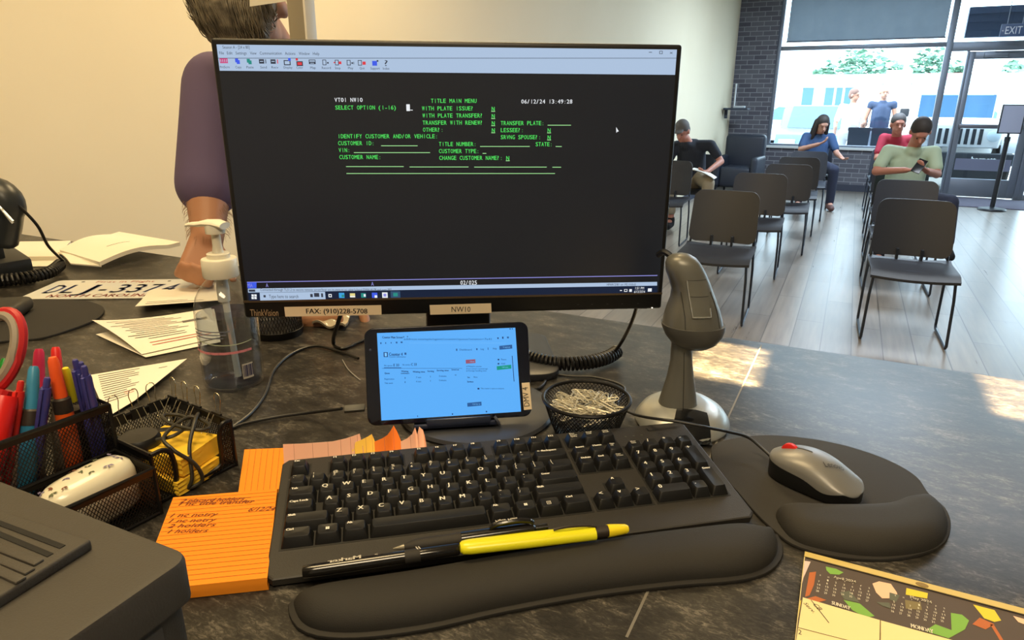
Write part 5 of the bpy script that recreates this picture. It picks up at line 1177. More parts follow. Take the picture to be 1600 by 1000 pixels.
M_PUMP = mat('pump_white', (240, 234, 214), 0.35)
b = MB(); b.lathe([(0.0225, 0.157), (0.0232, 0.159), (0.0232, 0.181), (0.0222, 0.1825), (0.0150, 0.183), (0.0150, 0.189), (0.0135, 0.190), (0.0075, 0.190), (0.006, 0.200), (0.0058, 0.224)], 36); b.build('collar', M_PUMP, bt)
b = MB(); b.lathe([(0.0085, 0.216), (0.0125, 0.2165), (0.0128, 0.226), (0.0118, 0.229), (0.0001, 0.2295)], 28)
sp_ = [(0.016, 0.2272, 0.011, 0.0045), (0.004, 0.2300, 0.013, 0.0052), (-0.012, 0.2298, 0.0115, 0.0046), (-0.026, 0.2272, 0.008, 0.0036), (-0.036, 0.2268, 0.0055, 0.0030), (-0.0435, 0.2252, 0.0045, 0.0027)]
b.rings([[V((x, hw*math.cos(2*PI*i/14), z + hh*math.sin(2*PI*i/14))) for i in range(14)] for x, z, hw, hh in sp_]); b.build('pump_head', M_PUMP, bt)
def wrapq(mb, a0, a1, z0, z1, r=0.0416, n=10, mi=0):
    mb.grid(n, 2, lambda s, t: (r*math.cos(R_(a0 + (a1-a0)*s)), r*math.sin(R_(a0 + (a1-a0)*s)), z0 + (z1-z0)*t), None, mi)
b = MB(); wrapq(b, -170, -12, 0.057, 0.0605); b.build('label_band', mat('label_pink', (226, 140, 148), 0.6), bt, label='pink label stripe')
b = MB()
b.grid(24, 2, lambda s, t: (0.0416*math.cos(R_(-165+155*s)), 0.0416*math.sin(R_(-165+155*s)), 0.0735 + 0.004*math.cos(s*4.2) + 0.0012*t)); b.build('label_curve', mat('label_palegreen', (196, 206, 176), 0.6), bt, label='pale wavy label line')
b = MB(); wrapq(b, -36, -14, 0.018, 0.040, 0.0416, 6, 0)
for i in range(8): wrapq(b, -34.5 + i*2.6, -33 + i*2.6 + (i % 3)*0.5, 0.021, 0.038, 0.0418, 2, 1)
b.build('barcode', [mat('barcode_pale', (196, 190, 176), 0.6), mat('barcode_ink', (62, 60, 92), 0.6)], bt)
b = MB()
for k_ in range(3): wrapq(b, -132+4*k_, -50-6*k_, 0.089 - 0.0045*k_, 0.0905 - 0.0045*k_, 0.0416, 8)
b.build('label_print', mat('label_print_grey', (120, 124, 140), 0.6), bt)

# ================================================================== LOOSE CABLES
def cable(name, pts, r, label, col=M_CBL, cat='cable'):
    b = MB(); b.tube(smoothpath(pts, 10), r, 8); o = b.build(name, col); tag(o, label, cat); return o
cable('black_cable', [at(340, 682, CT+0.003), at(362, 668, CT+0.003), at(392, 645, CT+0.003), at(414, 615, CT+0.003), at(428, 578, CT+0.003), at(455, 553, CT+0.003), at(492, 541, CT+0.003), at(530, 549, CT+0.003), at(560, 560, CT+0.003)], 0.0022, 'thin black cable arching over the counter between bottle and tablet')
uc = thing('tablet_cable', 'black charging cable with flat plug at the left edge of the tablet', 'cable')
b = MB(); b.tube(smoothpath([at(330, 690, CT+0.003), at(370, 666, CT+0.003), at(430, 652, CT+0.004), at(490, 644, CT+0.008), at(534, 638.5, CT+0.024)], 10), 0.0021, 8); b.build('cord', M_CBL, uc)
pM = frame(at(556, 638, CT+0.026), kx, V((-0.1, 0.8, 0.55)).normalized(), kx.cross(V((-0.1, 0.8, 0.55)).normalized()))
b = MB(); b.box((-0.014, -0.0045, -0.003), (0.011, 0.0045, 0.003), pM); b.build('plug', mat('plug_grey', (74, 74, 70), 0.45), uc, bevel=0.001)
cable('pale_wire', [at(535, 562, CT+0.0015), at(545, 578, CT+0.0015), at(563, 594, CT+0.0015)], 0.0007, 'short pale wire on the counter left of the tablet', mat('wire_pale', (150, 150, 148), 0.4))
cable('monitor_cable', [aty(540, 470, 0.96), aty(528, 505, 0.99), at(521, 535, CT+0.008), at(535, 545, CT+0.004), at(560, 535, CT+0.004), at(600, 520, CT+0.004)], 0.0032, 'black cable hanging behind the monitor down to the counter')
cable('looped_cable', [at(800, 560, CT+0.003), at(838, 572, CT+0.003), at(853, 590, CT+0.003), at(840, 607, CT+0.003), at(815, 602, CT+0.003), at(806, 590, CT+0.003)], 0.0022, 'black cable loop just right of the tablet, below the coiled cord')

# ================================================================== PAPERS, PLATE, PHONE ON THE LEFT
M_PAPER = mat('paper_cream', (238, 232, 216), 0.85); M_PRINT = mat('print_grey', (104, 100, 96), 0.8); M_PRED = mat('print_red', (196, 110, 96), 0.8)
def sheet(name, corners, label, cat='paper', lift=None, thick=0.0004, col=None, n=14, z0=CT+0.0006, parent=None):
    """paper from four counter points (in order); lift(s,t) adds height"""
    A, B_, C_, D_ = [V((p.x, p.y, 0)) for p in corners]; o0 = (A+B_+C_+D_)/4
    M_ = Mx.Translation((o0.x, o0.y, z0))
    f = lambda s, t, dz: (A.lerp(B_, s)).lerp(D_.lerp(C_, s), t) - o0 + V((0, 0, (lift(s, t) if lift else 0.0) + dz))
    b = MB(); b.grid(n, n, lambda s, t: f(s, t, thick)); b.grid(n, n, lambda s, t: f(s, t, 0), flip=True)
    for e in (lambda k: (k, 0), lambda k: (k, 1), lambda k: (0, k), lambda k: (1, k)): b.grid(n, 2, lambda s, q: f(*e(s), thick*q))
    o = b.build(name, col or M_PAPER, parent, fixn=True, smooth=50)
    if parent is None: tag(o, label, cat, M=M_)
    return o, f
def printed(o, f, lines, thick=0.0004, mi_mats=None, name='print'):
    for m_ in (0, 1):
        b = MB()
        for s0, s1, t, h, mi in lines:
            if mi != m_: continue
            n = max(2, int((s1-s0)*14)+1)
            b.grid(n, 2, lambda s, q: f(s0 + (s1-s0)*s, t + h*(q-0.5), thick + 0.0004))
        if b.v: b.build(name if m_ == 0 else 'red_print', (M_PRINT, M_PRED)[m_], o, smooth=0)
A = lambda pts: [at(x, y, CT) for x, y in pts]
rnd = random.Random(5)
# stack at far left
o, f = sheet('paper_stack', A([(-60, 386), (112, 383), (92, 408), (-70, 410)]), 'pale stack of paper behind the coiled phone cord', 'papers', thick=0.012)
o, f = sheet('paper', A([(-60, 404), (95, 405), (80, 417), (-70, 419)]), 'white paper edge sticking out below the pale paper stack', thick=0.0015)
# folded papers
o, f = sheet('folded_papers', A([(96, 404), (188, 374), (283, 391), (158, 424)]), 'thick folded wad of cream papers near the counter edge', 'papers', lift=lambda s, t: 0.012 + 0.012*math.sin(PI*min(1, s*1.2)) , thick=0.010)
o2, f2 = sheet('folded_sheet', A([(92, 402), (118, 394), (160, 424), (112, 420)]), '', lift=lambda s, t: 0.010 + 0.006*math.sin(PI*t), thick=0.003, parent=None); tag(o2, 'folded cream sheet flap in front of the thick wad of papers', 'paper')
printed(o, f, [(0.30, 0.62, 0.62, 0.012, 0)], thick=0.010)
# licence plate
cor = [at(25, 469.5, CT), at(230, 467, CT), at(318, 437, CT), at(66, 439.5, CT)]
ex_ = (cor[1]-cor[0]).normalized(); ey_ = V((-ex_.y, ex_.x, 0)); PLM = frame(cor[0] + V((0, 0, 0.001)), ex_, ey_, V((0, 0, 1)))
pl = thing('licence_plate', 'white licence plate with blue characters lying on the counter', 'licence plate', PLM)
b = MB(); b.prism([V((p.x + 0.1525, p.y + 0.0765)) for p in rrect(0.305, 0.153, 0.012)], 0, 0.0012); b.build('plate', mat('plate_white', (222, 222, 214), 0.35, noise=(14, (206, 212, 218), 0.6)), pl)
b = MB()
for i, ch in enumerate('DLJ-3374'): b.text(ch, 0.036 + 0.0335*i, 0.044, 0.066, z=0.0016, width=0.014 if ch == '-' else 0.024, align='C', bold=0.0022)
b.build('plate_number', mat('plate_blue', (92, 102, 150), 0.5), pl)
b = MB(); b.text('NORTH CAROLINA', 0.05, 0.012, 0.021, z=0.0015, width=0.205, bold=0.001); b.text('First in Flight', 0.09, 0.128, 0.014, z=0.0015, width=0.125); b.build('plate_wording', mat('plate_red', (178, 84, 78), 0.5), pl, smooth=0)
b = MB()
for x in (0.06, 0.245):
    for y in (0.016, 0.137): b.lathe([(0.004, 0.0013), (0.003, 0.0016), (0.0001, 0.0016)], 12, Mx.Translation((x, y, 0)))
b.build('bolt_hole', M_BEZ, pl)
# sheets
o, f = sheet('paper', A([(213, 489), (345, 479), (340, 442), (240, 444)]), 'cream card lying between licence plate and bottle, lifted at its near edge', lift=lambda s, t: 0.012*(1-t)**2, thick=0.001)
printed(o, f, [(0.1, 0.8, 0.08, 0.02, 0), (0.1, 0.6, 0.16, 0.015, 0)], thick=0.001)
o, f = sheet('paper', A([(150, 524), (228, 560), (345, 536), (335, 484)]), 'lower of two printed forms stacked left of the bottle', lift=lambda s, t: 0.001)
o, f = sheet('paper', A([(147, 517), (222, 557), (345, 530), (330, 484)]), 'printed form with red lines on top of another, left of the bottle', lift=lambda s, t: 0.003 + 0.016*(1-t)**3*(1-s) + 0.004*math.sin(PI*s))
printed(o, f, [(0.10 + 0.055*k_, 0.112 + 0.055*k_, 0.12 + 0.2 + 0.06*(k_ % 3), 0.40 + 0.14*rnd.random(), 0) for k_ in range(12)] + [(0.86, 0.875, 0.55, 0.7, 1), (0.80, 0.815, 0.5, 0.6, 1), (0.35, 0.42, 0.80, 0.25, 0)])
o, f = sheet('paper', A([(140, 589), (293, 567), (212, 633), (168, 655)]), 'printed sheet sticking out behind the mesh organizer', lift=lambda s, t: 0.002 + 0.004*s)
printed(o, f, [(0.08, 0.42 + 0.2*rnd.random(), 0.06 + 0.055*k_, 0.014, 0) for k_ in range(13)] + [(0.42, 0.6, 0.62, 0.012, 1), (0.45, 0.62, 0.67, 0.012, 1), (0.75, 0.85, 0.15, 0.012, 0)])
# second black pad
o = MB(); pts = [at(x, y, CT) for x, y in [(-60, 474), (0, 472), (70, 470), (128, 472), (158, 480), (163, 490), (150, 502), (118, 515), (70, 530), (30, 534), (-60, 534)]]
pts = resample([V((p.x, p.y)) for p in smoothpath(pts, 5, closed=True)], 72); cx_ = sum((p for p in pts), V((0, 0)))/len(pts)
o.prism([p - cx_ for p in pts], 0.0, 0.004); ob = o.build('desk_pad', mat('pad_cloth', (40, 38, 36), 0.8), bevel=0.001); tag(ob, 'black rounded pad lying left of the printed forms', 'mouse pad', M=Mx.Translation((cx_.x, cx_.y, CT+0.0003)))
o = MB(); q = at(12, 497, CT); o.box((-0.09, -0.04, 0), (0.035, 0.04, 0.028)); ob = o.build('stapler', mat('stapler_black', (46, 45, 43), 0.5), bevel=0.012, segs=3); tag(ob, 'black rounded device on the far left end of the black pad', 'device', M=T(q.x, q.y, CT+0.0045, R_(15)))
# desk phone: base, upright handset, cord
q = at(-38, 440, CT); PM = T(q.x, q.y, CT, R_(-30)); ph = thing('desk_phone', 'black desk telephone with coiled cord at the left end of the counter', 'telephone', PM)
M_PH = mat('phone_plastic', (44, 48, 52), 0.35); iPM = PM.inverted()
b = MB(); b.prism([V((-0.10, 0.0)), V((0.07, 0.0)), V((0.07, 0.045)), V((-0.10, 0.09))], -0.09, 0.09, Mx.Rotation(PI/2, 4, 'X')); b.build('base', M_PH, ph, bevel=0.006)
hq = [iPM @ aty(-30, 290, 1.42), iPM @ aty(8, 312, 1.42), iPM @ aty(10, 345, 1.42), iPM @ aty(2, 380, 1.42)]
b = MB(); b.tube(smoothpath([hq[0] + V((0, 0, 0.01)), hq[0], hq[1], hq[2], hq[3]], 6), [0.03]*4 + [0.032]*6 + [0.034]*6 + [0.030]*8 + [0.026], 14); b.build('handset', M_PH, ph)
for k_ in (0, 1):
    b = MB(); b.tube([iPM @ aty(-6 + k_*8, 318 + 8*k_, 1.385), iPM @ aty(20, 346 + 3*k_, 1.385)], 0.003, 8); b.build('chrome_trim', mat('trim_silver', (196, 198, 196), 0.25, 0.7), ph)
b = MB(); b.box((-0.02, -0.05, 0.04), (0.05, 0.05, 0.10)); b.build('cradle', M_PH, ph, bevel=0.008)
cp_ = smoothpath([iPM @ at(94, 413, CT+0.016), iPM @ at(80, 424, CT+0.016), iPM @ at(55, 431, CT+0.016), iPM @ at(25, 436, CT+0.016), iPM @ at(-30, 440, CT+0.016)], 12)
b = MB(); pts = coil(cp_, 0.011, 0.003, 26)
lead = smoothpath([iPM @ aty(0, 300, 1.40), iPM @ aty(26, 319, 1.41), iPM @ aty(58, 352, 1.43), iPM @ aty(76, 385, 1.47), pts[0]], 8)
b.tube(lead[:-1] + pts, 0.0033, 7); b.build('coiled_cord', M_CBL, ph)

# ================================================================== MESH ORGANIZER
E2 = V((0.85, -0.527, 0)).normalized(); E1 = V((0.527, 0.85, 0)).normalized(); E1 = V((-E2.y, E2.x, 0))
OM = frame(V((0, 0, CT)), E2, E1, V((0, 0, 1))); OO = Mx.Translation((-0.66, 0.30, 0)); OM = OM @ OO; iOM = OM.inverted()
og = thing('desk_organizer', 'black wire-mesh desk organizer holding pens, clips and sticky notes', 'desk organizer', OM)
def mesh_panel(mb, o, ex, ey, w, h, pitch=0.0034, r=0.00042):
    o, ex, ey = V(o), V(ex).normalized(), V(ey).normalized()
    for sg in (1, -1):
        c = -h*0.6 if sg > 0 else 0.0
        k_ = -int(h/pitch) - 1
        while k_*pitch < w + h:
            x0 = k_*pitch; pts = []
            # line x = x0 + sg*0.62*y
            m_ = 0.62*sg
            for y in (0.0, h):
                pts.append((x0 + m_*y, y))
            (xa, ya), (xb, yb) = pts
            t0, t1 = 0.0, 1.0; dx = xb - xa
            if dx > 0: t0 = max(t0, (0-xa)/dx); t1 = min(t1, (w-xa)/dx)
            else: t0 = max(t0, (w-xa)/dx); t1 = min(t1, (0-xa)/dx)
            if t1 - t0 > 0.01:
                P0 = o + ex*(xa+dx*t0) + ey*(h*t0); P1 = o + ex*(xa+dx*t1) + ey*(h*t1); mb.tube([P0, P1], r, 4, caps=False)
            k_ += 1
def rimbar(mb, pts, r=0.0021, closed=False): mb.tube(pts, r, 6, closed=closed)
def bay(name, a0, a1, b0, b1, h, skip=()):
    b = MB()
    if 'front' not in skip: mesh_panel(b, (a1, b0, 0), (0, 1, 0), (0, 0, 1), b1-b0, h)
    if 'back' not in skip: mesh_panel(b, (a0, b0, 0), (0, 1, 0), (0, 0, 1), b1-b0, h)
    if 'left' not in skip: mesh_panel(b, (a0, b0, 0), (1, 0, 0), (0, 0, 1), a1-a0, h)
    if 'right' not in skip: mesh_panel(b, (a0, b1, 0), (1, 0, 0), (0, 0, 1), a1-a0, h)
    mesh_panel(b, (a0, b0, 0.002), (1, 0, 0), (0, 1, 0), a1-a0, b1-b0, 0.0042)
    return b.build(name, M_WIRE, og)
TA0, TA1, TB0, TB1, TH = -0.085, 0.0, -0.14, 0.006, 0.098
LA1, LB0, LB1, LH = 0.070, -0.10, 0.002, 0.050
RA0, RA1, RB0, RB1, RH = -0.055, 0.053, 0.010, 0.100, 0.055
bay('tall_compartment', TA0, TA1, TB0, TB1, TH); bay('front_compartment', TA1+0.004, LA1, LB0, LB1, LH, ('back',)); bay('side_tray', RA0, RA1, RB0, RB1, RH, ('front', ))
b = MB(); mesh_panel(b, (RA1, RB0, 0), (0, 1, 0), (0, 0, 1), 0.022, RH); mesh_panel(b, (RA1, RB1-0.014, 0), (0, 1, 0), (0, 0, 1), 0.014, RH); mesh_panel(b, (RA1, RB0+0.02, 0), (0, 1, 0), (0, 0, 1), RB1-RB0-0.03, 0.008); b.build('notched_front', M_WIRE, og)
b = MB()
for (x0, x1, y0, y1, z) in [(TA0, TA1, TB0, TB1, TH), (RA0, RA1, RB0, RB1, 0.002), (TA1+0.004, LA1, LB0, LB1, LH), (TA0, TA1, TB0, TB1, 0.002), (TA1+0.004, LA1, LB0, LB1, 0.002)]:
    rimbar(b, [(x0, y0, z), (x1, y0, z), (x1, y1, z), (x0, y1, z)], closed=True)
rimbar(b, smoothpath([(RA1, RB0+0.020, 0.006), (RA1, RB0+0.022, 0.03), (RA1, RB0+0.020, 0.048), (RA1, RB0+0.012, RH), (RA1, RB0, RH)], 5), 0.0026)
rimbar(b, [(RA1, RB0, RH), (RA0, RB0, RH), (RA0, RB1, RH), (RA1, RB1, RH)], 0.0024); rimbar(b, smoothpath([(RA1, RB1, RH), (RA1, RB1-0.010, RH), (RA1, RB1-0.015, 0.045), (RA1, RB1-0.016, 0.02), (RA1, RB1-0.022, 0.008), (RA1, RB0+0.03, 0.007), (RA1, RB0+0.020, 0.010)], 5), 0.0026)
for (x, y, z) in [(RA1, RB1, RH), (RA0, RB1, RH), (RA1, RB0, RH), (LA1, LB1, LH), (LA1, LB0, LH), (TA1, TB1, TH), (TA0, TB1, TH)]: rimbar(b, [(x, y, 0), (x, y, z)])
for z in (TH-0.0065, ): b.box((TA1-0.0008, TB0, z), (TA1+0.0012, TB1, TH)); 
b.box((RA0-0.001, RB0, RH-0.006), (RA0+0.001, RB1, RH)); b.box((RA0, RB1-0.001, RH-0.006), (RA1, RB1+0.001, RH)); b.box((RA0, RB0-0.001, RH-0.006), (RA1, RB0+0.001, RH)); b.box((LA1-0.001, LB0, LH-0.006), (LA1+0.001, LB1, LH)); b.box((TA1+0.003, LB0, LH-0.006), (TA1+0.005, LB1, LH))
b.box((TA1+0.004, LB1-0.001, LH-0.006), (LA1, LB1+0.001, LH))
b.build('rim', M_WIRE, og)

# ---- pens in the tall compartment: base point inside, top seen at a pixel
def pen_axis(base, px, py, L):
    B0 = OM @ V(base); d = ray(px, py).normalized(); w = B0 - C0; tm = w.dot(d); dist = (C0 + d*tm - B0).length
    t = tm - math.sqrt(max(0.0, L*L - dist*dist)) if dist < L else tm
    t2 = tm + math.sqrt(max(0.0, L*L - dist*dist)) if dist < L else tm
    # choose the more upright one that leans least
    c1, c2 = C0 + d*t, C0 + d*t2
    top = c1 if abs((c1-B0).normalized().z) > abs((c2-B0).normalized().z) else c2
    z = (top - B0).normalized(); x = z.orthogonal().normalized(); x = (RT - z*RT.dot(z)).normalized(); y = z.cross(x)
    return frame(B0, x, y, z), (top-B0).length
def pen_highlighter(px, py, base, L, body, cap, label, r=0.0068, band=True, tip='round', group=None):
    M_, l = pen_axis(base, px, py, L); t = thing('highlighter', label, 'highlighter', M_, group)
    b = MB(); b.lathe([(r*0.8, 0.0), (r, 0.004), (r, l*0.60), (r*0.97, l*0.66)], 20); b.build('barrel', body, t)
    if band: b = MB(); b.lathe([(r*1.01, l*0.63), (r*1.03, l*0.645), (r*0.98, l*0.72), (r*0.7, l*0.735)], 20); b.build('grip_band', mat('band_dark', (48, 40, 34), 0.45), t, label='dark translucent band')
    b = MB(); b.lathe([(r*0.74, l*0.725), (r*0.76, l*0.74), (r*0.66, l*0.90), (r*0.58, l*0.975), (r*0.40, l), (0.0001, l*1.001)], 20); b.build('cap', cap, t)
    return t
M_OR = mat('ink_orange', (226, 92, 30), 0.35); M_ORC = mat('cap_orange', (252, 96, 36), 0.4); M_BL = mat('ink_blue', (38, 112, 150), 0.3); M_BLC = mat('cap_blue', (58, 140, 180), 0.4); M_PK = mat('cap_pink', (226, 48, 96), 0.4); M_RD = mat('cap_red', (226, 42, 36), 0.4); M_YL = mat('cap_yellow', (222, 212, 40), 0.4); M_GN = mat('cap_green', (30, 156, 50), 0.4)
Z0 = 0.004
pen_highlighter(53, 572, (-0.010, -0.083, Z0), 0.150, M_BL, M_BLC, 'blue highlighter standing in the organizer, front left', 0.0080)
pen_highlighter(82, 558, (-0.012, -0.030, Z0), 0.150, M_OR, M_ORC, 'orange highlighter with dark band leaning in the organizer', 0.0080)
pen_highlighter(61, 545, (-0.062, -0.05, Z0), 0.140, mat('barrel_clear', (120, 108, 98), 0.25), M_PK, 'pink capped highlighter at the back of the organizer', 0.0080)
pen_highlighter(87, 542, (-0.070, -0.02, Z0), 0.138, mat('barrel_clear', (120, 108, 98), 0.25), M_RD, 'red capped highlighter at the back of the organizer', 0.0078)
pen_highlighter(102, 575, (-0.045, -0.006, Z0), 0.134, mat('barrel_black', (34, 32, 32), 0.4), M_YL, 'yellow capped highlighter in the organizer, left of the purple pens', 0.0066, band=False)
pen_highlighter(8, 560, (-0.070, -0.105, Z0), 0.135, mat('barrel_clear', (120, 108, 98), 0.25), M_GN, 'green capped highlighter seen through the scissors handle', 0.0062, band=False)
def ballpen(px, py, base, L, col, label, group=None, r=0.0048):
    M_, l = pen_axis(base, px, py, L); t = thing('ballpoint_pen', label, 'pen', M_, group)
    b = MB(); b.lathe([(0.001, 0.0), (r*0.8, 0.014), (r, 0.02), (r, l*0.9), (r*0.85, l*0.93)], 16); b.build('barrel', col, t)
    b = MB(); b.lathe([(r*0.6, l*0.925), (r*0.6, l*0.985), (r*0.45, l), (0.0001, l)], 12); b.build('push_button', col, t)
    b = MB(); b.box((-0.0016, -r-0.0022, l*0.62), (0.0016, -r-0.0008, l*0.93)); b.box((-0.0016, -r-0.001, l*0.90), (0.0016, -r*0.5, l*0.93)); b.build('clip', col, t, bevel=0.0004)
    b = MB()
    for k_ in range(7): b.tube([(r*1.01*math.cos(2*PI*i/14), r*1.01*math.sin(2*PI*i/14), l*0.40 + 0.0022*k_) for i in range(14)], 0.0005, 4, closed=True)
    b.build('grip_ribs', col, t); return t
M_PUR = mat('pen_purple', (66, 66, 142), 0.35)
ballpen(117, 562, (-0.030, 0.000, Z0), 0.142, M_PUR, 'purple ballpoint pen, tallest of the purple bundle in the organizer', 'purple pens in the organizer')
ballpen(126, 566, (-0.050, 0.001, Z0), 0.142, M_PUR, 'purple ballpoint pen at the back of the purple bundle in the organizer', 'purple pens in the organizer')
ballpen(131, 572, (-0.018, 0.0, Z0), 0.142, M_PUR, 'purple ballpoint pen in front, right side of the bundle in the organizer', 'purple pens in the organizer')
ballpen(137, 586, (-0.066, 0.0, Z0), 0.140, M_PUR, 'purple ballpoint pen leaning lowest at the right of the bundle', 'purple pens in the organizer')
ballpen(74, 590, (-0.030, -0.070, Z0), 0.140, M_PUR, 'purple ballpoint pen standing alone between blue and orange highlighters', None)
ballpen(33, 595, (-0.030, -0.096, Z0), 0.140, mat('pen_red', (206, 40, 34), 0.35), 'slim red pen in the organizer beside the scissors', None)
M_, l = pen_axis((-0.012, -0.132, Z0), 8, 618, 0.128); rm = thing('marker', 'thick red marker with ribbed cap at the left end of the organizer', 'marker', M_)
b = MB(); b.lathe([(0.011, 0), (0.0125, 0.004), (0.0125, l*0.55)], 24); b.build('barrel', mat('marker_red', (212, 28, 24), 0.4), rm)
b = MB(); b.rings([[V(((r_ if i % 2 else r_*0.965)*math.cos(2*PI*i/32), (r_ if i % 2 else r_*0.965)*math.sin(2*PI*i/32), z)) for i in range(32)] for r_, z in ((0.0138, l*0.50), (0.0138, l*0.62), (0.0118, l*0.96), (0.0105, l))]); b.build('cap', mat('marker_red_cap', (228, 34, 28), 0.35), rm)
# scissors
M_, l = pen_axis((-0.045, -0.125, Z0), 12, 560, 0.150); sx_ = thing('scissors', 'scissors with large red and grey handle loop standing in the organizer', 'scissors', M_)
M_SCR = mat('scissor_red', (186, 34, 38), 0.4)
hz = l + 0.005
loop = [V((-0.012 + 0.021*math.cos(a), 0, hz + 0.038*math.sin(a))) for a in [2*PI*i/36 for i in range(36)]]
b = MB(); b.tube(loop, 0.0058, 10, closed=True); b.tube([(0.006, 0, hz-0.034), (0.003, 0, hz-0.055), (0, 0, hz-0.075)], [0.0075, 0.009, 0.007], 10); b.build('handle', M_SCR, sx_)
b = MB(); b.tube([p + V((-0.0002, -0.0035, 0)) + (V((-0.012, 0, hz)) - p)*0.10 for p in loop], 0.0048, 8, closed=True); b.build('handle_lining', mat('scissor_grey', (150, 138, 122), 0.5), sx_)
b = MB(); b.prism([V((-0.007, 0.0)), V((0.004, 0.004)), V((0.008, hz-0.06)), V((-0.006, hz-0.06))], -0.0012, 0.0012, Mx.Rotation(PI/2, 4, 'X')); b.build('blade', mat('blade_steel', (170, 170, 168), 0.3, 0.8), sx_)
# slip of paper behind the pens
q0 = OM @ V((-0.082, -0.12, 0.03))
b = MB()
Mq = frame(OM @ V((-0.079, -0.085, 0.04)), E1, (V((0, 0, 1)) - E2*0.12).normalized(), E2)
b.box((-0.050, -0.03, 0.0), (0.046, 0.068, 0.0006)); o = b.build('card_slip', M_PAPER); tag(o, 'white printed slip standing behind the highlighters in the organizer', 'paper', M=Mq)
b = MB()
for k_ in range(3): b.box((0.010 + 0.009*k_, 0.018, 0.0007), (0.0135 + 0.009*k_, 0.056, 0.001))
b.build('print', M_PRINT, o)
# floral case in the front compartment
fm = OM @ Mx.Translation((0.036, -0.042, 0.040)) @ Mx.Rotation(R_(90), 4, 'Z') @ Mx.Rotation(R_(-6), 4, 'Y')
fl = thing('floral_case', 'rounded white case with small floral print in the front mesh compartment', 'case', fm)
b = MB()
def sq(rx, ry, z, p=2.6, n=40):
    out = []
    for i in range(n):
        a = 2*PI*i/n; c, s_ = math.cos(a), math.sin(a); out.append(V((rx*math.copysign(abs(c)**(2/p), c), ry*math.copysign(abs(s_)**(2/p), s_), z)))
    return out
b.rings([sq(0.036, 0.016, -0.034), sq(0.041, 0.020, -0.028), sq(0.042, 0.021, -0.002), sq(0.042, 0.021, 0.002), sq(0.0400, 0.0195, 0.010), sq(0.034, 0.015, 0.0155), sq(0.022, 0.009, 0.0180), sq(0.004, 0.002, 0.0186)])
b.build('shell', mat('case_white', (236, 230, 206), 0.25, coat=0.3), fl, smooth=60)
def topz(x, y):
    r = max(abs(x)/0.042, abs(y)/0.021); k_ = [(0, 0.0188), (0.52, 0.0182), (0.81, 0.0157), (0.95, 0.0103), (1.0, 0.002)]
    for (a, za), (c, zc) in zip(k_, k_[1:]):
        if r <= c: return za + (zc-za)*(r-a)/(c-a)
    return 0.0
M_FG = mat('print_olive', (104, 112, 84), 0.6); M_FV = mat('print_violet', (128, 120, 150), 0.6); M_FB = mat('print_brown', (128, 84, 62), 0.6)
rnd = random.Random(3); b = MB()
for (x, y, mi) in [(0.0, 0.0, 0), (0.006, 0.004, 0), (0.004, -0.006, 0), (-0.012, 0.004, 1), (0.030, 0.004, 1), (0.033, -0.004, 1), (0.028, 0.010, 1), (-0.026, 0.002, 2), (-0.030, -0.005, 0), (-0.022, -0.008, 2), (0.016, 0.012, 0), (-0.004, 0.012, 2), (-0.034, 0.006, 1), (0.018, -0.010, 1)]:
    for k_ in range(3):
        a = rnd.uniform(0, 6.28); L_ = rnd.uniform(0.003, 0.0055); w = 0.0011
        d = V((math.cos(a), math.sin(a))); n_ = V((-d.y, d.x)); c = V((x, y))
        ps = [c, c + d*L_*0.5 + n_*w, c + d*L_, c + d*L_*0.5 - n_*w]; b.poly([(p.x, p.y, topz(p.x, p.y) + 0.0004) for p in ps], None, mi)
b.build('floral_print', [M_FG, M_FV, M_FB], fl, smooth=0)
# sticky note pads in the side tray
M_STK = mat('sticky_yellow', (246, 200, 50), 0.75)
for i, (x, y, z, rot, lb, hh) in enumerate([(0.020, 0.050, 0.003, 8, 'lower yellow sticky note pad in the mesh tray', 0.016), (0.016, 0.054, 0.0205, 14, 'upper yellow sticky note pad in the mesh tray, under the black cord', 0.020)]):
    b = MB(); b.grid(10, 10, lambda s, t: (-0.036 + 0.072*s, -0.027 + 0.054*t, hh + 0.003*math.sin(s*5)*(1-t))); b.grid(10, 10, lambda s, t: (-0.036 + 0.072*s, -0.027 + 0.054*t, 0.001*math.sin(s*5)), flip=True)
    for e in (lambda k: (k, 0), lambda k: (k, 1), lambda k: (0, k), lambda k: (1, k)):
        b.grid(10, 7, lambda s, q: (lambda st: (-0.036 + 0.072*st[0] + 0.0006*math.sin(q*20 + s*9), -0.027 + 0.054*st[1] + 0.0006*math.cos(q*18 + s*7), (hh + 0.003*math.sin(st[0]*5)*(1-st[1]))*q + 0.001*math.sin(st[0]*5)*(1-q)))(e(s)))
    o = b.build('sticky_note_pad', M_STK, fixn=True, smooth=30); tag(o, lb, 'sticky notes', 'yellow sticky note pads', OM @ Mx.Translation((x, y, z)) @ Mx.Rotation(R_(rot), 4, 'Z'))
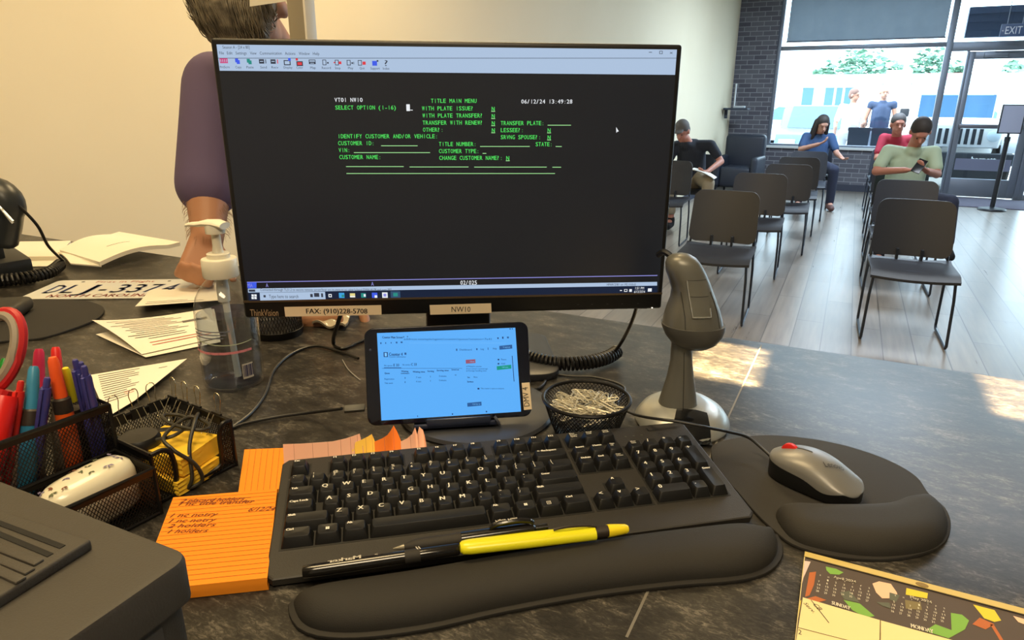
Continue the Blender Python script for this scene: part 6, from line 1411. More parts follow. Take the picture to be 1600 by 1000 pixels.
# round black charger with cord
b = MB(); bd = thing('black_plug', 'round black plug with looped cord lying in the mesh tray', 'charger', OM @ Mx.Translation((-0.002, 0.030, 0.046)))
b.lathe([(0.001, -0.012), (0.018, -0.011), (0.0205, -0.005), (0.0205, 0.003), (0.018, 0.007), (0.001, 0.008)], 28); b.build('plug_body', M_CBL, bd, smooth=50)
b = MB(); b.tube(smoothpath([(0.012, 0.004, 0.002), (0.03, 0.02, 0.006), (0.020, 0.045, 0.008), (-0.005, 0.05, 0.008), (-0.012, 0.035, 0.012), (0.015, 0.028, 0.012), (0.045, 0.040, 0.008), (0.040, 0.055, 0.006), (0.015, 0.048, 0.012), (0.030, 0.010, 0.010), (0.052, 0.004, 0.004), (0.064, 0.018, -0.016), (0.066, 0.022, -0.036), (0.060, 0.010, -0.041), (0.062, 0.014, -0.030), (0.052, 0.022, -0.002), (0.036, 0.042, 0.016), (0.020, 0.056, 0.014)], 8), 0.0020, 8); b.build('cord', mat('cord_olive', (44, 42, 34), 0.5), bd)
# silver pointed file in the tray
b = MB(); b.box((-0.034, -0.006, -0.001), (0.034, 0.006, 0.001)); o = b.build('black_ruler', M_BEZ, bevel=0.0005); tag(o, 'flat black strip lying across the mesh tray', 'ruler', M=OM @ Mx.Translation((-0.020, 0.060, 0.040)) @ Mx.Rotation(R_(40), 4, 'Z'))
# binder clips on the tray rim: wire handles up and down
M_BC = mat('clip_black', (24, 24, 26), 0.4); M_BW = mat('clip_wire', (200, 190, 160), 0.25, 0.85)
def wireloop(sg, L=0.025, w=0.0085):
    return [(-w*0.45, 0.0018*sg, 0.0), (-w*0.45, 0.0026*sg, L*0.35), (-w*0.62, 0.003*sg, L*0.70), (-w*0.45, 0.003*sg, L*0.93), (0, 0.003*sg, L), (w*0.45, 0.003*sg, L*0.93), (w*0.62, 0.003*sg, L*0.70), (w*0.45, 0.0026*sg, L*0.35), (w*0.45, 0.0018*sg, 0.0)]
def make_binder(M_, label):
    t = thing('binder_clip', label, 'binder clip', M_, 'binder clips on the organizer')
    b = MB(); b.prism([V((-0.0026, -0.009)), V((0.0026, -0.009)), V((0.0012, 0.003)), V((-0.0012, 0.003))], -0.0075, 0.0075, Mx.Rotation(PI/2, 4, 'Z') @ Mx.Rotation(PI/2, 4, 'X')); b.build('clamp', M_BC, t)
    b = MB(); b.tube(smoothpath(wireloop(1), 4), 0.0005, 6); b.build('wire_handle', M_BW, t)
    b = MB(); b.tube(smoothpath([(x, -y - 0.004 - 0.5*abs(z), 0.004 - z*0.9) for x, y, z in wireloop(1)], 4), 0.0005, 6); b.build('wire_handle', M_BW, t)
    return t
spots = [(-0.052, 0.100, 0, 'first binder clip from the back corner on the right tray rim'), (-0.030, 0.100, 0, 'second binder clip from the back corner on the right tray rim'), (-0.006, 0.100, 0, 'third binder clip from the back corner on the right tray rim'), (0.030, 0.100, 0, 'binder clip nearest the front on the right tray rim'),
         (-0.055, 0.060, 90, 'middle binder clip on the back tray rim'), (-0.055, 0.080, 90, 'binder clip on the back tray rim nearest the corner'), (-0.055, 0.038, 90, 'binder clip on the back tray rim nearest the pens'), (-0.030, 0.010, 180, 'binder clip on the inner tray rim beside the purple pens')]
bc0 = None
for x, y, r_, lb in spots:
    Mq = OM @ Mx.Translation((x, y, RH + 0.001)) @ Mx.Rotation(R_(r_), 4, 'Z')
    if bc0 is None: bc0 = make_binder(Mq, lb)
    else: dup(bc0, Mq, lb, 'binder clips on the organizer')
# loose silver clips in the tray
for i, (x, y, rz) in enumerate([(-0.030, 0.018, 20), (-0.022, 0.020, 16)]):
    o = clip0.copy(); COL.objects.link(o); o.matrix_world = OM @ Mx.Translation((x, y, 0.040)) @ Mx.Rotation(R_(rz), 4, 'Z') @ Mx.Rotation(R_(-35), 4, 'Y') @ Mx.Scale(1.2, 4)
    for k_ in ('group',): 
        if k_ in o: del o[k_]
    o['label'] = ['silver wire clip nearest the tall pens, leaning inside the mesh tray', 'silver wire clip beside the round black plug in the mesh tray'][i]

# ================================================================== LABEL PRINTER, LOWER LEFT
PH_ = 0.150
pc = at(301, 866, CT + PH_); PRM = T(pc.x, pc.y, CT, R_(-25.0)); iPR = PRM.inverted()
pt = thing('label_printer', 'dark boxy desktop printer with grooved lid in the lower left corner', 'printer', PRM)
M_PRN = mat('printer_grey', (58, 54, 48), 0.6, bump=(700, 0.15)); M_PRD = mat('printer_dark', (44, 41, 37), 0.55)
def rbox(x0, x1, y0, y1, r, n=5):
    return [V((p.x + (x0+x1)/2, p.y + (y0+y1)/2)) for p in rrect(x1-x0, y1-y0, r, n)]
b = MB(); o_ = rbox(-0.30, 0, -0.26, 0, 0.010); b.rings([[V((p.x, p.y, PH_-0.026)) for p in o_], [V((p.x, p.y, PH_-0.003)) for p in o_], [V((p.x*0.994 - 0.0009, p.y*0.994 - 0.0008, PH_-0.0006)) for p in o_], [V((p.x*0.98 - 0.003, p.y*0.98 - 0.0026, PH_)) for p in o_]]); b.build('lid', M_PRN, pt)
b = MB(); b.prism(rbox(-0.296, -0.004, -0.256, -0.004, 0.010), 0.0005, PH_-0.0265); b.build('body', M_PRN, pt)
b = MB(); b.box((-0.0042, -0.24, 0.004), (-0.0030, -0.022, PH_-0.032)); b.build('side_panel', mat('printer_side', (62, 58, 52), 0.6), pt, bevel=0.0006)
L2 = lambda x, y, z: iPR @ at(x, y, z)
zt = CT + PH_ + 0.0065
pa, pb_ = L2(143, 842, zt), L2(3, 929, zt)
e_ = (pb_ - pa); e_ = V((e_.x, e_.y, 0)); back_ = L2(0, 795, zt); f_ = V((back_.x - pa.x, back_.y - pa.y, 0))
P = lambda s, t, z: (pa.x + e_.x*s + f_.x*t, pa.y + e_.y*s + f_.y*t, z)
b = MB(); zz = PH_
q = [P(0, 0, 0), P(2.2, 0, 0), P(2.2, 1.9, 0), P(0, 1.9, 0)]; b.prism([V((p[0], p[1])) for p in q], PH_ - 0.0005, PH_ + 0.0065); b.build('raised_tray', M_PRN, pt, bevel=0.0018, segs=3)
for (x0, y0, x1, y1) in [(-60, 795, 98, 855), (-70, 806, 79, 868)]:
    a, c = L2(x0, y0, zt), L2(x1, y1, zt); d = (c-a); d.z = 0; n_ = V((-d.y, d.x, 0)).normalized()*0.0016
    b = MB(); b.prism([V((p.x, p.y)) for p in (a-n_, c-n_, c+n_, a+n_)], PH_ + 0.0060, PH_ + 0.0069); b.build('slot', mat('slot_black', (10, 10, 10), 0.8), pt)
for k_ in range(3):
    a, c = L2(-60, 835 + 16*k_, zt), L2(62 - 14*k_, 881 + 14*k_, zt); d = (c-a); d.z = 0; n_ = V((-d.y, d.x, 0)).normalized()*0.0028
    b = MB(); b.prism([V((p.x, p.y)) for p in (a-n_, c-n_, c+n_, a+n_)], PH_ + 0.006, PH_ + 0.0080); b.build('rib', M_PRN, pt, bevel=0.0012)

# ================================================================== NOTE PADS AND CARDS
M_ORG = mat('card_orange', (255, 152, 30), 0.8); M_ORL = mat('card_line', (196, 96, 30), 0.8); M_HAND = mat('ink_brown', (112, 50, 30), 0.7)
HT = 0.0125
c4 = [at(214, 924, CT+HT), at(417, 903, CT+HT), at(433, 764, CT+HT), at(271, 777, CT+HT)]
ex_ = (c4[1]-c4[0]).normalized(); NM = frame(c4[0]*1.0, ex_, V((-ex_.y, ex_.x, 0)), V((0, 0, 1))); iNM = NM.inverted()
np_ = thing('note_pad', 'thick pad of orange lined index cards with handwriting left of the keyboard', 'note pad', NM)
lc = [iNM @ p for p in c4]; lc = [V((p.x, p.y)) for p in lc]
b = MB(); n = len(lc); levels = [i/8 for i in range(9)]
b.rings([[V((p.x + 0.0003*math.sin(7*k_ + i), p.y + 0.0003*math.cos(5*k_ + i), -HT + HT*k_ + 0.0006*(1-k_))) for i, p in enumerate(lc)] for k_ in levels]); b.build('card_stack', M_ORG, np_, smooth=20)
nloc = lambda px, py: (lambda q: V((q.x, q.y)))(iNM @ at(px, py, CT+HT))
b = MB()
for k_ in range(20):
    t = 0.05 + 0.048*k_; a = lc[0].lerp(lc[3], t); c = lc[1].lerp(lc[2], t); h = 0.00022
    b.poly([(a.x+0.0006, a.y-h, 0.0003), (c.x-0.0006, c.y-h, 0.0003), (c.x-0.0006, c.y+h, 0.0003), (a.x+0.0006, a.y+h, 0.0003)])
b.build('ruled_lines', M_ORL, np_)
b = MB()
for s, x0, x1, y, h in [('2 placard holders', 283, 381, 783, 5), ('1 nc title transfer', 280, 396, 788, 5), ('6/12/24', 388, 428, 796.5, 6), ('1 nc notry', 267, 339, 806, 5.5), ('1 nc notry', 265, 336, 814.5, 5.5), ('2 holders', 263, 336, 822.5, 5.5), ('1 holders', 263, 324, 831, 5.5)]:
    a, c = nloc(x0, y), nloc(x1, y - (x1-x0)*0.035); d = c-a; hh = abs((nloc(x0, y-h/2)-nloc(x0, y+h/2)).y)
    b.text(s, 0, -hh/2, hh, Mx.Translation((a.x, a.y, 0.0005)) @ Mx.Rotation(math.atan2(d.y, d.x), 4, 'Z'), width=d.length, shear=0.35)
for x0, x1, y in ((283, 392, 782), (280, 398, 787)):
    a, c = nloc(x0, y), nloc(x1, y - 4); b.poly([(a.x, a.y, 0.0005), (c.x, c.y, 0.0005), (c.x, c.y+0.0004, 0.0005), (a.x, a.y+0.0004, 0.0005)])
b.build('handwriting', M_HAND, np_, smooth=0)
# second orange card stack sticking out above
c4 = [at(372, 772, CT+0.004), at(440, 764, CT+0.004), at(446, 700, CT+0.004), at(382, 702.5, CT+0.004)]
cen = sum(c4, V((0, 0, 0)))/4; b = MB(); b.prism([V((p.x-cen.x, p.y-cen.y)) for p in c4], 0.0, 0.004); o = b.build('index_cards', M_ORG); tag(o, 'loose orange lined cards lying behind the handwritten orange pad', 'index cards', M=Mx.Translation((cen.x, cen.y, CT+0.0003)))
b = MB()
for k_ in range(6):
    t = 0.14 + 0.145*k_; a = c4[0].lerp(c4[1], t) - cen; c = c4[3].lerp(c4[2], t) - cen; b.poly([(a.x-0.0002, a.y, 0.0043), (a.x+0.0002, a.y, 0.0043), (c.x+0.0002, c.y, 0.0043), (c.x-0.0002, c.y, 0.0043)])
b.build('ruled_lines', M_ORL, o)
# cards with torn curled tops standing out from under the keyboard
def torn_card(name, pts, z0, label, col, lines, marks=None):
    """pts: photo points along the torn top, left to right, with height above the counter; the base runs under the keyboard edge"""
    n = len(pts); kd = V((-math.sin(KY), math.cos(KY), 0)); e0 = KM @ V((0, 0.0465, 0)); e0.z = 0; top = []; lo = []
    for px, py, z in pts:
        d_ = ray(px, py); D = 0.012 + 0.9*z; p = C0 + d_*((e0 + kd*D - V((0, 0, 0)) - C0).dot(kd)/d_.dot(kd))
        if p.z < CT + z0 + 0.001: p = at(px, py, CT + z0 + 0.001)
        top.append(p); d = (V((p.x, p.y, 0)) - e0).dot(kd); q = V((p.x, p.y, 0)) - kd*(d + 0.014); lo.append(V((q.x, q.y, CT + z0)))
    m_ = 6; ctr_ = sum(lo, V((0, 0, 0)))/n
    rows = []
    for j in range(m_+1):
        t = j/m_; rows.append([V((lo[i].x + (top[i].x-lo[i].x)*t, lo[i].y + (top[i].y-lo[i].y)*t, lo[i].z + (top[i].z-lo[i].z)*t**2.4)) - ctr_ for i in range(n)])
    th = V((0, 0, -0.0006)); b = MB(); vs = [p for r in rows for p in r]; N = len(vs)
    fs = [(j*n+i, j*n+i+1, (j+1)*n+i+1, (j+1)*n+i) for j in range(m_) for i in range(n-1)]
    b.add(vs, fs); b.add([p + th for p in vs], [tuple(reversed(f)) for f in fs])
    ed = [j*n for j in range(m_+1)] + [m_*n+i for i in range(1, n)] + [j*n+n-1 for j in range(m_-1, -1, -1)] + list(range(n-2, 0, -1))
    b.add([vs[k_] for k_ in ed] + [vs[k_] + th for k_ in ed], [(k_, (k_+1) % len(ed), len(ed)+(k_+1) % len(ed), len(ed)+k_) for k_ in range(len(ed))])
    o = b.build(name, col, fixn=True, smooth=50); tag(o, label, 'index card', M=Mx.Translation(ctr_))
    b = MB()
    for k_ in range(lines):
        s = (k_+0.6)/lines*(n-1); i = min(int(s), n-2); f = s-i
        pl_ = [rows[j][i].lerp(rows[j][i+1], f) + V((0, 0, 0.0004)) for j in range(m_+1)]
        b.tube(pl_, 0.00016, 3)
    b.build('ruled_lines', mat('card_grey_line', (170, 110, 96), 0.8), o)
    return o
M_PNK = mat('card_pink', (255, 196, 168), 0.8); M_YEL2 = mat('card_yellow', (255, 206, 84), 0.8); M_OR2 = mat('card_deep_orange', (255, 132, 40), 0.8)
torn_card('index_card', [(442, 694, 0.003), (470, 693, 0.003), (500, 691, 0.004), (520, 689.5, 0.005), (540, 685, 0.009), (552, 681, 0.013), (562, 677.5, 0.018), (565, 690, 0.013), (568, 702, 0.008)], 0.0015, 'pale pink card with torn curled top, leftmost behind the keyboard', M_PNK, 8)
torn_card('index_card', [(508, 704, 0.006), (530, 700, 0.007), (550, 693, 0.009), (565, 687, 0.014), (575, 682, 0.018), (581, 678, 0.021), (586, 690, 0.014), (588, 699, 0.009)], 0.003, 'yellow card with torn curled top behind the keyboard', M_YEL2, 5)
torn_card('index_card', [(585, 690, 0.007), (597, 685, 0.008), (605, 680, 0.013), (611, 672, 0.020), (615, 664.5, 0.025), (621, 675, 0.020), (627, 690, 0.012), (630, 698, 0.008)], 0.0045, 'deep orange card with pointed torn top behind the keyboard', M_OR2, 3)
torn_card('index_card', [(626, 690, 0.006), (636, 685, 0.009), (644, 678, 0.014), (648.5, 667.5, 0.022), (652, 679, 0.016), (655, 666.5, 0.024), (661, 672, 0.022), (664, 682, 0.014), (666, 694, 0.008)], 0.003, 'pink card with two torn points, rightmost behind the keyboard', M_PNK, 3)

# ================================================================== PENS ON THE KEYBOARD EDGE
def lay(pa_, pb__, r):
    """frame along a pen lying between two points (axis = local z)"""
    z = (pb__ - pa_).normalized(); y = V((0, 0, 1)); y = (y - z*y.dot(z)).normalized(); x = y.cross(z)
    return frame(pa_, x, y, z), (pb__ - pa_).length
ZK = CT + 0.0245
M_PENB = mat('pen_black', (20, 18, 17), 0.18, coat=0.4); M_GRIP = mat('pen_grip', (40, 37, 34), 0.7)
M_, l = lay(at(614, 857.5, ZK+0.001), at(857, 823, ZK+0.004), 0.0055)
bp = thing('ballpoint_pen', 'black retractable ballpoint pen lying on the keyboard edge behind the yellow highlighter', 'pen', M_)
b = MB(); b.lathe([(0.0005, 0), (0.0009, 0.001), (0.0030, 0.0095)], 16); b.build('tip', mat('tip_steel', (200, 194, 178), 0.25, 0.8), bp)
b = MB(); b.lathe([(0.0031, 0.0095), (0.0050, 0.018), (0.0058, 0.024), (0.0056, 0.045), (0.0061, 0.058)], 20); b.build('grip', M_GRIP, bp)
b = MB(); b.lathe([(0.0060, 0.0582), (0.0060, l-0.026), (0.0052, l-0.014), (0.0034, l-0.012), (0.0034, l-0.001), (0.0001, l)], 20); b.build('barrel', M_PENB, bp)
b = MB(); b.tube(smoothpath([(0.001, 0.0063, l-0.052), (0.001, 0.0092, l-0.046), (0.001, 0.0100, l-0.030), (0.001, 0.0080, l-0.018), (0.001, 0.005, l-0.014)], 5), [0.0026]*20 + [0.0020], 10); b.build('clip', M_PENB, bp)
M_LET = mat('pen_lettering', (206, 200, 186), 0.5)
b = MB(); Mt = Mx.Translation((0.001, 0.0126, l-0.047)) @ frame(V((0, 0, 0)), V((0, 0, 1)), V((-1, 0, 0)), V((0, 1, 0))); b.text('Paper Mate', 0, -0.0012, 0.0026, Mt, width=0.019, bold=0.0003)
ang = R_(38)
Mt = Mx.Translation((0, 0, 0)) @ frame(V((math.sin(ang)*0.0063, math.cos(ang)*0.0063, 0.062)), V((0, 0, 1)), V((-math.cos(ang), math.sin(ang), 0)), V((math.sin(ang), math.cos(ang), 0))); b.text('Profile RetractableBall', 0, -0.001, 0.0022, Mt, width=0.030)
b.build('lettering', M_LET, bp, smooth=0)
M_, l = lay(at(473, 894, ZK+0.0), at(718, 857.5, ZK+0.002), 0.006)
mk = thing('marker', 'thin black marker pen lying on the keyboard edge left of the yellow highlighter', 'marker', M_)
b = MB(); b.lathe([(0.0045, 0), (0.0050, 0.001), (0.0053, 0.010), (0.0053, l*0.64)], 20); b.build('cap_end', M_PENB, mk)
b = MB(); b.lathe([(0.0056, l*0.64), (0.0056, l*0.74)], 20); b.build('band', M_GRIP, mk)
b = MB(); b.lathe([(0.0052, l*0.74), (0.0050, l*0.985), (0.0042, l), (0.0001, l)], 20); b.build('barrel', M_PENB, mk)
ang = R_(10)
b = MB()
Mt = frame(V((math.sin(ang)*0.0056, math.cos(ang)*0.0056, 0.046)), V((0, 0, -1)), V((math.cos(ang), -math.sin(ang), 0)), V((math.sin(ang), math.cos(ang), 0))); b.text('Marker', 0, -0.002, 0.0058, Mt, width=0.026, bold=0.0007)
Mt = frame(V((math.sin(ang)*0.0056, math.cos(ang)*0.0056, 0.060)), V((0, 0, -1)), V((math.cos(ang), -math.sin(ang), 0)), V((math.sin(ang), math.cos(ang), 0))); b.text('>', 0, -0.001, 0.004, Mt); b.text('//', -0.035, -0.001, 0.005, Mt, bold=0.0004)
b.build('lettering', M_LET, mk, smooth=0)
M_, l = lay(at(719, 856, ZK+0.007), at(981, 826, ZK+0.003), 0.006)
hl = thing('highlighter', 'yellow highlighter lying on the keyboard edge beside the black pens', 'highlighter', M_)
M_HY = mat('highlighter_yellow', (232, 226, 30), 0.3)
b = MB(); b.rings([[V((r_*1.15*math.cos(2*PI*i/20), r_*0.85*math.sin(2*PI*i/20), z)) for i in range(20)] for r_, z in ((0.0040, 0), (0.0058, 0.002), (0.0066, 0.008), (0.0070, l*0.4), (0.0068, l*0.79))]); b.build('barrel', M_HY, hl)
b = MB(); b.lathe([(0.0050, l*0.79), (0.0050, l*0.872)], 20); b.build('dark_band', mat('band_dark', (48, 40, 34), 0.45), hl)
b = MB(); b.lathe([(0.0056, l*0.872), (0.0054, l*0.90), (0.0042, l*0.985), (0.003, l), (0.0001, l)], 20); b.build('cap', mat('highlighter_cap', (244, 220, 30), 0.4), hl)
b = MB(); b.tube(smoothpath([(0.0, 0.0055, l*0.80), (0.0, 0.0078, l*0.74), (0, 0.0088, l*0.62), (0, 0.0075, l*0.54)], 5), 0.0011, 8); b.build('clip', mat('band_dark', (48, 40, 34), 0.45), hl)

# ================================================================== DESK CALENDAR
cz = CT + 0.0045
pa_, pb__ = at(1257.5, 862.5, cz), at(1600, 952, cz); ex_ = (pb__-pa_).normalized(); CM = frame(pa_, ex_, V((-ex_.y, ex_.x, 0)), V((0, 0, 1))); iCM = CM.inverted()
cal = thing('desk_calendar', 'large paper desk calendar with dark leaf-print header in the lower right corner', 'calendar', CM)
cl = lambda px, py: (lambda q: V((q.x, q.y)))(iCM @ at(px, py, cz))
b = MB(); b.box((0, -0.20, -0.004), (0.30, 0, 0)); b.build('paper_pad', mat('calendar_paper', (240, 222, 164), 0.8), cal)
M_CBAND = mat('calendar_brown', (84, 72, 64), 0.75)
w0 = -cl(1254, 872).y
b = MB(); b.box((0.0, -0.0075, 0.0), (0.30, 0.0, 0.0008)); b.build('binding_strip', mat('binding_tan', (206, 184, 110), 0.6), cal)
hb_ = [cl(1253, 874), cl(1600, 969), cl(1600, 1010), cl(1480, 996), cl(1375, 969), cl(1256, 935), cl(1240, 1000), cl(1226, 1006)]
top_y = -0.0078; gy = cl(1256, 935).y; gx = cl(1256, 935).x
b = MB(); b.poly([(0.0005, top_y, 0.0002), (0.30, top_y, 0.0002), (0.30, gy, 0.0002), (gx, gy, 0.0002), (gx, -0.199, 0.0002), (0.0005, -0.199, 0.0002)]); b.build('header', M_CBAND, cal)
b = MB()
for k_ in range(2): b.box((0.001, top_y - 0.0012*k_ - 0.0004, 0.0003), (0.30, top_y - 0.0012*k_, 0.0006))
b.build('perforation', mat('perforation_dark', (40, 34, 30), 0.8), cal)
def cpoly(mb, pts, z, mi): q = [cl(*p) for p in pts]; q = [V((max(p.x, 0.0006), p.y)) for p in q]; mb.poly([(p.x, p.y, z) for p in q], None, mi)
cz0 = lambda x, y: (1230 + x*370/1600, 850 + y*370/1600)
LEAF_M = [mat('leaf_pale', (224, 200, 196), 0.8), mat('leaf_lime', (126, 176, 78), 0.8), mat('leaf_rust', (184, 104, 56), 0.8), mat('leaf_peach', (240, 196, 166), 0.8), mat('leaf_yellow', (226, 204, 60), 0.8), M_CBAND, mat('leaf_greygreen', (96, 100, 86), 0.8), mat('leaf_olive', (128, 116, 78), 0.8)]  # flat printed leaf colours, one material per tone
for pts, mi in [([(95, 110), (158, 122), (110, 230), (60, 260)], 0), ([(260, 155), (330, 170), (380, 195), (350, 210), (290, 205), (265, 180)], 1), ([(150, 195), (195, 190), (180, 280), (150, 350), (120, 360)], 2), ([(130, 372), (190, 355), (265, 382), (215, 395)], 2), ([(380, 380), (490, 405), (590, 490), (530, 500), (440, 450)], 1), ([(355, 330), (420, 320), (490, 400), (385, 378)], 6), ([(575, 270), (620, 255), (700, 272), (740, 330), (750, 370), (640, 370), (600, 330)], 3),
        ([(690, 330), (760, 350), (735, 395), (690, 380)], 6), ([(805, 300), (950, 335), (945, 372), (800, 345)], 4), ([(1105, 468), (1180, 480), (1228, 520), (1200, 580), (1090, 640), (930, 590), (1000, 545), (1110, 585)], 1), ([(1255, 412), (1400, 450), (1445, 520), (1400, 530), (1330, 505)], 4), ([(1250, 545), (1300, 500), (1400, 545), (1340, 580)], 2), ([(1370, 545), (1395, 548), (1465, 660), (1440, 660)], 2), ([(1525, 488), (1600, 510), (1600, 545), (1560, 530)], 3), ([(600, 395), (690, 400), (700, 440), (640, 420)], 6), ([(795, 380), (900, 400), (910, 450), (800, 440)], 7), ([(40, 375), (95, 380), (70, 510), (5, 490)], 4), ([(0, 660), (50, 640), (40, 700), (0, 700)], 1)]:
    b = MB(); cpoly(b, [cz0(*p) for p in pts], 0.0004 + 0.00002*mi, 0); b.build('leaf_print', LEAF_M[mi], cal, smooth=0)
b = MB()
cpoly(b, [cz0(105, 365), cz0(628, 520), cz0(628, 700), cz0(40, 700)], 0.0007, 0); cpoly(b, [cz0(632, 521), cz0(1300, 705), cz0(632, 705)], 0.0007, 0)
b.build('day_cells', mat('calendar_paper', (240, 222, 164), 0.8), cal)
b = MB()
for p0, p1 in ((cz0(628, 520), cz0(624, 705)), (cz0(70, 570), cz0(420, 660))):
    a, c = cl(*p0), cl(*p1); d = (c-a).normalized(); n_ = V((-d.y, d.x))*0.0003; b.poly([(p.x, p.y, 0.0009) for p in (a-n_, c-n_, c+n_, a+n_)])
b.build('cell_lines', mat('calendar_line', (110, 92, 62), 0.8), cal)
def ctext(mb, s, x0, y0, x1, y1, h, z=0.0009, **k):
    a, c = cl(*cz0(x0, y0)), cl(*cz0(x1, y1)); d = c-a; hh = h*370/1600*0.00085
    mb.text(s, 0, -hh/2, hh, Mx.Translation((a.x, a.y, 0)) @ Mx.Rotation(math.atan2(d.y, d.x), 4, 'Z'), width=d.length, z=z, **k)
M_CW = mat('calendar_white', (236, 228, 206), 0.8)
b = MB(); ctext(b, 'SUNDAY', 300, 402, 425, 440, 22, bold=0.0003); ctext(b, 'MONDAY', 835, 556, 985, 598, 24, bold=0.0003); ctext(b, 'April 2024', 313, 226, 463, 262, 17, bold=0.0002); ctext(b, 'May 2024', 830, 362, 975, 400, 17, bold=0.0002)
def minical(ox, oy, first, days):
    for c in range(7):
        x = ox + 55*c; y = oy + 14.5*c
        ctext(b, 'SMTWTFS'[c], x, y, x+9, y+2.5, 9)
        for r in range(6):
            dnum = 7*r + c - first + 1
            if 1 <= dnum <= days:
                s = str(dnum); yy = y + 21*(r+1) ; xx = x - 5*(r+1) ; w = 10 if len(s) == 1 else 20; ctext(b, s, xx, yy, xx + w, yy + w*0.26, 12)
minical(218, 215, 1, 30); minical(725, 352, 3, 31)
b.build('header_print', M_CW, cal, smooth=0)
b = MB(); ctext(b, '2', 74, 598, 96, 604, 26); ctext(b, 'Serv.', 118, 402, 185, 470, 16, shear=0.2); ctext(b, 'CB', 182, 408, 225, 450, 20, shear=0.2)
for p0, p1 in ((cz0(160, 385), cz0(282, 540)),):
    a, c = cl(*p0), cl(*p1); d = (c-a).normalized(); n_ = V((-d.y, d.x))*0.0003; b.poly([(p.x, p.y, 0.001) for p in (a-n_, c-n_, c+n_, a+n_)])
b.build('handwriting', mat('ink_dark', (52, 46, 40), 0.7), cal, smooth=0)
b = MB(); p = cl(*cz0(910, 282)); b.lathe([(0.0028, 0.0008), (0.0028, 0.0011), (0.0001, 0.0011)], 16, Mx.Translation((p.x, p.y, 0)), sx=1.7); b.build('hanging_hole', mat('hole_brown', (140, 118, 72), 0.8), cal)

# ================================================================== GLASS GUARD AND MAN AT THE COUNTER
gp = aty(473, 60, 1.235); GM = T(gp.x, gp.y, CT, R_(-26)); gg = thing('counter_guard', 'grey upright post with clear screen and taped paper on the counter behind the monitor', 'screen guard', GM)
b = MB(); b.box((-0.020, -0.010, 0.0), (0.016, 0.010, 1.05)); b.build('post', mat('post_grey', (168, 158, 138), 0.4, 0.3), gg, bevel=0.002)
b = MB(); b.box((0.0165, -0.012, 0.0), (0.0215, 0.012, 1.05)); b.build('edge_trim', mat('trim_bright', (238, 232, 220), 0.35), gg, bevel=0.001)
b = MB(); b.prism([V(p) for p in rrect(0.10, 0.08, 0.01)], 0.0005, 0.008); b.build('foot_plate', M_ALU, gg)
b = MB(); b.box((-0.42, -0.003, 0.57), (-0.0205, 0.003, 1.05)); b.build('clear_screen', clear('screen_acrylic', (0.985, 0.985, 0.98)), gg)
iGM = GM.inverted()
ps = [iGM @ onv(px, py, gp.dot(EY) - 0.006) for px, py in ((387, -40), (389, 10), (452, 1), (452, -40))]
b = MB(); b.add([(p.x, -0.0042, p.z) for p in ps] + [(p.x, -0.0034, p.z) for p in ps], [(0, 1, 2, 3), (7, 6, 5, 4), (0, 4, 5, 1), (1, 5, 6, 2), (2, 6, 7, 3), (3, 7, 4, 0)]); b.build('taped_paper', M_PAPER, gg, fixn=True)

J = dict(pelvis=(-0.58, 2.02, 0.98), chest=(-0.555, 1.80, 1.33), neck=(-0.555, 1.68, 1.50), head=(-0.570, 1.550, 1.575), face=(0.10, -0.30, -0.95), headup=(0, -0.9, 0.3), armk=1.28, fringe=1, handk=1.15,
    shl=(-0.700, 1.68, 1.435), shr=(-0.42, 1.68, 1.455), ell=(-0.697, 1.55, 1.20), elr=(-0.33, 1.48, 1.22), wrl=(-0.676, 1.475, 1.115), wrr=(-0.350, 1.25, 1.06), hdl=(-0.10, -0.62, -0.70), hdr=(0.05, -0.9, -0.35), hnl=(0.4, -0.8, 0.2), hnr=(0.1, 0.2, -1), curl=0.95,
    hil=(-0.68, 2.02, 0.93), hir=(-0.48, 2.02, 0.93), knl=(-0.68, 2.0, 0.50), knr=(-0.48, 2.0, 0.50), anl=(-0.68, 2.04, 0.09), anr=(-0.48, 2.04, 0.09), tol=(-0.69, 1.90, 0.04), tor=(-0.47, 1.90, 0.04), sleeve=0.93, leg=0.96)
man = person('person', 'grey haired person in purple polo shirt leaning on the counter behind the monitor', Mx.Identity(4), 'standing', mat('skin_brown', (176, 126, 96), 0.55), mat('polo_purple', (98, 84, 118), 0.8), M_JEAN, mat('hair_grey', (118, 108, 92), 0.7), J, 'short', voxel=0.006)
hp, P_, rot = head_parts(J['head'], J['face'], J['headup'])
rnd = random.Random(9); b = MB()
for i in range(520):
    x = rnd.uniform(-0.078, 0.078); e = math.sqrt(max(0.0, 1 - (x/0.084)**2)); pts = []
    a0 = rnd.uniform(-40, 60); a1 = a0 + rnd.uniform(50, 100); sw = rnd.uniform(-0.02, 0.02)
    for k_ in range(7):
        a = R_(min(a0 + (a1-a0)*k_/6, 150)); pts.append(P_(x + sw*k_/6 + 0.003*math.sin(k_*1.3 + i), -0.022 + (0.101 + 0.014*max(0, math.cos(a)))*e*math.cos(a), 0.045 + 0.0925*e*math.sin(a)))
    b.tube(pts, [0.0004, 0.0010, 0.0012, 0.0012, 0.0011, 0.0008, 0.0003], 4)
b.build('hair_strands', mat('hair_light', (164, 152, 130), 0.55, noise=(40, (96, 88, 76), 1.0)), man)
rnd = random.Random(4); b = MB()
E_, W_ = V(J['ell']), V(J['wrl'])
for i in range(260):
    t = rnd.random(); p = E_.lerp(W_, t); a = rnd.uniform(0, 6.28); r_ = 0.050*(1-t) + 0.0355*t; d = V((math.cos(a), math.sin(a), 0)); b.tube([p + d*(r_-0.001), p + d*(r_+0.006) + V((0, 0, -0.006)), p + d*(r_+0.009) + V((0, 0, -0.014))], [0.0004, 0.0003, 0.0002], 3)
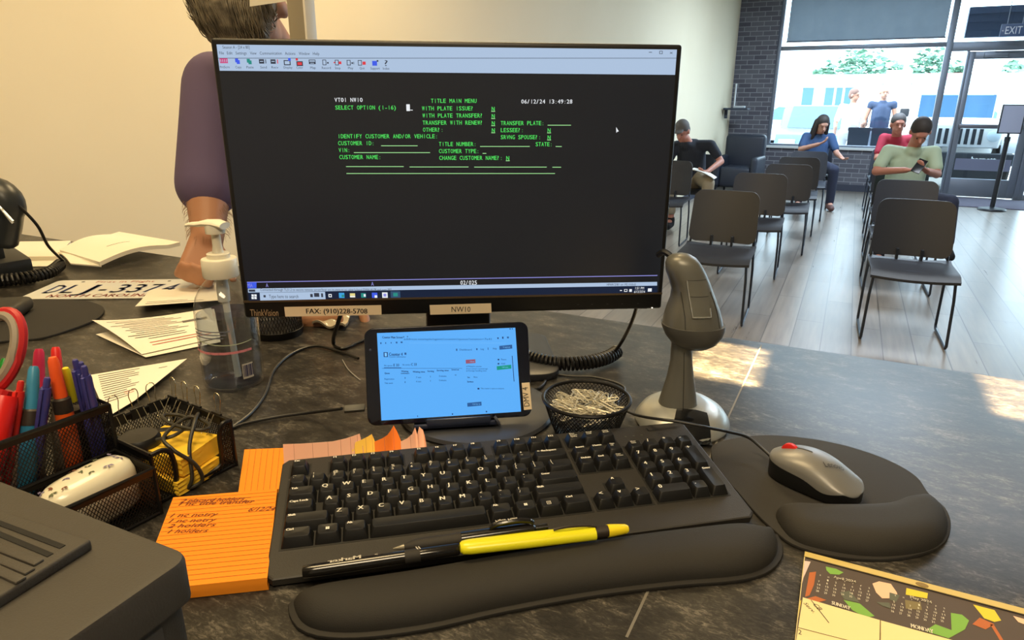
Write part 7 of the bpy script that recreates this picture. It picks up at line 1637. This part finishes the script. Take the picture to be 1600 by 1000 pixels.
b.build('arm_hair', mat('hair_arm', (150, 116, 88), 0.7), man)
# things behind the monitor: mesh cup, wrapped sweets
q = at(425, 530, CT); cm = thing('mesh_cup', 'black wire-mesh cup behind the monitor, right of the bottle', 'cup', T(q.x, q.y + 0.03, CT))
b = MB()
for sg in (-1, 1):
    for i in range(50): b.tube([(0.042*math.cos(2*PI*i/50 + sg*0.9*t), 0.042*math.sin(2*PI*i/50 + sg*0.9*t), 0.003 + 0.088*t) for t in (0, .2, .4, .6, .8, 1)], 0.0006, 4, caps=False)
b.build('mesh_wall', M_WIRE, cm)
b = MB(); b.lathe([(0.043, 0.0), (0.0438, 0.003), (0.0438, 0.012), (0.042, 0.013), (0.0001, 0.013)], 36); b.build('base', M_WIRE, cm)
b = MB(); b.tube([(0.0425*math.cos(2*PI*i/40), 0.0425*math.sin(2*PI*i/40), 0.092) for i in range(40)], 0.002, 6, closed=True); b.build('rim', M_WIRE, cm)
q = at(522, 512, CT); b = MB()
o, f = sheet('clear_packet', [at(488, 512, CT), at(540, 518, CT), at(548, 502, CT), at(498, 498, CT)], 'crumpled clear packet on the counter behind the monitor', 'packet', lift=lambda s, t: 0.006 + 0.005*math.sin(s*9)*math.cos(t*7), thick=0.004, col=mat('packet_pale', (190, 180, 160), 0.2, coat=0.6))

# ------------------------------------------------------------------ added spotlights making the two bright patches on the counter; no such fixtures known
def patch_helper(label, target, w, h, power, color):
    """added unseen spot behind a small gate, standing in for a bright counter patch"""
    zl = 3.22; t = thing('added_patch_spot', label, 'light helper', T(target.x, target.y, zl, ROOM)); k = 0.20/(zl - CT); hw, hh = w*k/2, h*k/2
    b = MB()
    for lo, hi in [((-0.04, -0.04, -0.20), (-hw, 0.04, -0.198)), ((hw, -0.04, -0.20), (0.04, 0.04, -0.198)), ((-hw, -0.04, -0.20), (hw, -hh, -0.198)), ((-hw, hh, -0.20), (hw, 0.04, -0.198))]: b.box(lo, hi)
    b.build('gate', M_BLK, t)
    b = MB()
    for lo, hi in [((-0.042, -0.042, -0.20), (-0.04, 0.042, 0.078)), ((0.04, -0.042, -0.20), (0.042, 0.042, 0.078)), ((-0.04, -0.042, -0.20), (0.04, -0.04, 0.078)), ((-0.04, 0.04, -0.20), (0.04, 0.042, 0.078))]: b.box(lo, hi)
    b.build('housing', M_BLK, t)
    l = bpy.data.lights.new('added_patch_spot_lamp', 'SPOT'); l.energy = power; l.color = color; l.spot_size = R_(16); l.spot_blend = 0.1; l.shadow_soft_size = 0.0012
    o = bpy.data.objects.new('added_patch_spot_lamp', l); COL.objects.link(o); o.location = (target.x, target.y, zl)
patch_helper('added unseen spotlight making the warm counter patch by the scanner', V((0.341, 0.985, CT)), 0.10, 0.165, 6000, (1.0, 0.72, 0.37))
patch_helper('added unseen spotlight making the warm patch at the right end of the counter', V((0.755, 0.83, CT)), 0.19, 0.165, 5000, (1.0, 0.68, 0.35))
